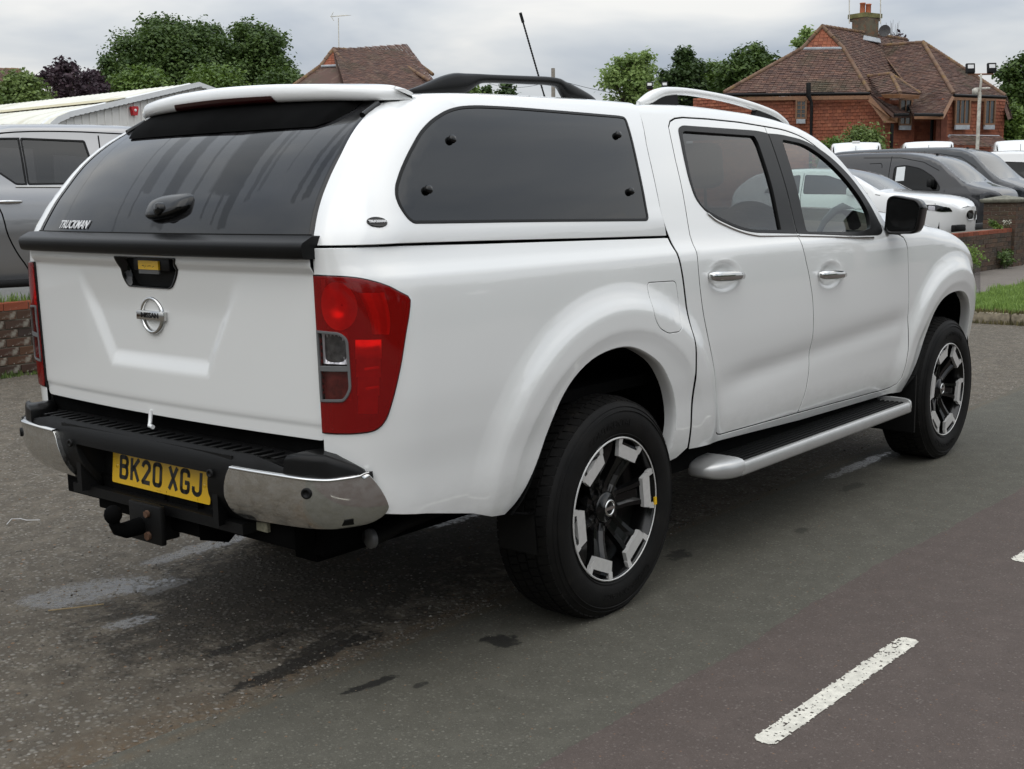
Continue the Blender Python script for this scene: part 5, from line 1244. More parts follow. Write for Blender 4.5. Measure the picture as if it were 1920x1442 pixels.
def asphalt(name, base, light, dark, chip, wear=.3, bumpd=.004, spots=None, wet=None, moss=None, fleck=.5, var=.2):
    b = NB(name); n_f = b.noise(420, 3, .6); n_m = b.noise(38, 4, .6); n_l = b.noise(1.6, 4, .6); n_s = b.noise(9, 5, .65)
    # stone chips of mixed size, each with its own tone
    vc = b.voro(chip, out='Color'); vd = b.voro(chip, out='Distance'); s1 = b.sep(vc)
    v2 = b.voro(chip*2.1, out='Color'); s2 = b.sep(v2); v2d = b.voro(chip*2.1)
    c = b.mix(b.ramp(n_f, [(.3, 0.), (.7, 1.)]), dark, base)
    st = b.mix(b.ramp(s1[0], [(.0, 0.), (1., 1.)]), tuple(x*.55 for x in base), light)
    msk = b.math('MULTIPLY', b.ramp(vd, [(.30, 1.), (.48, 0.)]), b.ramp(s1[1], [(wear, 0.), (min(.99, wear+.12), .85)]))
    c = b.mix(msk, c, st)
    st2 = b.mix(s2[0], tuple(x*.6 for x in base), tuple(x*1.05 for x in light))
    m2 = b.math('MULTIPLY', b.ramp(v2d, [(.28, 1.), (.46, 0.)]), b.ramp(s2[1], [(.62, 0.), (.75, .7)])); c = b.mix(m2, c, st2)
    # sparse bright and rusty flecks
    v3 = b.sep(b.voro(chip*.9, out='Color')); vd3 = b.voro(chip*.9)
    c = b.mix(b.math('MULTIPLY', b.ramp(vd3, [(.16, 1.), (.24, 0.)]), b.ramp(v3[2], [(.955, 0.), (.965, fleck)])), c, (.42, .40, .36))
    c = b.mix(b.math('MULTIPLY', b.ramp(vd3, [(.22, 1.), (.30, 0.)]), b.ramp(v3[1], [(.965, 0.), (.975, fleck)])), c, (.28, .14, .06))
    # broad tone changes
    c = b.mix(b.ramp(n_l, [(.35, 0.), (.70, var)]), c, tuple(x*.55 for x in base)); c = b.mix(b.ramp(n_s, [(.45, 0.), (.75, var*1.2)]), c, tuple(min(1, x*1.5) for x in base))
    rough = .90; h = b.math('ADD', b.math('MULTIPLY', b.math('SUBTRACT', 1., vd), msk), b.math('MULTIPLY', n_f, .5))
    rv = None
    if moss:
        mm = b.math('MULTIPLY', blob(b, moss, n_s, .5, .55), b.ramp(n_m, [(.35, .2), (.6, 1.)])); c = b.mix(b.math('MULTIPLY', mm, .75), c, (.13, .088, .050))
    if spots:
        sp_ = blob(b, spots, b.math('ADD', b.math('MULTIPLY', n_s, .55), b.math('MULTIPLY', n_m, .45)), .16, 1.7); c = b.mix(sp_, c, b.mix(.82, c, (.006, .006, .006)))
    sp = .25
    if wet:
        wm = blob(b, wet, b.math('ADD', b.math('MULTIPLY', n_s, .55), b.math('MULTIPLY', n_m, .45)), .14, 1.5)
        wm = b.math('MULTIPLY', wm, b.ramp(vd, [(.25, .35), (.5, 1.)]))
        c = b.mix(b.math('MULTIPLY', wm, .6), c, tuple(x*.4 for x in base)); rv = b.mix(wm, rough, .12); sp = b.mix(wm, .25, .75)
        h = b.mix(b.math('MULTIPLY', wm, .92), h, .6)
    bm = b.bump(h, .75, bumpd)
    return b.done(b.pr(c, rv if rv is not None else rough, 0, bm, 0, sp))
wetspots = [(-.97,.80,.27,.13,-.35,1.), (-.36,.95,.30,.055,.05,.85), (-1.10,.39,.10,.05,-.2,.9), (.45,.49,.55,.06,.0,.9), (.75,.40,.3,.05,.1,.7), (-.78,.62,.12,.03,.1,.5)]
damp_and_shade_spots = [(-.98,-.10,.16,.035,-.1,.9), (-.93,-.37,.28,.045,.05,.95), (-.80,-.30,.2,.04,.2,.8), (-1.1,.15,.22,.06,.0,.6), (-.90,.15,.25,.12,.2,.55), (-.6,.2,.35,.18,.0,.5), (-.35,.25,.85,.55,.1,.62), (.7,.1,.8,.6,0,.55)]  # damp marks; the wide ellipses also paint the dark shade under the truck
Mg = asphalt('worn_gravelly_tarmac', (.142, .122, .095), (.28, .262, .228), (.054, .044, .033), 46, .20, .0095, damp_and_shade_spots, wetspots, [(-1.55,-.46,.35,.05,.03,.9), (-1.0,-.42,.30,.03,.0,.8), (-.5,-.44,.4,.02,0,.7), (-1.9,-.4,.5,.08,.1,.6)], .7, .45)
Ms_ = asphalt('green_grey_tarmac', (.106, .101, .082), (.175, .168, .140), (.056, .052, .041), 84, .55, .0028, [(-.45,-.75,.055,.065,.4,1.), (-.96,-.68,.09,.022,-.12,1.), (-.88,-.80,.03,.014,0,.8), (.72,-.72,.07,.05,.2,.8), (2.2,-.8,.1,.04,0,.5), (1.35,-.95,.05,.03,.4,.6), (3.2,-.66,.3,.05,0,.6)], [(2.7,-.62,.35,.04,0.,.7)], [(1.5,-.52,6,.025,0,.5)], .5, .22)
Mr_ = asphalt('brown_grey_tarmac', (.104, .083, .073), (.165, .14, .125), (.060, .047, .041), 96, .60, .0024, None, None, None, .45, .18)
def sheet(name, outline, z, mat, st=None):
    m = MB(); m.add([(x, y, z) for x, y in outline], [tuple(range(len(outline)))]); o = m.build(name, mat, None, recalc=False); return S(o)
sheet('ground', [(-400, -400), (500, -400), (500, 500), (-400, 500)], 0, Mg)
def ragged(xa, xb, y, amp, seed, near=(-3, 7), bend=None):
    r = np.random.default_rng(seed); pts = []; x = xa
    ph = r.uniform(0, 6, 6)
    while x < xb:
        fine = near[0] < x < near[1]; st = .012 if fine else 1.5
        a = amp*(math.sin(x*3.1+ph[0])*.5+math.sin(x*7.7+ph[1])*.3+math.sin(x*23+ph[2])*.22+math.sin(x*61+ph[3])*.12)+r.normal(0, amp*.18)
        pts.append((x, y+(a if fine else 0)+(bend(x) if bend else 0))); x += st
    pts.append((xb, y)); return pts
e1 = ragged(-60, 90, -.49, .018, 3)
sheet('parking_strip', [(-60, -8)]+[(90, -8)]+e1[::-1], .004, Ms_)
e2 = ragged(-60, 90, -1.415, .012, 5, bend=lambda x: -.035*max(0, x-1.0) if x < 5 else -.14)
sheet('road', [(-60, -9.5)]+[(90, -9.5)]+e2[::-1], .008, Mr_)
# white dashes of worn paint: small flakes, many missing
def dash(x0, y0, x1, y1, w_, seed):
    r = np.random.default_rng(seed); L = math.hypot(x1-x0, y1-y0); ux, uy = (x1-x0)/L, (y1-y0)/L; c = .0042
    nx, ny = int(L/c), int(w_/c); g = r.random((nx//6+3, ny//3+4)); g2 = r.random((nx//2+3, ny//2+3)); V = []; F = []
    for i in range(nx):
        t = i/nx; e_ = min(t, 1-t)*L
        for j in range(ny):
            v = (j+.5)/ny-.5
            gi = g[i//6, j//3]*.5+g2[i//2, j//2]*.5
            edge = abs(v)*2; rr_ = 1-max(0, 1-e_/.028)**2
            if edge > math.sqrt(max(0, rr_))*(1.0-.14*g2[i//2, 0 if v < 0 else 1]-.05*r.random()): continue
            if gi < .115+.06*edge or r.random() < .035: continue
            px, py = x0+ux*(i*c)-uy*(v*w_), y0+uy*(i*c)+ux*(v*w_)
            n = len(V); V += [(px, py, .0105), (px+ux*c, py+uy*c, .0105), (px+ux*c-uy*c, py+uy*c+ux*c, .0105), (px-uy*c, py+ux*c, .0105)]; F.append((n, n+1, n+2, n+3))
    b = bpy.data.materials.get('worn_road_paint')
    o = part('lane_marking', np.array(V), np.array(F), M_rpaint, None); return S(o)
M_rpaint = simple('worn_road_paint', (.60, .575, .50), .85, var=.2, nscale=34, bump=.4, bscale=300)
dash(-.615, -1.803, .365, -1.822, .074, 1); dash(1.42, -1.835, 2.42, -1.86, .074, 2); dash(-2.65, -1.78, -1.66, -1.79, .074, 3)
# loose chippings and litter on the tarmac
def chippings():
    r = np.random.default_rng(21); n = 11000; V = np.zeros((n*6, 3)); F = np.zeros((n*8, 3), int)
    oct_ = np.array([(1,0,0),(0,1,0),(-1,0,0),(0,-1,0),(0,0,1),(0,0,-1)], float); of = np.array([(0,1,4),(1,2,4),(2,3,4),(3,0,4),(1,0,5),(2,1,5),(3,2,5),(0,3,5)])
    for i in range(n):
        if r.random() < .86: x = r.uniform(-2.2, 1.5) if r.random() < .7 else r.uniform(-2, 5); y = -.5+4.2*r.random()**1.4 if r.random() < .88 else r.normal(-.47, .04); s = .0016+.0052*r.random()**2.2
        else: x = r.uniform(-1.5, 6); y = r.uniform(-2.6, -.5); s = r.uniform(.0012, .0030)
        a = r.uniform(0, 6.28); R_ = np.array([[math.cos(a), -math.sin(a), 0], [math.sin(a), math.cos(a), 0], [0, 0, 1]])
        P = (oct_*np.array([s*r.uniform(.8, 1.6), s, s*r.uniform(.4, .7)])*r.uniform(.8, 1.2, (6, 1)))@R_.T+np.array([x, y, (.0 if y > -.5 else .006)+s*.3])
        V[i*6:i*6+6] = P; F[i*8:i*8+8] = of+i*6
    o = part('loose_chippings', V, F, _tint('loose_stone', [(.13, .12, .10), (.24, .225, .20), (.05, .047, .04), (.34, .32, .28), (.17, .105, .06), (.08, .075, .065), (.20, .185, .16), (.06, .055, .05)], byrand=False), None)
    at_ = o.data.attributes.new('tint', 'FLOAT', 'FACE'); at_.data.foreach_set('value', np.repeat(r.random(n), 8).astype(np.float32))
    tag(o, 'small loose stone chippings scattered over the tarmac around the white pickup', 'loose stones', kind='stuff')
chippings()
m = MB(); m.tube([(-.70,1.96,.006),(-.66,1.99,.018),(-.62,1.98,.012),(-.61,1.95,.008),(-.57,1.90,.008)], .0015, 6); o = m.build('plastic_string', M_textw); tag(o, 'pale curled piece of plastic string lying on the gravelly tarmac', 'string')
m = MB(); m.tube([(-1.21,.72,.006),(-1.14,.66,.010),(-1.05,.62,.007)], .0022, 6); o = m.build('dry_stalk', simple('dry_straw', (.30, .22, .11), .8)); tag(o, 'short dry grass stalk lying on the tarmac behind the bumper', 'stalk')
# ------------------------------------------------------------------ verge, footpath, kerb
M_soil = simple('verge_soil', (.055, .042, .025), .95, var=.4, nscale=20, bump=.6, bscale=60)
M_path = asphalt('footpath_tarmac', (.17, .15, .13), (.25, .23, .21), (.13, .112, .095), 60, .6, .003, None, None, None, .3, .25)
M_kerb = simple('old_kerb_concrete', (.20, .17, .12), .9, var=.45, nscale=16, bump=.6, bscale=70)
m = MB(); m.box((10.14, -.30, -.05), (45, 1.98, .112)); S(m.build('verge', M_soil))
m = MB(); m.box((9.4, 2.0, -.05), (45, 3.50, .125)); S(m.build('footpath', M_path))
KB = bpy.data.objects.new('kerb', None); COL.objects.link(KB); S(KB)
kst = None
for i in range(4):
    m = MB(); m.box((10.0, -.34+i*.62, -.05), (10.135, -.34+i*.62+.61, .118)) if kst is None else None
    if kst is None: kst = m.build('kerb_stone', M_kerb, KB, bevel=.02)
    else: c = kst.copy(); COL.objects.link(c); c.location = (0, i*.62, 0)
k2 = None
for i in range(12):
    if k2 is None: m = MB(); m.box((10.14, -.44, -.05), (11.04, -.31, .118)); k2 = m.build('kerb_stone', M_kerb, KB, bevel=.02)
    else: c = k2.copy(); COL.objects.link(c); c.location = (i*.915, 0, 0)
def blades(name, n, region, h, mat, label, cat, seed=1, w_=.006, zf=lambda x, y: .11, lean=.5, keep=None, clump=0):
    r = np.random.default_rng(seed); x = r.uniform(region[0], region[1], n); y = r.uniform(region[2], region[3], n)
    if clump:
        cx_ = r.uniform(region[0], region[1], clump); cy_ = r.uniform(region[2], region[3], clump); k = r.integers(0, clump, n)
        x = np.where(r.random(n) < .7, cx_[k]+r.normal(0, .06, n), x); y = np.where(r.random(n) < .7, cy_[k]+r.normal(0, .06, n), y)
    hh = h*r.uniform(.35, 1.1, n)*(1+.5*np.sin(x*5)*np.sin(y*7)); a = r.uniform(0, 6.28, n); l = r.uniform(.1, 1, n)*lean*hh; z = np.array([zf(p, q) for p, q in zip(x, y)])
    ww = w_*r.uniform(.6, 1.4, n); dx, dy = np.cos(a), np.sin(a); sx_, sy_ = -dy*ww, dx*ww
    V = np.stack([np.stack([x-sx_, y-sy_, z], 1), np.stack([x+sx_, y+sy_, z], 1), np.stack([x+dx*l*.35+sx_*.8, y+dy*l*.35+sy_*.8, z+hh*.6], 1), np.stack([x+dx*l*.35-sx_*.8, y+dy*l*.35-sy_*.8, z+hh*.6], 1), np.stack([x+dx*l, y+dy*l, z+hh], 1)], 1).reshape(-1, 3)
    b_ = np.arange(n)[:, None]*5; F = np.concatenate([b_+np.array([0, 1, 2]), b_+np.array([0, 2, 3]), b_+np.array([3, 2, 4])], 0)
    o = part(name, V, F, mat, None); t = np.tile(r.random(n)**1.3, 3).astype(np.float32); at_ = o.data.attributes.new('tint', 'FLOAT', 'FACE'); at_.data.foreach_set('value', t)
    if label: tag(o, label, cat, kind='stuff')
    return o
blades('grass', 42000, (10.12, 14.5, -.25, 1.98), .075, M_grass, 'unmown bright green grass growing on the verge behind the kerb', 'grass', 4, .005, clump=500)
blades('grass_fringe', 1500, (9.93, 10.1, -.3, 2.1), .06, leafmat('dry_grass', (.05, .055, .02), (.20, .16, .07)), 'dry weedy fringe growing along the foot of the kerb', 'weeds', 6, .005, zf=lambda x, y: .0 if x < 10 else .11)
# ------------------------------------------------------------------ yard behind the walls
def yz(x, y):
    xr_ = np.clip((x-8.)/5, 0, 1); y0_ = 6.75*(1-xr_)+3.6*xr_
    return -.01+np.where(x > 8, .25+.15*xr_, .25)*np.clip((y-y0_)/.4, 0, 1)
def yard(u, v): return np.stack([u, v, yz(u, v)], -1)
S(grid('yard', yard, np.concatenate([np.linspace(-30, 6, 8), np.linspace(8, 13.5, 14), np.linspace(15, 80, 8)]), np.concatenate([np.linspace(3.52, 8, 30), np.linspace(9, 90, 12)]), asphalt('yard_tarmac', (.13, .128, .12), (.2, .2, .19), (.09, .088, .08), 60, .5, .003), None))
# ------------------------------------------------------------------ brick walls: each visible brick its own part
BM = {}
def brick_mesh(l, d, h, mat, var):
    k = (round(l, 4), round(d, 4), round(h, 4), mat.name, var)
    if k in BM: return BM[k]
    r = np.random.default_rng(var+17); m = MB(); j = lambda: r.uniform(-.002, .002)
    c = .004; V = []
    for z in (0, c, h-c, h):
        q = c if z in (0, h) else 0
        V += [(q+j(), q*.5+j(), z), (l-q+j(), q*.5+j(), z), (l-q+j(), d-q, z), (q+j(), d-q, z)]
    F = [(0,3,2,1), (12,13,14,15)]+[(a*4+i, a*4+(i+1) % 4, a*4+4+(i+1) % 4, a*4+4+i) for a in range(3) for i in range(4)]
    m.add(V, F); me = bpy.data.meshes.new('brick'); me.from_pydata(m.V, [], m.F); me.materials.append(mat); BM[k] = me; return me
def wall_run(parent, x0, x1, y, z0, rows, mat, matcop, coping=True, d=.1025, th=.215, fine=None, L=.215, H=.065, J=.010, ang=0, seed=1):
    """courses in stretcher bond along +x with the face towards -y; bricks outside `fine` are joined into one part"""
    r = np.random.default_rng(seed); far = MB(); n = 0
    for k in range(rows):
        z = z0+k*(H+J); x = x0-(L+J)*.5*(k % 2)
        cop = coping and k == rows-1
        ll = .1025 if False else L
        while x < x1:
            a, b_ = max(x, x0), min(x+ll, x1)
            if b_-a > .03:
                m_ = matcop if cop else mat; dep = r.uniform(-.005, .003)
                hh = H
                if fine is None or (fine[0] <= a and b_ <= fine[1]+.01):
                    ob = bpy.data.objects.new('brick', brick_mesh(b_-a, d, hh, m_, int(r.integers(0, 5)))); COL.objects.link(ob); ob.parent = parent; ob.location = (a, y+dep, z); n += 1
                else: far.box((a, y+dep, z), (b_, y+d, z+hh))
            x += ll+J
    if far.V: o = far.build('brickwork', mat, parent, recalc=False); o['kind'] = 'stuff'
    m = MB(); m.box((x0+.003, y+.007, z0-.1), (x1-.003, y+th, z0+rows*(H+J)-J-.004)); m.build('mortar_core', M_mortar, parent)
    return n
WL = thing('brick_wall', 'low dark brick wall with red coping bricks at the left edge, below the silver pickup', 'brick wall', (0, 0, 0))
wall_run(WL, -4, 8.6, 6.45, .02, 8, M_brickL, M_brickT, fine=(.35, 2.75), H=.066, seed=2)
o = blades('grass', 900, (.3, 2.8, 6.48, 6.72), .10, M_grass, 'tufts of grass along the top of the low brick wall under the silver pickup', 'grass', 8, .005, zf=lambda x, y: .60)
blades('weeds', 260, (.8, 2.4, 6.36, 6.46), .05, M_shrub, 'small weeds at the foot of the low brick wall with red coping', 'weeds', 9, .006, zf=lambda x, y: 0.)
WR = thing('brick_wall', 'mossy low brick wall beside the footpath, running up to the brick gate pier', 'brick wall', (0, 0, 0))
wall_run(WR, 12.6, 17.82, 3.35, .13, 9, M_brickR, M_brickT, fine=(14.0, 17.9), L=.215, H=.062, th=.30, seed=3)
wall_run(WR, 18.36, 26, 3.35, .13, 8, M_brickR, M_brickT, fine=(18.3, 19.4), th=.30, seed=4, H=.064)
GP = thing('gate_pier', 'square brick gate pier with a weathered stone cap at the right edge', 'gate pier', (18.09, 3.57, .12))
def pier(cx_, cy_, s, z0, rows, parent):
    r = np.random.default_rng(5); h = s/2; J = .010; H = .062
    for k in range(rows):
        z = z0+k*(H+J)
        for side_ in range(4):
            R_ = side_*math.pi/2; off = (k+side_) % 2
            # every face: two stretchers, alternate courses shifted by the return
            Ls = [.215, .215] if not off else [.1025, .215, .1025]
            x = -h+(.0 if off else .1025/2*0); tot = sum(Ls)+J*(len(Ls)-1); sc = (2*h-(0.112 if not off else 0.112))/tot if False else (2*h-.0)/(tot)
            for l in Ls:
                l_ = l*sc-.001; ob = bpy.data.objects.new('brick', brick_mesh(round(l_, 3), .09, H, M_brickR, int(r.integers(0, 5)))); COL.objects.link(ob); ob.parent = parent
                c_, s_ = math.cos(R_), math.sin(R_); lx, ly = x, -h+r.uniform(-.004, .002)
                ob.location = (c_*lx-s_*ly, s_*lx+c_*ly, z); ob.rotation_euler = (0, 0, R_); x += l*sc+J*sc
    m = MB(); m.box((-h+.006, -h+.006, 0), (h-.006, h-.006, z0+rows*(H+J)-.01)); m.build('mortar_core', M_mortar, parent)
    m = MB(); zc_ = z0+rows*(H+J)-.008; e_ = h+.06
    V = [(-e_+.02,-e_+.02,zc_),(e_-.02,-e_+.02,zc_),(e_-.02,e_-.02,zc_),(-e_+.02,e_-.02,zc_),(-e_,-e_,zc_+.03),(e_,-e_,zc_+.03),(e_,e_,zc_+.03),(-e_,e_,zc_+.03),(-e_,-e_,zc_+.06),(e_,-e_,zc_+.06),(e_,e_,zc_+.06),(-e_,e_,zc_+.06),(0,0,zc_+.125)]
    m.add(V, [(0,3,2,1)]+[(a*4+i, a*4+(i+1) % 4, a*4+4+(i+1) % 4, a*4+4+i) for a in range(2) for i in range(4)]+[(8+i, 8+(i+1) % 4, 12) for i in range(4)]); m.build('pier_cap', M_cap, parent, bevel=.008)
pier(0, 0, .53, .0, 15, GP)
# ------------------------------------------------------------------ other vehicles
def vehicle(name, label, cat, loc, rz, L, W, top, paintm, wins=(), seams=(), ws=None, rearw=None, wheels=(), wr=.32, sill=.20, ins=None, plan=None, group=None, glassm=None, wsm=None, trimz=None, mirrors=None, noseh=.55, tailh=.55, st=.06, gap=True):
    """local frame: x forward (0 tail, L nose), y left, z up from the ground.  top: (x, z) roof line;
       ws / rearw: x ranges of the roof line that are glass.  wins: side window outlines (x, z)"""
    O = thing(name, label, cat, loc, rz, group)
    TOP = PC(top); tx = sorted(top)
    ins = ins or [(.1,.10),(.25,.05),(.45,.01),(.65,0),(.85,.02),(1.0,.06),(1.3,.16),(1.5,.23),(2.2,.42)]
    IN = PC(ins); PLN = PC(plan or [(0,.80),(.06,.90),(.2,.97),(.5,1.),(L-1.0,1.),(L-.6,.965),(L-.3,.86),(L-.14,.72),(L-.05,.55),(L,.40)])
    r_ = .07
    def sf(s, v):
        s = np.asarray(s, float); v = np.asarray(v, float); i_, z = cap(v, TOP(s)-.035, IN, r_)
        return np.stack([s+0*v, -(PLN(s)*W-i_), z+0*s], -1)
    def vt(s, ph=84):
        v0 = TOP(s)-.035; a0 = np.arctan((IN(v0+1e-3)-IN(v0-1e-3))/2e-3); return v0+r_*(math.radians(ph)-a0)
    out = [(0.02, max(sill+.12, .3))]
    xs = sorted(wheels)
    for xw in xs:
        R = wr+.055
        z0 = sill
        out += [(xw-R-.02, z0)]+[(xw+R*math.cos(a), wr+.01+R*math.sin(a)) for a in np.linspace(math.pi+.35, -.35, 15)]+[(xw+R+.02, z0)]
    out = [(a, max(b, sill)) for a, b in out]
    out += [(L-.25, sill), (L-.02, sill+.15)]
    out += [(x, float(vt(x))) for x in np.linspace(L-.02, .02, 40)]
    for mir in (False, True):
        b_ = panel('body_side', sf, out, paintm, O, holes=[inset(w, -.0) for w in wins] if wins else (), st=st, lip=.02, mirror=mir)
        for w in wins:
            g = panel('side_window', sf, inset(w, .010), glassm or M_carglass, O, st=.12, lip=0, off=-.006, mirror=mir)
            panel('window_seal', sf, w, M_blackm, O, holes=[inset(w, .013)], st=.06, lip=.015, off=.002, mirror=mir)
        for sm in seams:
            A = np.array(sm); P = sf(A[:, 0], A[:, 1]); N = fnormal(sf, A[:, 0], A[:, 1]); V = []; F = []
            d = np.gradient(P, axis=0); u = np.cross(N, d); u /= np.linalg.norm(u, axis=1, keepdims=True)+1e-9
            for p, n_, u_ in zip(P, N, u): V += [p+n_*.0015-u_*.006, p+n_*.0015+u_*.006]
            F = [(2*i, 2*i+2, 2*i+3, 2*i+1) for i in range(len(P)-1)]
            if mir: V = [v*np.array([1, -1, 1]) for v in V]
            part('door_gap', V, F, M_under, O)
    def tops(u, t):
        E_ = sf(u, vt(u)); return np.stack([E_[..., 0]-0*t, t*(-E_[..., 1]), E_[..., 2]+.03*(1-np.abs(t)**2.2)], -1)
    rng = [(0.02, L-.02, paintm, 'roof_and_bonnet')]
    cuts = []
    if rearw: cuts.append((rearw, 'rear_window'))
    if ws: cuts.append((ws, 'windscreen'))
    x = .02
    for (c, nm) in sorted(cuts):
        if c[0] > x: grid('body_top', tops, np.linspace(x, c[0], 12), np.linspace(-1, 1, 15), paintm, O)
        grid(nm, tops, np.linspace(c[0], c[1], 8), np.linspace(-.93, .93, 11), wsm or M_vanglass, O)
        for sg in (-1, 1): grid('pillar', tops, np.linspace(c[0], c[1], 8), np.linspace(min(sg*.93, sg), max(sg*.93, sg), 3), paintm, O)
        x = c[1]
    grid('body_top', tops, np.linspace(x, L-.02, 16), np.linspace(-1, 1, 15), paintm, O)
    # end faces
    def endf(xe, sg, bulge):
        def f(u, t):
            z = sill+.1+u*(float(vt(xe))-sill-.1); P = sf(xe+0*z, z); return np.stack([P[..., 0]+sg*bulge*(1-t**2)*(1-.0*u), t*(-P[..., 1]), P[..., 2]+.03*(1-np.abs(t)**2.2)*(u > .98)], -1)
        return f
    grid('front_face', endf(L-.02, 1, .10), np.linspace(0, 1, 12), np.linspace(-1, 1, 13), paintm, O); grid('rear_face', endf(.02, -1, .05), np.linspace(0, 1, 12), np.linspace(-1, 1, 13), paintm, O)
    m = MB(); m.box((.15, -W*.82, sill+.02), (L-.25, W*.82, .55)); m.build('underbody', M_under, O)
    for xw in xs:
        for sg in (-1, 1):
            m = MB(); m.lathe([(wr*.60,-.10),(wr*.66,-.115),(wr*.9,-.11),(wr,-.085),(wr,.085),(wr*.9,.11),(.1,.1)], (0, 0, 0), 'y', 28)
            Wh = bpy.data.objects.new('wheel', None); COL.objects.link(Wh); Wh.parent = O; Wh.location = (xw, sg*(W-.11), wr); Wh.rotation_euler = (0, 0, math.pi if sg > 0 else 0)
            m.build('tyre', M_rubber, Wh); m = MB(); m.lathe([(wr*.61,-.10),(wr*.60,-.085),(wr*.3,-.075),(.05,-.10),(0,-.10)], (0, 0, 0), 'y', 28); m.build('rim', M_silver, Wh)
    # inner lining so that one sees a dark cabin, not a shell
    for sg in (-1, 1):
        m = MB(); m.box((.5, sg*W*.8-.01, .5), (L-1.2, sg*W*.8+.01, min(.98, trimz or .95))); m.build('door_lining', M_dash, O)
    return O, sf, vt
def mirror_on(O, x, y, z, mat=M_black, s=1.):
    for sg in (-1, 1):
        m = MB(); m.box((x-.05*s, sg*y-.0*s, z-.075*s), (x+.06*s, sg*(y+.20*s), z+.085*s)) if sg > 0 else m.box((x-.05*s, sg*(y+.20*s), z-.075*s), (x+.06*s, sg*y, z+.085*s)); m.build('door_mirror', mat, O, bevel=.035*s)
YZ = .40
# small white hatchback, nose to the road (right-hand side seen)
BX_, BY_ = 18.40, 4.28
hb_top = [(0,.86),(.06,1.00),(.22,1.16),(.55,1.345),(.95,1.40),(1.5,1.42),(2.05,1.395),(2.38,1.31),(2.75,1.13),(3.02,.995),(3.3,.955),(3.7,.905),(4.0,.845),(4.2,.755),(4.32,.64)]
hb, hsf, hvt = vehicle('parked_car', 'white hatchback parked nose out beside the brick gate pier, in front of the dark vans', 'car', (BX_, BY_+4.32, YZ), math.radians(-90), 4.32, .885, hb_top, M_wcar,
    wins=[rnd([(.75,1.0),(.98,1.28),(1.45,1.325),(1.48,.975)], .04), rnd([(1.56,.975),(1.54,1.325),(2.0,1.30),(2.33,1.20),(2.62,1.00),(2.66,.955)], .05)],
    seams=[crv([(1.52,1.35),(1.52,.9),(1.56,.6),(1.45,.3)], 4), crv([(2.80,.98),(2.74,.7),(2.70,.3)], 4), [(2.95,.95),(3.5,.86),(4.0,.78),(4.2,.70)]], ws=(2.12, 2.98), rearw=(.10, .55), wheels=(.75, 3.50), wr=.32, wsm=M_vanglass)
for sg in (-1, 1):     # long headlamps with chrome frames, kidney grille
    lampo = rnd([(3.66,.790),(3.76,.700),(4.10,.640),(4.235,.645),(4.20,.715),(4.02,.770)], .02)
    for (o_, mt, of, nm) in ((lampo, M_chrome, .004, 'headlight'), (inset(lampo, .010), M_gloss, .007, 'lamp_inner')):
        hl = panel(nm, hsf, o_, mt, hb if nm == 'headlight' else hl, st=.03, lip=.006, off=of, mirror=(sg > 0))
    panel('lamp_lens', hsf, inset(lampo, .008), M_clearl, hl, st=.04, lip=0, off=.012, mirror=(sg > 0))
    panel('lamp_unit', hsf, rnd([(3.90,.675),(4.00,.665),(4.00,.74),(3.90,.75)], .02), M_refl, hl, st=.03, lip=.004, off=.009, mirror=(sg > 0))
    m = MB(); kp = rnd([(.05,.50),(.20,.49),(.26,.56),(.25,.63),(.19,.665),(.06,.66),(.035,.60)], .03); k_ = len(kp)
    kx = lambda a: 4.318+.10*(1-(a/.37)**2)
    V = [(kx(a), sg*a, b) for a, b in kp]+[(kx(a)-.004, sg*(.145+(a-.145)*.86), .58+(b-.58)*.86) for a, b in kp]
    m.add(V, [(i, (i+1) % k_, k_+(i+1) % k_, k_+i) for i in range(k_)]); g_ = m.build('grille_frame', M_chrome, hb)
    m = MB(); m.add([(kx(a)-.003, sg*(.145+(a-.145)*.86), .58+(b-.58)*.86) for a, b in kp], [tuple(range(k_))]); m.build('grille', M_gloss, hb)
m = MB(); m.lathe([(0,-.012),(.035,-.010),(.04,-.0)], (0, 0, 0), 'z', 18); m.build('bonnet_badge', M_chrome, hb, M=Matrix.Translation((4.27, 0, .715)) @ Matrix.Rotation(math.radians(150), 4, 'Y'))
m = MB(); m.box((4.28, -.75, .30), (4.36, .75, .42)); m.build('lower_intake', M_black, hb, bevel=.02)
mirror_on(hb, 2.52, .84, 1.0, M_wcar, .9)
m = MB(); m.box((2.75, -.45, 1.0), (2.95, -.20, 1.01)); m.build('paper_on_dashboard', M_paper, hb)
m = MB()
for yy in (-.5, .1): m.tube([(2.96, yy, 1.01), (2.80, yy+.45, 1.085)], .010, 5)
m.build('wiper', M_blackm, hb)
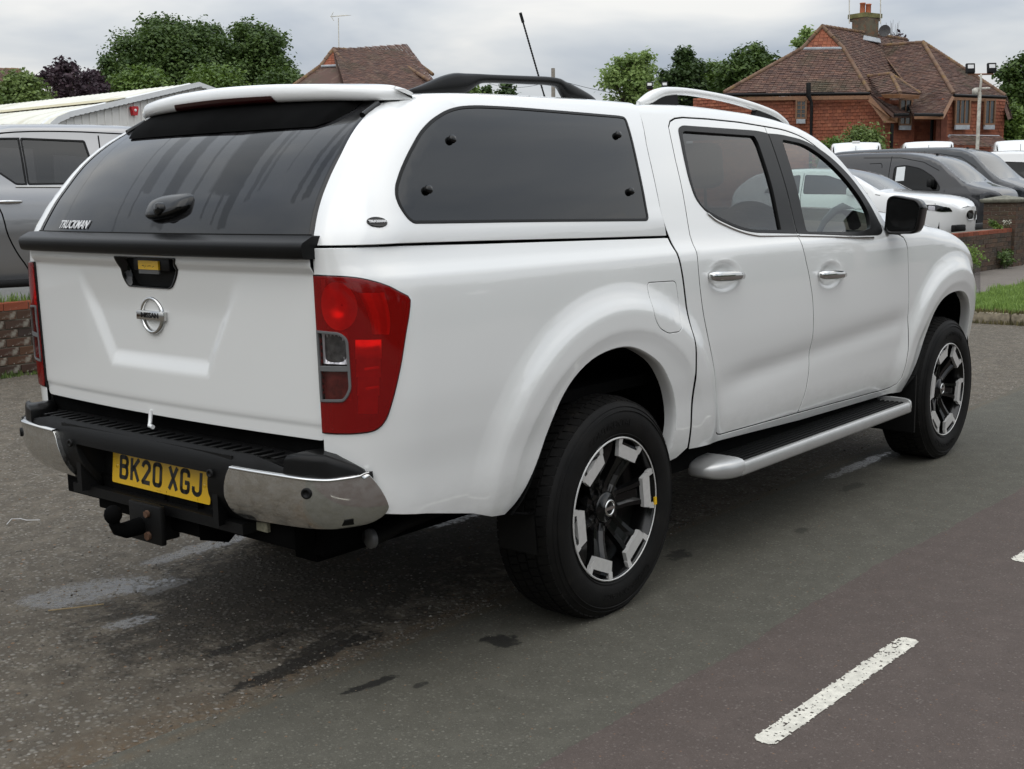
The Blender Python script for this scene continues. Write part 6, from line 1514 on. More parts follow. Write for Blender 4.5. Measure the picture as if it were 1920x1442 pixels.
# small dark van with a price sheet in its window
van_top = [(0,.9),(.03,1.45),(.10,1.70),(.4,1.765),(1.2,1.79),(1.9,1.775),(2.45,1.70),(2.75,1.60),(3.10,1.34),(3.38,1.12),(3.6,1.05),(3.85,.98),(4.0,.88),(4.08,.70)]
dwin = rnd([(1.86,1.04),(1.88,1.50),(2.1,1.535),(2.45,1.46),(2.75,1.28),(2.90,1.08),(2.90,.985)], [.05,.06,.1,.1,.1,.06,.05])
v1, v1f, v1t = vehicle('parked_van', 'small dark grey van behind the white hatchback, white price sheet in its side window', 'van', (22.5, 4.22+4.08+.55, YZ), math.radians(-92), 4.08, .87, van_top, M_dkvan,
    wins=[dwin], seams=[crv([(1.80,1.72),(1.78,1.3),(1.80,.8),(1.86,.3)], 4), crv([(3.0,1.0),(2.98,.7),(2.93,.35)], 3), rnd([(.25,1.05),(.28,1.55),(1.60,1.58),(1.66,1.05)], .05)+[(.25,1.05)], [(.1,1.655),(1.2,1.70),(2.0,1.68),(2.5,1.58),(2.85,1.40)]],
    ws=(2.62, 3.40), wheels=(.72, 3.30), wr=.31, ins=[(.1,.08),(.3,.03),(.6,0),(.9,.005),(1.05,.03),(1.3,.07),(1.6,.13),(1.9,.22)], wsm=M_vanglass)
panel('price_sheet', v1f, [(1.93,1.20),(1.94,1.49),(2.12,1.50),(2.12,1.21)], M_paper, v1, st=.1, lip=0, off=-.004)
mirror_on(v1, 2.72, .80, 1.14, M_blackm)
m = MB(); m.box((3.10, -.868, .80), (3.16, -.858, .83)); m.build('side_repeater', M_clearl, v1)
m = MB(); m.box((2.45, -.02, 1.715), (2.50, .02, 1.77)); m.build('roof_aerial', M_black, v1, bevel=.005)
for sg in (-1, 1):
    panel('headlight', v1f, rnd([(3.62,.86),(3.95,.74),(4.02,.82),(3.80,.96)], .03), M_clearl, v1, st=.05, lip=.01, off=.005, mirror=sg > 0)
m = MB()
for yy in (-.55, .05): m.tube([(3.42, yy, 1.125), (3.30, yy+.5, 1.215)], .012, 5)
m.build('wiper', M_blackm, v1)
# longer dark van behind it
big_top = [(0,1.0),(.03,1.6),(.12,1.88),(.5,1.95),(2.0,1.965),(3.0,1.95),(3.45,1.90),(3.75,1.78),(4.10,1.45),(4.40,1.20),(4.65,1.10),(4.85,1.0),(4.97,.85),(5.0,.7)]
bwin = rnd([(2.72,1.10),(2.74,1.63),(3.1,1.66),(3.5,1.55),(3.8,1.30),(3.95,1.12),(3.95,1.03)], [.05,.06,.1,.1,.1,.06,.05])
v2, v2f, v2t = vehicle('parked_van', 'long dark slate van behind the small grey van, crumpled paper in its window', 'van', (26.75, 4.6+5.0+.95, YZ+.02), math.radians(-92), 5.0, .95, big_top, M_dkvan2,
    wins=[bwin, rnd([(1.35,1.20),(1.36,1.68),(2.45,1.70),(2.46,1.18)], .05)], seams=[crv([(2.60,1.9),(2.58,1.4),(2.60,.9),(2.66,.3)], 4), crv([(4.02,1.05),(4.0,.7),(3.95,.35)], 3), [(.2,1.80),(2.0,1.85),(3.0,1.83),(3.5,1.74),(3.9,1.48)]],
    ws=(3.66, 4.42), wheels=(.9, 4.05), wr=.33, ins=[(.1,.08),(.3,.03),(.6,0),(.95,.005),(1.1,.03),(1.4,.07),(1.8,.14),(2.1,.22)], wsm=M_vanglass, glassm=M_carglass)
panel('price_sheet', v2f, [(2.82,1.40),(2.83,1.62),(3.16,1.62),(3.20,1.48),(3.10,1.38)], M_paper, v2, st=.1, lip=0, off=-.004)
mirror_on(v2, 3.72, .88, 1.30, M_blackm, 1.1)
m = MB(); m.box((3.30, -.02, 1.93), (3.36, .02, 1.985)); m.build('roof_aerial', M_black, v2, bevel=.005)
for sg in (-1, 1): panel('headlight', v2f, rnd([(4.45,.98),(4.85,.82),(4.95,.90),(4.70,1.06)], .03), M_clearl, v2, st=.05, lip=.01, off=.005, mirror=sg > 0)
# white car at the right edge
wc_top = [(0,.9),(.06,1.4),(.3,1.80),(.9,1.90),(1.6,1.92),(2.2,1.87),(2.6,1.68),(3.1,1.32),(3.5,1.15),(4.0,1.0),(4.25,.8)]
wc, wf_, wt_ = vehicle('parked_car', 'white car with a dark roof aerial just inside the right edge, beyond the slate van', 'car', (31.2, 4.9+4.25, YZ+.05), math.radians(-92), 4.25, .90, wc_top, M_wcar,
    wins=[rnd([(.55,1.22),(.80,1.62),(1.50,1.66),(1.52,1.18)], .04), rnd([(1.60,1.18),(1.58,1.67),(2.1,1.64),(2.5,1.50),(2.85,1.20)], .05)], seams=[[(1.56,1.5),(1.56,.4)]], ws=(2.35, 3.2), wheels=(.8, 3.4))
mirror_on(wc, 2.70, .85, 1.10, M_wcar, .9)
m = MB(); m.box((2.0, -.02, 1.89), (2.06, .02, 1.96)); m.build('roof_aerial', M_black, wc, bevel=.005)
# tall white vans at the back, rear doors towards us
for i, (x, y, lab) in enumerate(((35.2, 13.85, 'leftmost of the three tall white vans, beside the round bush'), (36.7, 12.0, 'middle one of the three tall white vans in front of the brick house'), (38.7, 9.7, 'rightmost of the three tall white vans, just right of the floodlight post'))):
    t_ = [(0,1.2),(.02,2.0),(.10,2.36),(.4,2.44),(2.5,2.46),(3.4,2.40),(3.9,2.1),(4.4,1.5),(4.9,1.2),(5.1,.9)]
    wv, wvf, _ = vehicle('white_van', lab, 'van', (x, y, YZ+.08), math.radians(24 if i < 2 else 20), 5.1, .90, t_, M_wcar, wins=[rnd([(3.2,1.3),(3.2,1.9),(3.7,1.85),(4.2,1.35)], .05)], seams=[[(3.0,2.3),(3.0,.5)]], ws=(3.95, 4.45), wheels=(.9, 4.1), st=.12,
        ins=[(.1,.06),(.4,.0),(1.2,.01),(1.8,.03),(2.2,.07),(2.6,.14)], group='tall white vans along the back of the yard')
    m = MB(); m.box((-.045, -.008, .5), (-.02, .008, 2.36)); m.build('rear_door_gap', M_seatg, wv)
    if i == 0: m = MB(); m.box((-.04, -.12, 2.44), (.10, .12, 2.52)); m.build('high_brake_light', M_wcar, wv, bevel=.01)
# silver pickup on the left, behind the low wall
hl_top = [(0,1.06),(.02,1.10),(1.5,1.12),(1.56,1.16),(1.66,1.50),(1.80,1.72),(2.1,1.79),(2.9,1.805),(3.4,1.77),(3.75,1.60),(4.2,1.26),(4.6,1.16),(5.0,1.08),(5.25,.95),(5.33,.75)]
hq = rnd([(1.72,1.52),(1.78,1.63),(1.90,1.685),(2.10,1.69),(2.10,1.285),(2.01,1.285),(1.90,1.37),(1.78,1.46)], [.04,.04,.03,.0,.0,.02,.05,.04])
hr = [(2.105,1.285),(2.105,1.69),(2.66,1.675),(2.72,1.29)]
hf = rnd([(2.86,1.29),(2.83,1.62),(3.2,1.60),(3.6,1.45),(3.85,1.27),(3.80,1.24)], .04)
def hilux():
    return vehicle('parked_pickup', 'silver grey double cab pickup parked behind the low brick wall at the left edge', 'pickup truck', (0, 0, 0), 0, 5.33, .93, hl_top, M_greyp,
        wins=[hq, rnd(hr, .02), hf], seams=[crv([(2.79,1.72),(2.77,1.3),(2.80,.9),(2.76,.5)], 4), crv([(1.66,1.32),(1.84,1.10),(1.90,.85),(2.02,.62),(2.15,.52),(2.76,.50)], 4), crv([(1.70,1.70),(2.2,1.745),(2.8,1.745),(3.4,1.70),(3.8,1.50)], 4), [(1.55,1.15),(1.58,.55)]],
        ws=(3.55, 4.30), rearw=(1.58, 1.78), wheels=(1.05, 4.20), wr=.38, sill=.48, glassm=M_glass_p, ins=[(.3,.10),(.45,.06),(.6,.03),(.75,.015),(.95,.0),(1.1,.012),(1.2,.03),(1.28,.055),(1.45,.10),(1.7,.19),(1.9,.26)], st=.05)
HX, hxf, _ = hilux()
def handle2(O, f, x, z, mir=False, L_=.11):
    P = f(np.array([x]), np.array([z]))[0]; m = MB(); V = []; F = []; k = 10
    pr_ = [(-L_, .005, .004, .006), (-L_*.8, .028, .008, .012), (0, .036, .009, .015), (L_*.8, .028, .008, .012), (L_, .005, .004, .006)]
    for (dx, o_, t, h_) in pr_:
        for i in range(k): an = 2*math.pi*i/k; V.append((x+dx, P[1]-o_-t*math.cos(an), z+h_*math.sin(an)))
    F = [(j*k+i, j*k+(i+1) % k, (j+1)*k+(i+1) % k, (j+1)*k+i) for j in range(4) for i in range(k)]; m.add(V, F, True); m.build('door_handle', M_chrome, O)
handle2(HX, hxf, 1.93, 1.145); handle2(HX, hxf, 2.95, 1.12)
A = np.array([(2.0,1.272),(2.4,1.268),(2.74,1.268)]); P = hxf(A[:, 0], A[:, 1]); m = MB(); m.tube([tuple(p+np.array([0, -.004, 0])) for p in P], .010, 6); m.build('chrome_strip', M_chrome, HX)
m = MB(); m.tube([(1.75,.60,1.775),(1.85,.61,1.83),(2.0,.62,1.845),(3.2,.62,1.85),(3.45,.61,1.80)], .018, 8); m.build('roof_rail', M_silver, HX)
m = MB(); m.box((1.6, -1.0, .42), (3.4, -.84, .48)); m.build('side_step', M_black, HX, bevel=.02)
HX.location = (.33, 8.05, .305); HX.rotation_euler = (0, 0, math.radians(-13))
# ------------------------------------------------------------------ buildings
def ray(px, py):
    x = (px-960)/2283.6; y = -(py-721)/2283.6
    return _r2*x+_u2*y+_f
def at(px, py, D): return np.array(CAM_LOC)+np.array(ray(px, py))*D          # survey helper: where a sighted point stands at depth D
def clip_rows(P, u, v, o, h0, h1):
    """interval of the planar polygon P between two heights along v -> (umin, umax) at the middle"""
    q = [(float(np.dot(p-o, u)), float(np.dot(p-o, v))) for p in P]; hm = (h0+h1)/2; xs = []
    for a, b in zip(q, q[1:]+q[:1]):
        if (a[1]-hm)*(b[1]-hm) < 0: xs.append(a[0]+(b[0]-a[0])*(hm-a[1])/(b[1]-a[1]))
    xs.sort(); return [(xs[i], xs[i+1]) for i in range(0, len(xs)-1, 2)]
def tiled(name, P, mat, parent, course=.11, tw=.17, thick=.026, seed=0, up=None, curve=0., gapf=.94):
    """clay tiles on a planar face: each course of small overlapping plates, joined"""
    P = [np.array(p, float) for p in P]; n = np.zeros(3)
    for i in range(len(P)): n += np.cross(P[i]-P[0], P[(i+1) % len(P)]-P[0])
    n /= np.linalg.norm(n)
    c0 = np.mean(P, 0)
    if np.dot(n, np.array(CAM_LOC)-c0) < 0: n = -n
    u = np.cross(np.array([0, 0, 1.]), n); u /= np.linalg.norm(u); v = np.cross(n, u)
    if v[2] < 0: v = -v
    o = min(P, key=lambda p: np.dot(p, v)); hs = [np.dot(p-o, v) for p in P]; H = max(hs); r = np.random.default_rng(seed)
    V = []; F = []; T_ = []; k = 0; rows = int(H/course)
    for j in range(rows+1):
        h0 = j*course; h1 = min(h0+course, H-1e-4)
        if h1-h0 < .02: continue
        for (ua, ub) in clip_rows(P, u, v, o, h0, h1):
            x = ua-(tw*.5 if j % 2 else 0)-r.uniform(0, .02)
            while x < ub:
                a, b = max(x, ua), min(x+tw*gapf, ub)
                if b-a > .02:
                    t = thick*r.uniform(.75, 1.45); hh = h1+course*.25; dz = r.uniform(-.006, .006)
                    q = [o+u*a+v*(h0+dz)+n*t, o+u*b+v*(h0+dz*.6)+n*t*r.uniform(.9, 1.1), o+u*b+v*hh+n*.002, o+u*a+v*hh+n*.002, o+u*a+v*(h0+dz)-n*.004, o+u*b+v*(h0+dz*.6)-n*.004]
                    V += q; F += [(k, k+1, k+2, k+3), (k+4, k+5, k+1, k)]; rv = r.random(); T_ += [rv, rv*.6]; k += 6
                x += tw
    o_ = part(name, np.array(V), np.array(F), mat, parent); o_['kind'] = 'stuff'
    at_ = o_.data.attributes.new('tint', 'FLOAT', 'FACE'); at_.data.foreach_set('value', np.array(T_, np.float32)); return o_
def slab_face(name, P, mat, parent, off=.0, thick=.12):
    """backing under the tiles, with thickness"""
    P = [np.array(p, float) for p in P]; n = np.zeros(3)
    for i in range(len(P)): n += np.cross(P[i]-P[0], P[(i+1) % len(P)]-P[0])
    n /= np.linalg.norm(n)
    if np.dot(n, np.array(CAM_LOC)-np.mean(P, 0)) < 0: n = -n
    m = MB(); k = len(P); V = [p+n*off for p in P]+[p+n*(off-thick) for p in P]
    m.add(V, [tuple(range(k)), tuple(range(2*k-1, k-1, -1))]+[(i, (i+1) % k, k+(i+1) % k, k+i) for i in range(k)]); return m.build(name, mat, parent)
def ridge(name, A, B, parent, r=.085, st=.24, mat=None, seed=1):
    """line of half-round tiles from A to B"""
    A = np.array(A); B = np.array(B); L = np.linalg.norm(B-A); n = max(2, int(L/st)); m = MB(); rr = np.random.default_rng(seed)
    for i in range(n):
        a = A+(B-A)*i/n; b = A+(B-A)*(i+.96)/n; m.tube([tuple(a), tuple(b)], [r*1.08, r*.88], 7)
    o = m.build(name, mat or M_tileH, parent, recalc=False); o['kind'] = 'stuff'
    t = np.repeat(rr.random(n), 9)[:len(o.data.polygons)]; t = np.resize(t, len(o.data.polygons)).astype(np.float32)
    at_ = o.data.attributes.new('tint', 'FLOAT', 'FACE'); at_.data.foreach_set('value', t); return o
def quad_window(parent, P00, P10, P11, P01, nx, ny, mat=M_glassd, fw=.05, sill=True):
    """window in a wall: corners bottom-left, bottom-right, top-right, top-left"""
    P00, P10, P11, P01 = [np.array(p, float) for p in (P00, P10, P11, P01)]
    n = np.cross(P10-P00, P01-P00); n /= np.linalg.norm(n)
    if np.dot(n, np.array(CAM_LOC)-P00) < 0: n = -n
    def pt(s, t): return P00*(1-s)*(1-t)+P10*s*(1-t)+P11*s*t+P01*(1-s)*t
    W_ = np.linalg.norm(P10-P00); H_ = np.linalg.norm(P01-P00)
    O = bpy.data.objects.new('window', None); COL.objects.link(O); O.parent = parent
    m = MB(); q = [pt(0, 0)+n*.02, pt(1, 0)+n*.02, pt(1, 1)+n*.02, pt(0, 1)+n*.02]; m.add(q, [(0, 1, 2, 3)]); m.build('pane', mat, O)
    m = MB(); a, b = fw/W_, fw/H_
    def bar(s0, t0, s1, t1, d=.06):
        q = [pt(s0, t0), pt(s1, t0), pt(s1, t1), pt(s0, t1)]; V = [p+n*.0 for p in q]+[p+n*d for p in q]; m.add(V, [(4,5,6,7), (0,1,5,4), (1,2,6,5), (2,3,7,6), (3,0,4,7)])
    bar(-a, -b, 0+a*.3, 1+b); bar(1-a*.3, -b, 1+a, 1+b); bar(0, -b, 1, b*.3); bar(0, 1-b*.3, 1, 1+b)
    for i in range(1, nx): bar(i/nx-a*.35, 0, i/nx+a*.35, 1, .05)
    for j in range(1, ny): bar(0, j/ny-b*.25, 1, j/ny+b*.25, .045)
    m.build('frame', M_frame, O)
    if sill: m = MB(); q = [pt(-.03, -b-.16/H_), pt(1.03, -b-.16/H_), pt(1.03, -b), pt(-.03, -b)]; V = [p for p in q]+[p+n*.07 for p in q]; m.add(V, [(4,5,6,7), (0,1,5,4), (1,2,6,5), (2,3,7,6), (3,0,4,7)]); m.build('sill', M_lead, O)
    return O
def at_z(px, py, z):
    d = np.array(ray(px, py)); return np.array(CAM_LOC)+d*(z-CAM_LOC[2])/d[2]
def down(p, z): return np.array([p[0], p[1], z])
# ---- red brick house on the right
H1 = thing('brick_house', 'red tile-hung house with steep brown tiled roof and big chimney behind the vans', 'house', (41, 16, .4))
Minv = Matrix.Translation((-41, -16, -.4))
def local(o):
    o.data.transform(Minv); return o
def L1(objs):
    for o in (objs if isinstance(objs, (list, tuple)) else [objs]): local(o)
def onp(px, py, A, B, C):
    """point of the plane through A, B, C seen at a survey pixel"""
    n = np.cross(np.array(B)-A, np.array(C)-A); d = np.array(ray(px, py)); o = np.array(CAM_LOC); return o+d*(np.dot(n, np.array(A)-o)/np.dot(n, d))
def face(name, P, seed, H=H1, c=.11, tw=.17):
    tiled('roof_tile', P, M_tileR, H, c, tw, .026, seed=seed); slab_face(name, P, M_tileR, H, -.03)
E1 = at(1630.5, 174, 45.3); ap = at(1541.5, 50, 47.6); rR = at(1700, 75, 52.6)
gR = onp(1581, 91, E1, ap, rR); E0 = at(1357, 175, 46.6); gL = onp(1504, 92, E1, E0, gR)
face('hip_roof', [E0, E1, gR, gL], 1)
fR = onp(1720, 172, E1, ap, rR); face('front_roof', [E1, fR, rR, ap, gR], 2)
lA = at(1679, 214, 44.0); lB = onp(1712, 214, E1, fR, lA); face('catslide_roof', [E1, lA, lB, fR], 3)
q2R, q2L = at(1730.5, 80.5, 48.8), at(1646, 87, 50.4); h2 = at(1788, 177, 44.6)
v2a = onp(1700, 160, q2R, q2L, h2); v2b = onp(1693, 177, q2R, q2L, h2); face('wing_roof', [v2b, h2, q2R, q2L, v2a], 4)
l2R = at(1768, 213, 43.2); l2L = onp(1712, 213, v2b, h2, l2R); face('wing_lower_roof', [l2L, l2R, h2, v2b], 5)
e2_ = at(1885, 181, 46.6); face('wing_hip_roof', [h2, e2_, q2R], 6)
for a, b, s in ((gL, E0, 1), (gR, E1, 2), (q2R, h2, 3), (q2R, e2_, 4)): ridge('hip_tile', np.array(a)+np.array([0, 0, .03]), np.array(b)+np.array([0, 0, .03]), H1, .08, .13, seed=s)
for a, b, s in ((ap, rR, 5), (q2L, q2R, 6), (gL, ap, 7), (gR, ap, 8)): ridge('ridge_tile', np.array(a)+np.array([0, 0, .02]), np.array(b)+np.array([0, 0, .02]), H1, .08, .30, seed=s)
ridge('valley_tile', q2L, v2a, H1, .03, .16, seed=9)
# gablet
tiled('hung_tile', [gL+(ap-gL)*.05, gR+(ap-gR)*.05, ap], M_tileW, H1, .15, .17, .015, seed=11); slab_face('gablet', [gL, gR, ap], M_wall, H1, -.03)
m = MB(); m.tube([tuple(gL), tuple(gR)], .07, 6); m.build('lead_flashing', M_lead, H1)
# walls (tile hung)
def hung(name, tl, tr, zb, seed, course=.125):
    tl = np.array(tl); tr = np.array(tr); P = [down(tl, zb), down(tr, zb), tr, tl]
    tiled('hung_tile', P, M_tileW, H1, course, .165, .030, seed=seed); slab_face(name, P, M_wall, H1, -.01, .2)
wz = .4
w1a, w1b = at(1300, 186, 46.9), at(1668, 184, 45.0)
hung('end_wall', w1a, w1b, wz, 21)
bw = [at(1631, 180, 44.75), at(1668, 220, 44.2), at(1682, 220, 44.2), at(1682, 230, 44.25), at(1658, 230, 44.4), at(1628, 190, 44.75)]
slab_face('barge_board', bw, M_fascia, H1, 0, .08)
slab_face('fascia', [at(1360, 182, 46.45), at(1632, 179, 44.8), at(1632, 186, 44.8), at(1360, 189, 46.45)], M_fascia, H1, 0, .1)
m = MB(); m.tube([tuple(at(1357, 178, 46.4)), tuple(at(1631, 175.5, 44.95))], .055, 6); m.build('gutter', M_black, H1)
w2a, w2b = at(1668, 222, 44.0), at(1716, 222, 44.3)
hung('middle_wall', at(1660, 190, 44.9), at(1716, 190, 45.3), wz, 22); hung('recess_wall', at(1708, 222, 46.0), at(1770, 222, 45.5), wz, 23); hung('wing_wall', at(1766, 186, 44.4), at(1884, 189, 46.2), wz, 24)
# cheek walls closing the recess and the far side
slab_face('return_wall', [down(at(1766, 186, 44.4), wz), down(at(1766, 186, 47.5), wz), at(1766, 200, 47.5), at(1766, 200, 44.4)], M_wall, H1, 0, .2)
slab_face('side_wall', [down(at(1884, 189, 46.2), wz), down(at(1884, 189, 56), wz), down(at(1884, 189, 56), 4.5), down(at(1884, 189, 46.2), 4.6)], M_wall, H1, 0, .2)
slab_face('fascia', [at(1787, 182, 44.4), at(1886, 186, 46.3), at(1886, 192, 46.3), at(1787, 188, 44.4)], M_fascia, H1, 0, .1)
slab_face('fascia', [at(1714, 217, 43.5), at(1768, 217, 42.95), at(1768, 223, 42.95), at(1714, 223, 43.5)], M_fascia, H1, 0, .1)
slab_face('barge_board', [at(1785, 180, 44.35), at(1790, 182, 44.4), at(1770, 222, 43.0), at(1764, 219, 42.95)], M_fascia, H1, 0, .06)
slab_face('barge_board', [at(1884, 184, 46.4), at(1889, 190, 46.5), at(1896, 218, 46.5), at(1892, 222, 46.5), at(1884, 196, 46.4)], M_fascia, H1, 0, .06)
tiled('roof_tile', [at(1884, 181, 46.6), at(1897, 222, 45.6), at(1900, 216, 48.5), at(1886, 176, 49.5)], M_tileR, H1, seed=31); slab_face('side_roof', [at(1884, 181, 46.6), at(1897, 222, 45.6), at(1900, 216, 48.5), at(1886, 176, 49.5)], M_tileR, H1, -.02)
for pa, pb in (((1789, 178.5, 44.45), (1886, 182.5, 46.4)), ((1714, 215, 43.1), (1769, 215.5, 42.95)), ((1676, 215.5, 43.9), (1704, 215, 43.9))): m = MB(); m.tube([tuple(at(*pa)), tuple(at(*pb))], .055, 6); m.build('gutter', M_black, H1)
for px, y0, y1, D in ((1673, 232, 262, 43.9), (1748, 225, 265, 45.2)): m = MB(); m.tube([tuple(at(px, y0, D)), tuple(down(at(px, y0, D), .5))], .06, 7); m.build('drainpipe', M_black, H1)
m = MB(); m.tube([tuple(at(1522, 198, 45.3)), tuple(down(at(1522, 198, 45.3), .5))], .06, 7)
m.tube([tuple(at(1516, 156, 45.3)), tuple(at(1516, 180, 45.25)), tuple(at(1521, 190, 45.3)), tuple(at(1522, 200, 45.3))], [.09, .09, .06, .06], 7); m.build('drainpipe', M_black, H1)
# windows
def win(x0, x1, y0, y1, D0, D1, nx, ny, mat=M_glassd): 
    a, b = at(x0, y1, D0), at(x1, y1, D1); c, d = at(x1, y0, D1), at(x0, y0, D0); c = np.array([b[0], b[1], c[2]]); d = np.array([a[0], a[1], d[2]]); return quad_window(H1, a, b, c, d, nx, ny, mat)
win(1494, 1510, 190, 221, 45.75, 45.65, 2, 4); win(1790, 1815, 188, 232, 44.7, 45.05, 3, 1); win(1845, 1862, 189, 232, 45.45, 45.75, 2, 1)
win(1686, 1706, 188, 233, 44.95, 45.1, 2, 1)
# dormer over the front door
d1 = at(1670, 138.5, 45.2); d0 = at(1628, 143, 46.4); d2 = at(1688, 173.5, 43.4); d3 = onp(1650, 174, d1, d0, d2); d4 = at(1726, 176, 44.2)
tiled('roof_tile', [d3, d2, d1, d0], M_tileR, H1, seed=41); slab_face('dormer_roof', [d3, d2, d1, d0], M_tileR, H1, -.02); tiled('roof_tile', [d2, d4, d1], M_tileR, H1, seed=42); slab_face('dormer_hip', [d2, d4, d1], M_tileR, H1, -.02)
ridge('ridge_tile', d0, d1, H1, .08, .3, seed=12); ridge('hip_tile', d1, d2, H1, .07, .12, seed=13); ridge('hip_tile', d1, d4, H1, .07, .12, seed=14)
slab_face('dormer_fascia', [at(1652, 177, 44.1), at(1688, 176.5, 43.15), at(1725, 179, 44.1), at(1722, 186, 44.1), at(1688, 184, 43.2), at(1658, 184, 44.0)], M_fascia, H1, 0, .05)

# porch roof low on the right, mostly behind the vans
tiled('roof_tile', [at(1776, 272, 43.0), at(1895, 276, 44.8), at(1875, 255, 45.6), at(1782, 254, 44.0)], M_tileR, H1, seed=43); m = MB(); m.tube([tuple(at(1779, 255, 44.0)), tuple(at(1873, 256, 45.6))], .05, 6); m.build('lead_flashing', M_lead, H1)
# chimney: stepped stack, cap, two pots
def stack(px0, px1, pxm, y0, y1, D, grow, mat, name):
    A, B, Cc = at(px0, y1, D+.35), at(pxm, y1, D-.25), at(px1, y1, D+.25); A[2] = B[2]; Cc[2] = B[2]
    Dd = A+Cc-B; zt_ = at(pxm, y0, D)[2]; q = [A, B, Cc, Dd]; c = sum(q)/4; q = [c+(p-c)*grow for p in q]
    m = MB(); m.add([tuple(p) for p in q]+[(p[0], p[1], zt_) for p in q], [(3,2,1,0), (4,5,6,7)]+[(i, (i+1) % 4, 4+(i+1) % 4, 4+i) for i in range(4)]); return m.build(name, mat, H1)
M_stack = _tint('old_chimney_brick', [(.10,.075,.055), (.13,.09,.06)], byrand=False, spots=[(1.5, .45, .62, (.14, .13, .09), .7), (5, .5, .6, (.20, .09, .05), .6)])
stack(1598, 1645, 1622, 60, 84, 50.2, 1.0, M_stack, 'chimney_base'); stack(1597, 1647, 1622, 36, 61, 50.2, 1.0, M_stack, 'chimney_stack'); stack(1595, 1649, 1622, 31, 37, 50.2, 1.06, M_stack, 'chimney_band'); stack(1593, 1651, 1622, 25, 31.5, 50.2, 1.12, simple('mossy_cap', (.16,.15,.06), .95, var=.4, nscale=4), 'chimney_cap')
for px in (1617, 1628):
    a = at(px, 25, 50.2); b = at(px, 6 if px < 1620 else 8, 50.2); m = MB(); m.lathe([(.11, 0), (.105, b[2]-a[2]-.05), (.125, b[2]-a[2]-.04), (.12, b[2]-a[2]), (.09, b[2]-a[2]), (.085, .1)], tuple(a), 'z', 14); m.build('chimney_pot', M_pot, H1)
slab_face('lead_apron', [at(1620, 66, 49.6), at(1650, 72, 50.2), at(1652, 80, 49.8), at(1618, 74, 49.2)], M_lead, H1, 0, .03)
for px, y0, D in ((1592.5, -40, 50.0), (1651, -40, 50.2)): m = MB(); m.tube([tuple(at(px, y0, D)), tuple(at(px, 44, D))], .022, 6); m.build('aerial_mast', M_galv, H1)
c = at(1658, 57, 49.8); m = MB(); m.lathe([(0, .0), (.12, -.02), (.24, -.06)], (0, 0, 0), 'x', 20); m.build('satellite_dish', M_seatg, H1, M=Matrix.Translation(tuple(c)) @ Matrix.Rotation(math.radians(35), 4, 'Z') @ Matrix.Rotation(math.radians(-20), 4, 'Y'))
m = MB(); m.tube([tuple(c), tuple(at(1649, 62, 50.2))], .03, 6); m.build('dish_bracket', M_steel, H1)
# ---- house in the middle distance
H2 = thing('tiled_house', 'steep brown tiled roof with a television aerial behind the hardtop of the white pickup', 'house', (35, 38, .4))
a1, a2 = at(603, 122, 54.5), at(648, 121.5, 54.0); ap2 = at(625, 92.5, 54.8); r2_ = at(758, 100, 58.5); eL2 = at(538, 168, 53.2); eM2 = at(648, 190, 52.0); eR2 = at(835, 190, 54.5)
def tl(P, s, mat=M_tileR, c=.12): tiled('roof_tile', P, mat, H2, c, .18, .02, seed=s); slab_face('roof', P, mat, H2, -.02)
tl([at(530, 175, 52.8), at(648, 200, 51.2), a2, a1], 51); tl([at(648, 200, 51.2), at(850, 200, 53.6), r2_, ap2], 52)
tl([at(716, 170, 52.6), at(810, 170, 54.0), at(722, 101, 57.0), at(716, 100, 56.8)], 53, M_tileR)
tiled('hung_tile', [a1, a2, ap2], M_tileW, H2, .15, .17, .015, seed=54); slab_face('gablet', [a1, a2, ap2], M_wall, H2, -.03)
for a, b, s in ((a1, at(530, 175, 52.8), 1), (at(735, 108, 57.0), at(806, 152, 54.6), 2), (r2_, at(812, 140, 57.0), 3)): ridge('hip_tile', a, b, H2, .09, .14, seed=s)
for a, b, s in ((ap2, r2_, 5), (a1, ap2, 6), (a2, ap2, 7)): ridge('ridge_tile', a, b, H2, .10, .3, seed=s)
for px, w_ in ((698, 1.2), (712, 2.5)): 
    m = MB(); m.tube([tuple(at(px, 103, 56.2)), tuple(at(px+1, 190, 52.2))], .035*w_, 6); m.build('valley_line', M_tileH, H2)
m = MB(); m.tube([tuple(at(603, 124.5, 54.3)), tuple(at(648, 122.5, 53.8))], .06, 6); m.build('lead_flashing', M_lead, H2)
m = MB(); m.tube([tuple(at(634.5, 34, 55.5)), tuple(at(635.5, 96, 55.5))], .022, 6); m.build('aerial_mast', M_galv, H2)
m = MB(); m.tube([tuple(at(620, 31.5, 55.3)), tuple(at(651, 28.5, 56.2))], .02, 5)
for t in np.linspace(.25, 1, 9): p = at(620+31*t, 31.5-3*t, 55.3+.9*t); m.tube([tuple(p+np.array([.16, -.1, 0])), tuple(p+np.array([-.16, .1, 0]))], .008, 4)
m.tube([tuple(at(625, 23, 55.2)), tuple(at(621, 31, 55.2)), tuple(at(626, 39, 55.2))], .015, 5); m.build('aerial_array', M_galv, H2)
m = MB(); pz = [(30.5, 30.5), (40, 33), (38, 44), (28, 41)]; m.prism([(a, b) for a, b in pz], .4, 3.4, 'z'); m.build('wall', M_wall, H2)
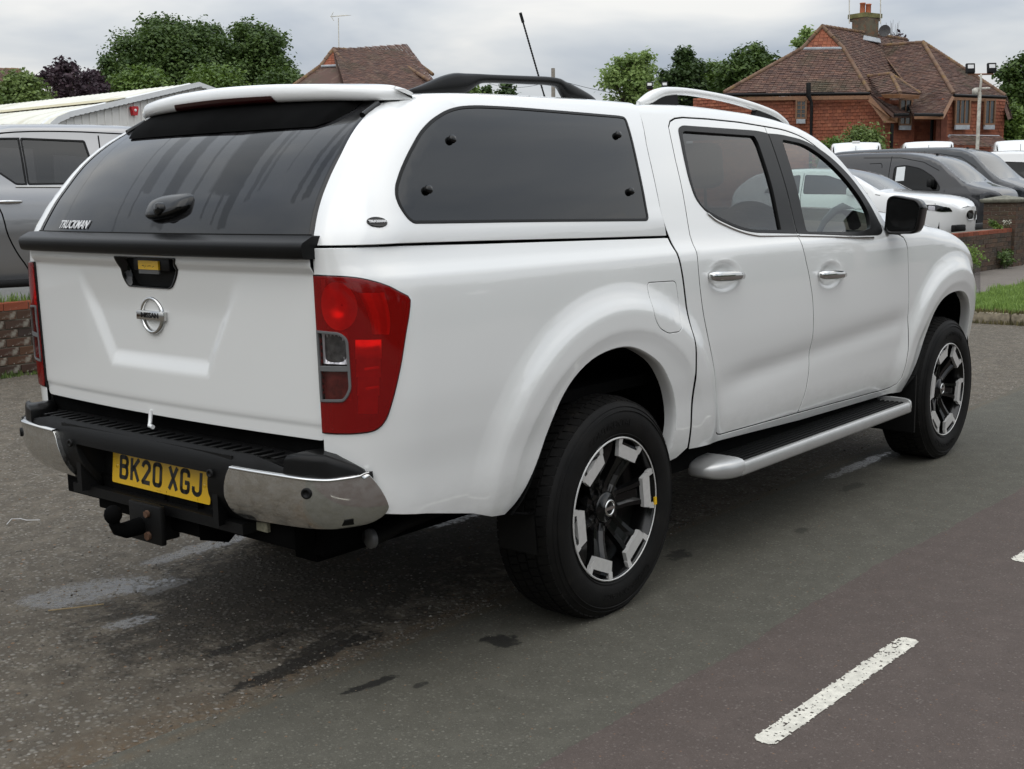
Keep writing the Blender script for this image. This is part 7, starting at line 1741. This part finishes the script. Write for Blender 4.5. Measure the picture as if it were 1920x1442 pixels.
# ---- far left roof
H3 = thing('tiled_house', 'mossy orange brown tiled roof peeping over the tree at the far left edge', 'house', (24, 48, .4))
p0, p1 = at(-60, 131, 60), at(33, 131, 60); q0, q1 = at(-120, 200, 56), at(95, 200, 57.5)
tiled('roof_tile', [q0, q1, p1, p0], M_tileR, H3, .13, .19, .02, seed=61); slab_face('roof', [q0, q1, p1, p0], simple('mossy_tiles', (.14,.075,.03), .9, var=.4, nscale=1), H3, -.02); ridge('ridge_tile', p0, p1, H3, .1, .3); ridge('hip_tile', p1, q1, H3, .1, .14)
slab_face('wall', [down(q0, .3), down(q1, .3), q1, q0], M_wall, H3, -.4, .3)
for H_ in (H1, H2, H3):
    for o in bpy.data.objects:
        if o.parent == H_ or (o.parent and o.parent.parent == H_):
            if o.type == 'MESH': o.data.transform(Matrix.Translation(tuple(-Vector(H_.location))))
# ---- cream metal warehouse on the left
WH = thing('warehouse', 'low cream metal-clad warehouse with a curved eave, behind the silver pickup', 'warehouse', (20.7, 29.2, .3))
Y0 = 0.0; hx_ = 5.25; zr, ze = 5.0-.3, 3.78-.3; Lw = 26
prof = [(-hx_, ze-.75), (-hx_+.02, ze-.45), (-hx_+.12, ze-.20), (-hx_+.35, ze-.03), (-hx_+.75, ze+.13)]+[(-hx_+.75+(hx_-.75)*t, ze+.13+(zr-ze-.13)*t) for t in (.33, .66, 1.)]
prof = prof+[(-a, b) for a, b in reversed(prof[:-1])]
nr = 170; V = []; F = []; k = len(prof)     # corrugated roof, ribs down the slope
for j in range(nr+1):
    y = Lw*j/nr; d = .03 if j % 2 else 0
    for (a, b) in prof: V.append((a*(1+d*.02), y, b+d))
for j in range(nr):
    for i in range(k-1): F.append((j*k+i, (j+1)*k+i, (j+1)*k+i+1, j*k+i+1))
part('roof_sheet', V, F, M_croof, WH)
m = MB(); m.add([(-hx_+2.2, .4, ze+.55), (-hx_+2.9, .4, ze+.72), (-hx_+2.9, Lw, ze+.72), (-hx_+2.2, Lw, ze+.55)], [(0, 1, 2, 3)]); m.build('roof_light_strip', simple('aged_rooflight', (.48, .43, .27), .6, var=.2), WH)
x = -hx_; V = []; F = []     # gable wall: ribbed sheet
xs_ = []
while x < hx_: xs_ += [(x, 0), (x+.15, 0), (x+.17, -.035), (x+.21, -.035), (x+.23, 0)]; x += .25
def ztopw(x): 
    a = -abs(x); return float(np.interp(a, [p[0] for p in prof[:8]], [p[1] for p in prof[:8]]))-.09
for (a, d) in xs_:
    a_ = min(a, hx_); V += [(a_, .12+d, 0), (a_, .12+d, ztopw(a_))]
F = [(2*i, 2*i+2, 2*i+3, 2*i+1) for i in range(len(xs_)-1)]; part('gable_cladding', V, F, M_clad, WH)
V = []; F = []
for (a, b) in prof: V += [(a*1.004, -.02, b+.05), (a*.990, -.02, b-.10), (a*.990, .12, b-.10), (a*1.004, .5, b+.05)]
for i in range(k-1):
    for j in range(3): F.append((i*4+j, (i+1)*4+j, (i+1)*4+j+1, i*4+j+1))
part('verge_trim', V, F, simple('grey_white_trim', (.66, .67, .67), .5, var=.05), WH)
m = MB(); m.box((-hx_, .1, 0), (-hx_+.05, Lw, ze-.7)); m.box((hx_-.05, .1, 0), (hx_, Lw, ze-.7)); m.box((-hx_, Lw-.05, 0), (hx_, Lw, ze-.5)); m.build('side_cladding', M_clad, WH)
m = MB(); 
for j in range(56):
    xx = -hx_+.7+j*(2*hx_-1.4)/56; m.box((xx, -.03, ztopw(xx)-.02), (xx+.10, .10, ztopw(xx)+.0))
m.build('trim_clip', M_seatg, WH)  # row of small grey boxes under the verge trim
ab = at_z(252, 208, 0) ; 
_d = np.array(ray(252, 208)); _p = np.array(CAM_LOC)+_d*(29.2-CAM_LOC[1])/_d[1]
AB = thing('alarm_box', 'small red alarm box with a white centre on the cream warehouse gable', 'alarm box', (float(_p[0]), 29.2+.03, float(_p[2])))
m = MB(); bx_ = [(-.085,.12),(.085,.12),(.10,.08),(.055,-.12),(-.055,-.12),(-.10,.08)]; m.prism([(a, b) for a, b in bx_], -.09, .05, 'y'); m.build('case', M_alarm, AB, bevel=.015); m = MB(); m.lathe([(0,-.10),(.040,-.10),(.044,-.09)], (0, 0, .015), 'y', 14); m.build('beacon', M_textw, AB)
# ---- lamp posts, telegraph pole, wires
def floodpost(px, pyl, pyb, D, label, h0=.4):
    top = at(px, pyl+6, D); O = thing('floodlight_post', label, 'lamp post', (float(top[0]), float(top[1]), h0), math.radians(-55)); z = float(top[2])-h0
    m = MB(); m.tube([(0, 0, 0), (0, 0, z*.86)], .055, 10); m.tube([(0, 0, z*.86), (.0, -.08, z*.93), (0, -.02, z-.10)], .035, 8); m.build('post', M_galv, O)
    m = MB(); m.tube([(-.38, 0, z-.10), (.38, 0, z-.10)], .028, 8); m.build('cross_arm', simple('rusty_arm', (.20, .10, .06), .8), O)
    m = MB(); m.tube([(-.12, 0, z*.885), (.30, 0, z*.885)], .03, 6); m.lathe([(.0, -.12), (.09, -.10), (.10, .05), (0, .1)], (-.14, 0, z*.87), 'z', 10); m.build('sensor', M_galv, O)
    for s_ in (-.32, .32):
        Fl = bpy.data.objects.new('floodlight', None); COL.objects.link(Fl); Fl.parent = O
        Mx = Matrix.Translation((s_, 0, z+.08)) @ Matrix.Rotation(math.radians(-12), 4, 'X') @ Matrix.Scale(.8, 4); m = MB(); m.box((-.17, -.07, -.19), (.17, .07, .19), Mx); m.build('housing', M_black, Fl, bevel=.02)
        m = MB(); m.box((-.11, -.085, -.02), (.11, -.072, .12), Mx); m.build('lamp_glass', M_silver, Fl)
    return O
floodpost(1839, 127, 273, 37.5, 'pale flaking floodlight post with two square lamps in front of the brick house')
floodpost(1232, 158, 300, 52, 'pair of floodlights on a post in front of the pale green ash tree')
b_ = at(1037, 128, 62); TP = thing('telegraph_pole', 'bare wooden telegraph pole seen through the gap under the black roof rail', 'telegraph pole', (float(b_[0]), float(b_[1]), 0))
m = MB(); m.tube([(0, 0, 0), (0, 0, float(b_[2]))], [.14, .10], 10); m.build('pole', M_wood, TP); m = MB(); m.box((-.30, -.05, float(b_[2])-.6), (.45, .05, float(b_[2])-.5)); m.build('bracket', M_wood, TP)
def wire(name, A, B, sag, label, r=.012):
    A = np.array(A); B = np.array(B); m = MB(); m.tube([tuple(A+(B-A)*t+np.array([0, 0, -sag*4*t*(1-t)])) for t in np.linspace(0, 1, 33)], r, 5, cap=False, sm=True); tag(m.build(name, M_black), label, 'cable')
wire('overhead_cable', b_+np.array([0, 0, -.5]), at(1290, 188, 60), .25, 'thin cable from the telegraph pole towards the ash tree', .012)
wire('overhead_cable', b_+np.array([0, 0, -.6]), at(900, 148, 95), .5, 'thin cable from the telegraph pole crossing behind the black roof rail', .012)
# cable and poles on the near side of the road (seen mirrored in the side windows)
for i, (x, y) in enumerate(((-16, -11.5), (26, -11.5))):
    P_ = thing('telegraph_pole', ('wooden telegraph pole across the road, behind the viewer', 'wooden telegraph pole across the road, far ahead of the pickup')[i], 'telegraph pole', (x, y, 0)); m = MB(); m.tube([(0, 0, 0), (0, 0, 7.6)], [.15, .11], 10); m.build('pole', M_wood, P_)
wire('overhead_cable', (-16, -11.5, 7.3), (26, -11.5, 7.3), 1.5, 'black cable strung between the telegraph poles across the road', .03)
# ------------------------------------------------------------------ trees and shrubs
def foliage(name, lobes, n, leaf, mat, parent, seed, shell=.55, flat=.0, gaps=0., up=.35, droop=0.):
    """leaf clumps spread through a set of lobes (cx,cy,cz,rx,ry,rz) with clustered sprays and gaps"""
    r = np.random.default_rng(seed); L = np.array(lobes, float); vol = L[:, 3]*L[:, 4]*L[:, 5]; w_ = vol**.72; k = r.choice(len(L), n, p=w_/w_.sum())
    # spray centres on the lobe shells
    ns = max(8, int(n/26)); ks = r.choice(len(L), ns, p=w_/w_.sum()); d = r.normal(size=(ns, 3)); d /= np.linalg.norm(d, axis=1, keepdims=True); rad = 1.05-shell*r.random(ns)**1.5
    sc = L[ks, :3]+d*rad[:, None]*L[ks, 3:6]*(1+.12*r.normal(size=(ns, 1)))
    si = r.integers(0, ns, n); spread = L[ks[si], 3:6].mean(1)*.15+leaf*1.0
    P = sc[si]+r.normal(size=(n, 3))*spread[:, None]*np.array([1, 1, .75])
    P[:, 2] -= droop*r.random(n)
    a = r.uniform(0, 2*np.pi, n); nrm = r.normal(size=(n, 3)); nrm[:, 2] = np.abs(nrm[:, 2])+up; nrm += d[si]*.7; nrm /= np.linalg.norm(nrm, axis=1, keepdims=True)
    t = np.stack([np.cos(a), np.sin(a), np.zeros(n)], 1); t -= nrm*(t*nrm).sum(1, keepdims=True); t /= np.linalg.norm(t, axis=1, keepdims=True)+1e-9; b = np.cross(nrm, t)
    s = leaf*r.uniform(.55, 1.35, n); s1 = (s*r.uniform(.45, .8, n))[:, None]; s = s[:, None]
    V = np.stack([P-t*s, P-b*s1+t*s*.1, P+t*s, P+b*s1-t*s*.1], 1).reshape(-1, 3); F = np.arange(n*4).reshape(-1, 4)
    o = part(name, V, F, mat, parent)
    spr = r.random(ns)[si]; tint = np.clip(.55*spr+.45*r.random(n), 0, 1)
    at_ = o.data.attributes.new('tint', 'FLOAT', 'FACE'); at_.data.foreach_set('value', tint.astype(np.float32)); return o
def tree(name, label, px, py_top, py_bot, D, pw, mat, n, leaf, seed, kind='round', group=None, cat='tree', trunk=True, lob=None, shell=.55, z0=0., gap=1.):
    """px: centre in survey pixels, pw: crown width"""
    c = at(px, py_top, D); ppm = 2283.6/D; Wd = pw/ppm; zt_ = float(c[2]); zb = float(at(px, py_bot, D)[2])
    O = thing(name, label, cat, (float(c[0]), float(c[1]), z0), 0, group); r = np.random.default_rng(seed); zt_ -= z0; zb = max(zb-z0, 1.0); Hc = zt_-zb
    lobes = []
    if kind == 'round':
        nl = lob or 13
        for i in range(nl):
            a = 2*np.pi*i/nl*2.4+r.uniform(-.3, .3); t = (i+.5)/nl; rr = Wd/2*(1-abs(t-.40)**1.7*1.15)*r.uniform(.45, .72)
            rl = Wd*r.uniform(.17, .25)*(1-.35*t); lobes.append((math.cos(a)*rr, math.sin(a)*rr, zb+Hc*(.10+.76*t), rl, rl, rl*.85))
        lobes.append((0, 0, zb+Hc*.42, Wd*.24, Wd*.24, Hc*.26)); lobes.append((0, 0, zt_-Wd*.12, Wd*.16, Wd*.16, Wd*.12))
    elif kind == 'open':
        nl = lob or 16
        for i in range(nl):
            a = r.uniform(0, 6.28); t = r.random()**.8; rr = Wd/2*r.uniform(.25, .92)*(1-.45*t); rl = Wd*r.uniform(.08, .15)
            lobes.append((math.cos(a)*rr, math.sin(a)*rr, zb+Hc*(.05+.88*t), rl*1.2, rl*1.2, rl*.8))
        lobes.append((0, 0, zt_-Wd*.07, Wd*.10, Wd*.10, Wd*.07))
    elif kind == 'cone':
        for i in range(12): t = i/11; rl = Wd/2*(1-t)*.55+.25; a = i*2.4; lobes.append((math.cos(a)*Wd*.22*(1-t), math.sin(a)*Wd*.22*(1-t), zb+Hc*t, rl, rl, Hc*.10))
    elif kind == 'bush':
        for i in range(11): a = i*2.4; rr = Wd/2*r.uniform(.1, .78); rl = Wd*r.uniform(.15, .24); q = 1-(rr/(Wd/2))**2*.55; lobes.append((math.cos(a)*rr, math.sin(a)*rr, (zt_-rl)*q*r.uniform(.75, 1.), rl, rl, rl))
        lobes.append((0, 0, zt_*.45, Wd*.36, Wd*.36, zt_*.40))
    if trunk:
        m = MB(); tr = max(.10, Wd*.035); pts = [(0, 0, 0), (r.normal()*.05, r.normal()*.05, zb*.6), (r.normal()*.1, r.normal()*.1, zb+Hc*.25), (r.normal()*.15, r.normal()*.15, zb+Hc*.7)]; m.tube(pts, [tr*1.3, tr, tr*.7, tr*.2], 9); m.build('trunk', M_bark, O)
        m = MB(); 
        for (lx, ly, lz, a_, b__, c_) in lobes: 
            st_ = (0, 0, max(zb*.7, lz*.55)); mid_ = (lx*.45, ly*.45, (st_[2]+lz)/2+.1); m.tube([st_, mid_, (lx, ly, lz)], [tr*.45, tr*.28, tr*.08], 6)
            for q in range(2): m.tube([mid_, (lx+r.normal()*a_*.6, ly+r.normal()*a_*.6, lz+r.normal()*c_*.5)], [tr*.2, tr*.05], 5)
        m.build('limb', M_bark, O)
    foliage('crown', lobes, n, leaf, mat, O, seed+100, shell)
    return O
g1 = 'trees beyond the warehouse and houses'
tree('oak_tree', 'tallest broad dark green oak, left half of the big clump above the warehouse', 310, 36, 185, 75, 225, M_oak, 42000, .115, 1, group=g1, lob=19)
tree('oak_tree', 'dark green oak with sky gaps, right half of the big clump above the warehouse ridge', 466, 40, 190, 77, 165, M_oak, 30000, .115, 2, group=g1, lob=16)
tree('oak_tree', 'dark green tree filling the middle between the two halves of the big clump', 395, 46, 190, 82, 130, M_oak, 18000, .12, 3, group=g1)
tree('oak_tree', 'narrow dark tree at the left foot of the big oak clump', 200, 108, 200, 72, 62, M_oak, 8000, .11, 4, group=g1)
tree('leafy_tree', 'lighter green tree standing low in front of the big oak clump', 262, 128, 200, 62, 130, M_mid, 15000, .105, 5, group=g1)
tree('leafy_tree', 'low mid green tree in front of the right half of the oak clump', 400, 132, 200, 64, 150, M_mid, 15000, .105, 6, group=g1)
tree('leafy_tree', 'low green tree to the right of the oak clump beside the tiled roof', 528, 132, 200, 70, 125, M_oak, 12000, .11, 7, group=g1)
tree('purple_tree', 'dark purple-leaved tree with many sky gaps above the cream roof', 138, 113, 205, 55, 105, M_purple, 3600, .095, 8, 'open', group=g1, lob=24, shell=.9)
tree('purple_tree', 'smaller purple-leaved tree left of the taller one', 92, 128, 200, 56, 62, M_purple, 1500, .095, 9, 'open', group=g1, lob=10, shell=.8)
tree('purple_tree', 'purple-leaved tree mixing into the foot of the oak clump', 178, 134, 205, 57, 62, M_purple, 2600, .095, 19, 'open', group=g1, lob=10, shell=.8)
tree('leafy_tree', 'green tree at the far left edge in front of the orange tiled roof', 30, 136, 225, 48, 125, M_shrub, 11000, .085, 10, group=g1)
tree('leafy_tree', 'small distant tree seen under the left end of the black roof rail', 882, 150, 205, 90, 48, M_mid, 1800, .16, 11, group=g1)
tree('conifer_tree', 'tiny distant conifer seen under the black roof rail', 912, 163, 205, 95, 26, M_oakd, 900, .16, 12, 'cone', group=g1)
tree('conifer_tree', 'distant dark conifer top seen through the middle of the black roof rail', 949, 153, 205, 92, 36, M_oakd, 1500, .16, 13, 'cone', group=g1)
tree('ash_tree', 'pale yellow-green ash tree with an airy crown, left of the white roof rail', 1188, 104, 230, 62, 150, M_ash, 11000, .10, 14, 'open', group=g1, lob=30, shell=.9)
tree('leafy_tree', 'dark green tree directly right of the pale ash tree', 1285, 92, 215, 68, 98, M_oakd, 15000, .11, 15, group=g1)
tree('leafy_tree', 'low green tree between the dark tree and the wide oak near the brick house', 1338, 118, 215, 70, 80, M_mid, 8000, .11, 16, group=g1)
tree('oak_tree', 'wide green oak next to the left slope of the brick house roof', 1408, 84, 210, 66, 135, M_oak, 20000, .115, 17, group=g1, lob=16)
tree('ash_tree', 'pale leafy tree rising behind the left slope of the brick house roof', 1512, 55, 200, 64, 82, M_ash, 4200, .11, 18, 'open', group=g1, lob=16, shell=.9)
tree('leafy_tree', 'tall green tree at the right edge beside the brick house', 1920, 108, 290, 52, 150, M_oak, 20000, .095, 20, group=g1, lob=16)
tree('leafy_tree', 'lower lighter green tree at the right edge under the tall one', 1905, 195, 290, 47, 110, M_mid, 9000, .085, 21, group=g1)
tree('thin_tree', 'thin sparse tree top showing behind the chimney of the brick house', 1672, 38, 120, 66, 70, M_purple, 260, .12, 22, 'open', group=g1, lob=14, shell=.9)
tree('rounded_bush', 'round green bush behind the vans at the foot of the brick house', 1622, 226, 300, 43.5, 110, M_shrub, 14000, .06, 23, 'bush', trunk=False, cat='bush', z0=.4)
tree('rounded_bush', 'lower light green bush left of the round bush behind the vans', 1562, 246, 300, 43, 75, M_mid, 6000, .06, 24, 'bush', trunk=False, cat='bush', z0=.4)
# weeds on the wall and at its foot
def plant(name, label, loc, w_, h_, n, mat, seed, leaf=.022):
    O = thing(name, label, 'weed', loc); r = np.random.default_rng(seed); lobes = [(r.uniform(-w_, w_)*.6, r.uniform(-.05, .05), h_*r.uniform(.3, .8), w_*.4, .08, h_*.35) for i in range(7)]
    foliage('leaf', lobes, n, leaf, mat, O, seed).__setitem__('kind', 'stuff'); m = MB()
    for l in lobes: m.tube([(l[0]*.5, l[1]*.5, 0), (l[0], l[1], l[2])], [.004, .002], 5)
    m.build('stem', M_shrub, O)
plant('weed_clump', 'green weed clump at the foot of the mossy wall, beside the front wheel arch', (15.6, 3.24, .13), .28, .42, 700, M_grass, 31)
plant('weed_clump', 'low dark weed clump at the foot of the mossy wall near the pier', (17.3, 3.26, .13), .30, .30, 500, M_oak, 32)
plant('weed_clump', 'small weed growing on top of the mossy wall against the pier', (17.35, 3.46, .78), .16, .16, 260, M_mid, 33)
plant('flower_tuft', 'little white-flowered tuft on the wall top by the pier', (17.72, 3.40, .78), .06, .14, 60, simple('white_petals', (.6,.6,.5), .8), 34, .012)
# trees and a hedge on the other side of the road, behind the camera: they darken the reflections low down
def ptree(name, label, x, y, h, wd, mat, n, leaf, seed, zb=2.2, kind='r'):
    O = thing(name, label, 'tree', (x, y, 0)); r = np.random.default_rng(seed); lobes = []
    for i in range(14):
        a = 2.4*i+r.uniform(-.3, .3); t = (i+.5)/14; rr = wd/2*(1-abs(t-.4)**1.7)*r.uniform(.45, .75); rl = wd*r.uniform(.15, .24); lobes.append((math.cos(a)*rr, math.sin(a)*rr, zb+(h-zb)*(.1+.8*t), rl, rl, rl*.85))
    m = MB(); m.tube([(0, 0, 0), (0, 0, h*.7)], [wd*.05, wd*.015], 8); m.build('trunk', M_bark, O); foliage('crown', lobes, n, leaf, mat, O, seed); return O
ptree('roadside_tree', 'tree overhanging the road some way behind the pickup', -14.5, 1.5, 6.2, 6.5, M_oakd, 7000, .13, 41, 2.0)
ptree('roadside_tree', 'second tree behind the pickup, on the far side of the road', -15.5, -4.5, 5.8, 6.5, M_oakd, 7000, .13, 42, 1.6)
for i, x in enumerate(np.linspace(-12, 30, 9)):
    ptree('roadside_tree', '%s tree from the left in the row along the far side of the road' % ('first','second','third','fourth','fifth','sixth','seventh','eighth','ninth')[i], float(x), -16.5-(i % 2)*1.5, 3.1+.5*(i % 3), 5.6, M_oakd, 3000, .17, 50+i, .8)
    bpy.data.objects[-1]
m = MB(); m.box((-40, -13.4, 0), (60, -12.6, 1.25)); o = m.build('hedge', simple('dense_hedge', (.03,.055,.02), .9, var=.5, nscale=14, bump=.8, bscale=16)); tag(o, 'long clipped hedge along the far side of the road', 'hedge')
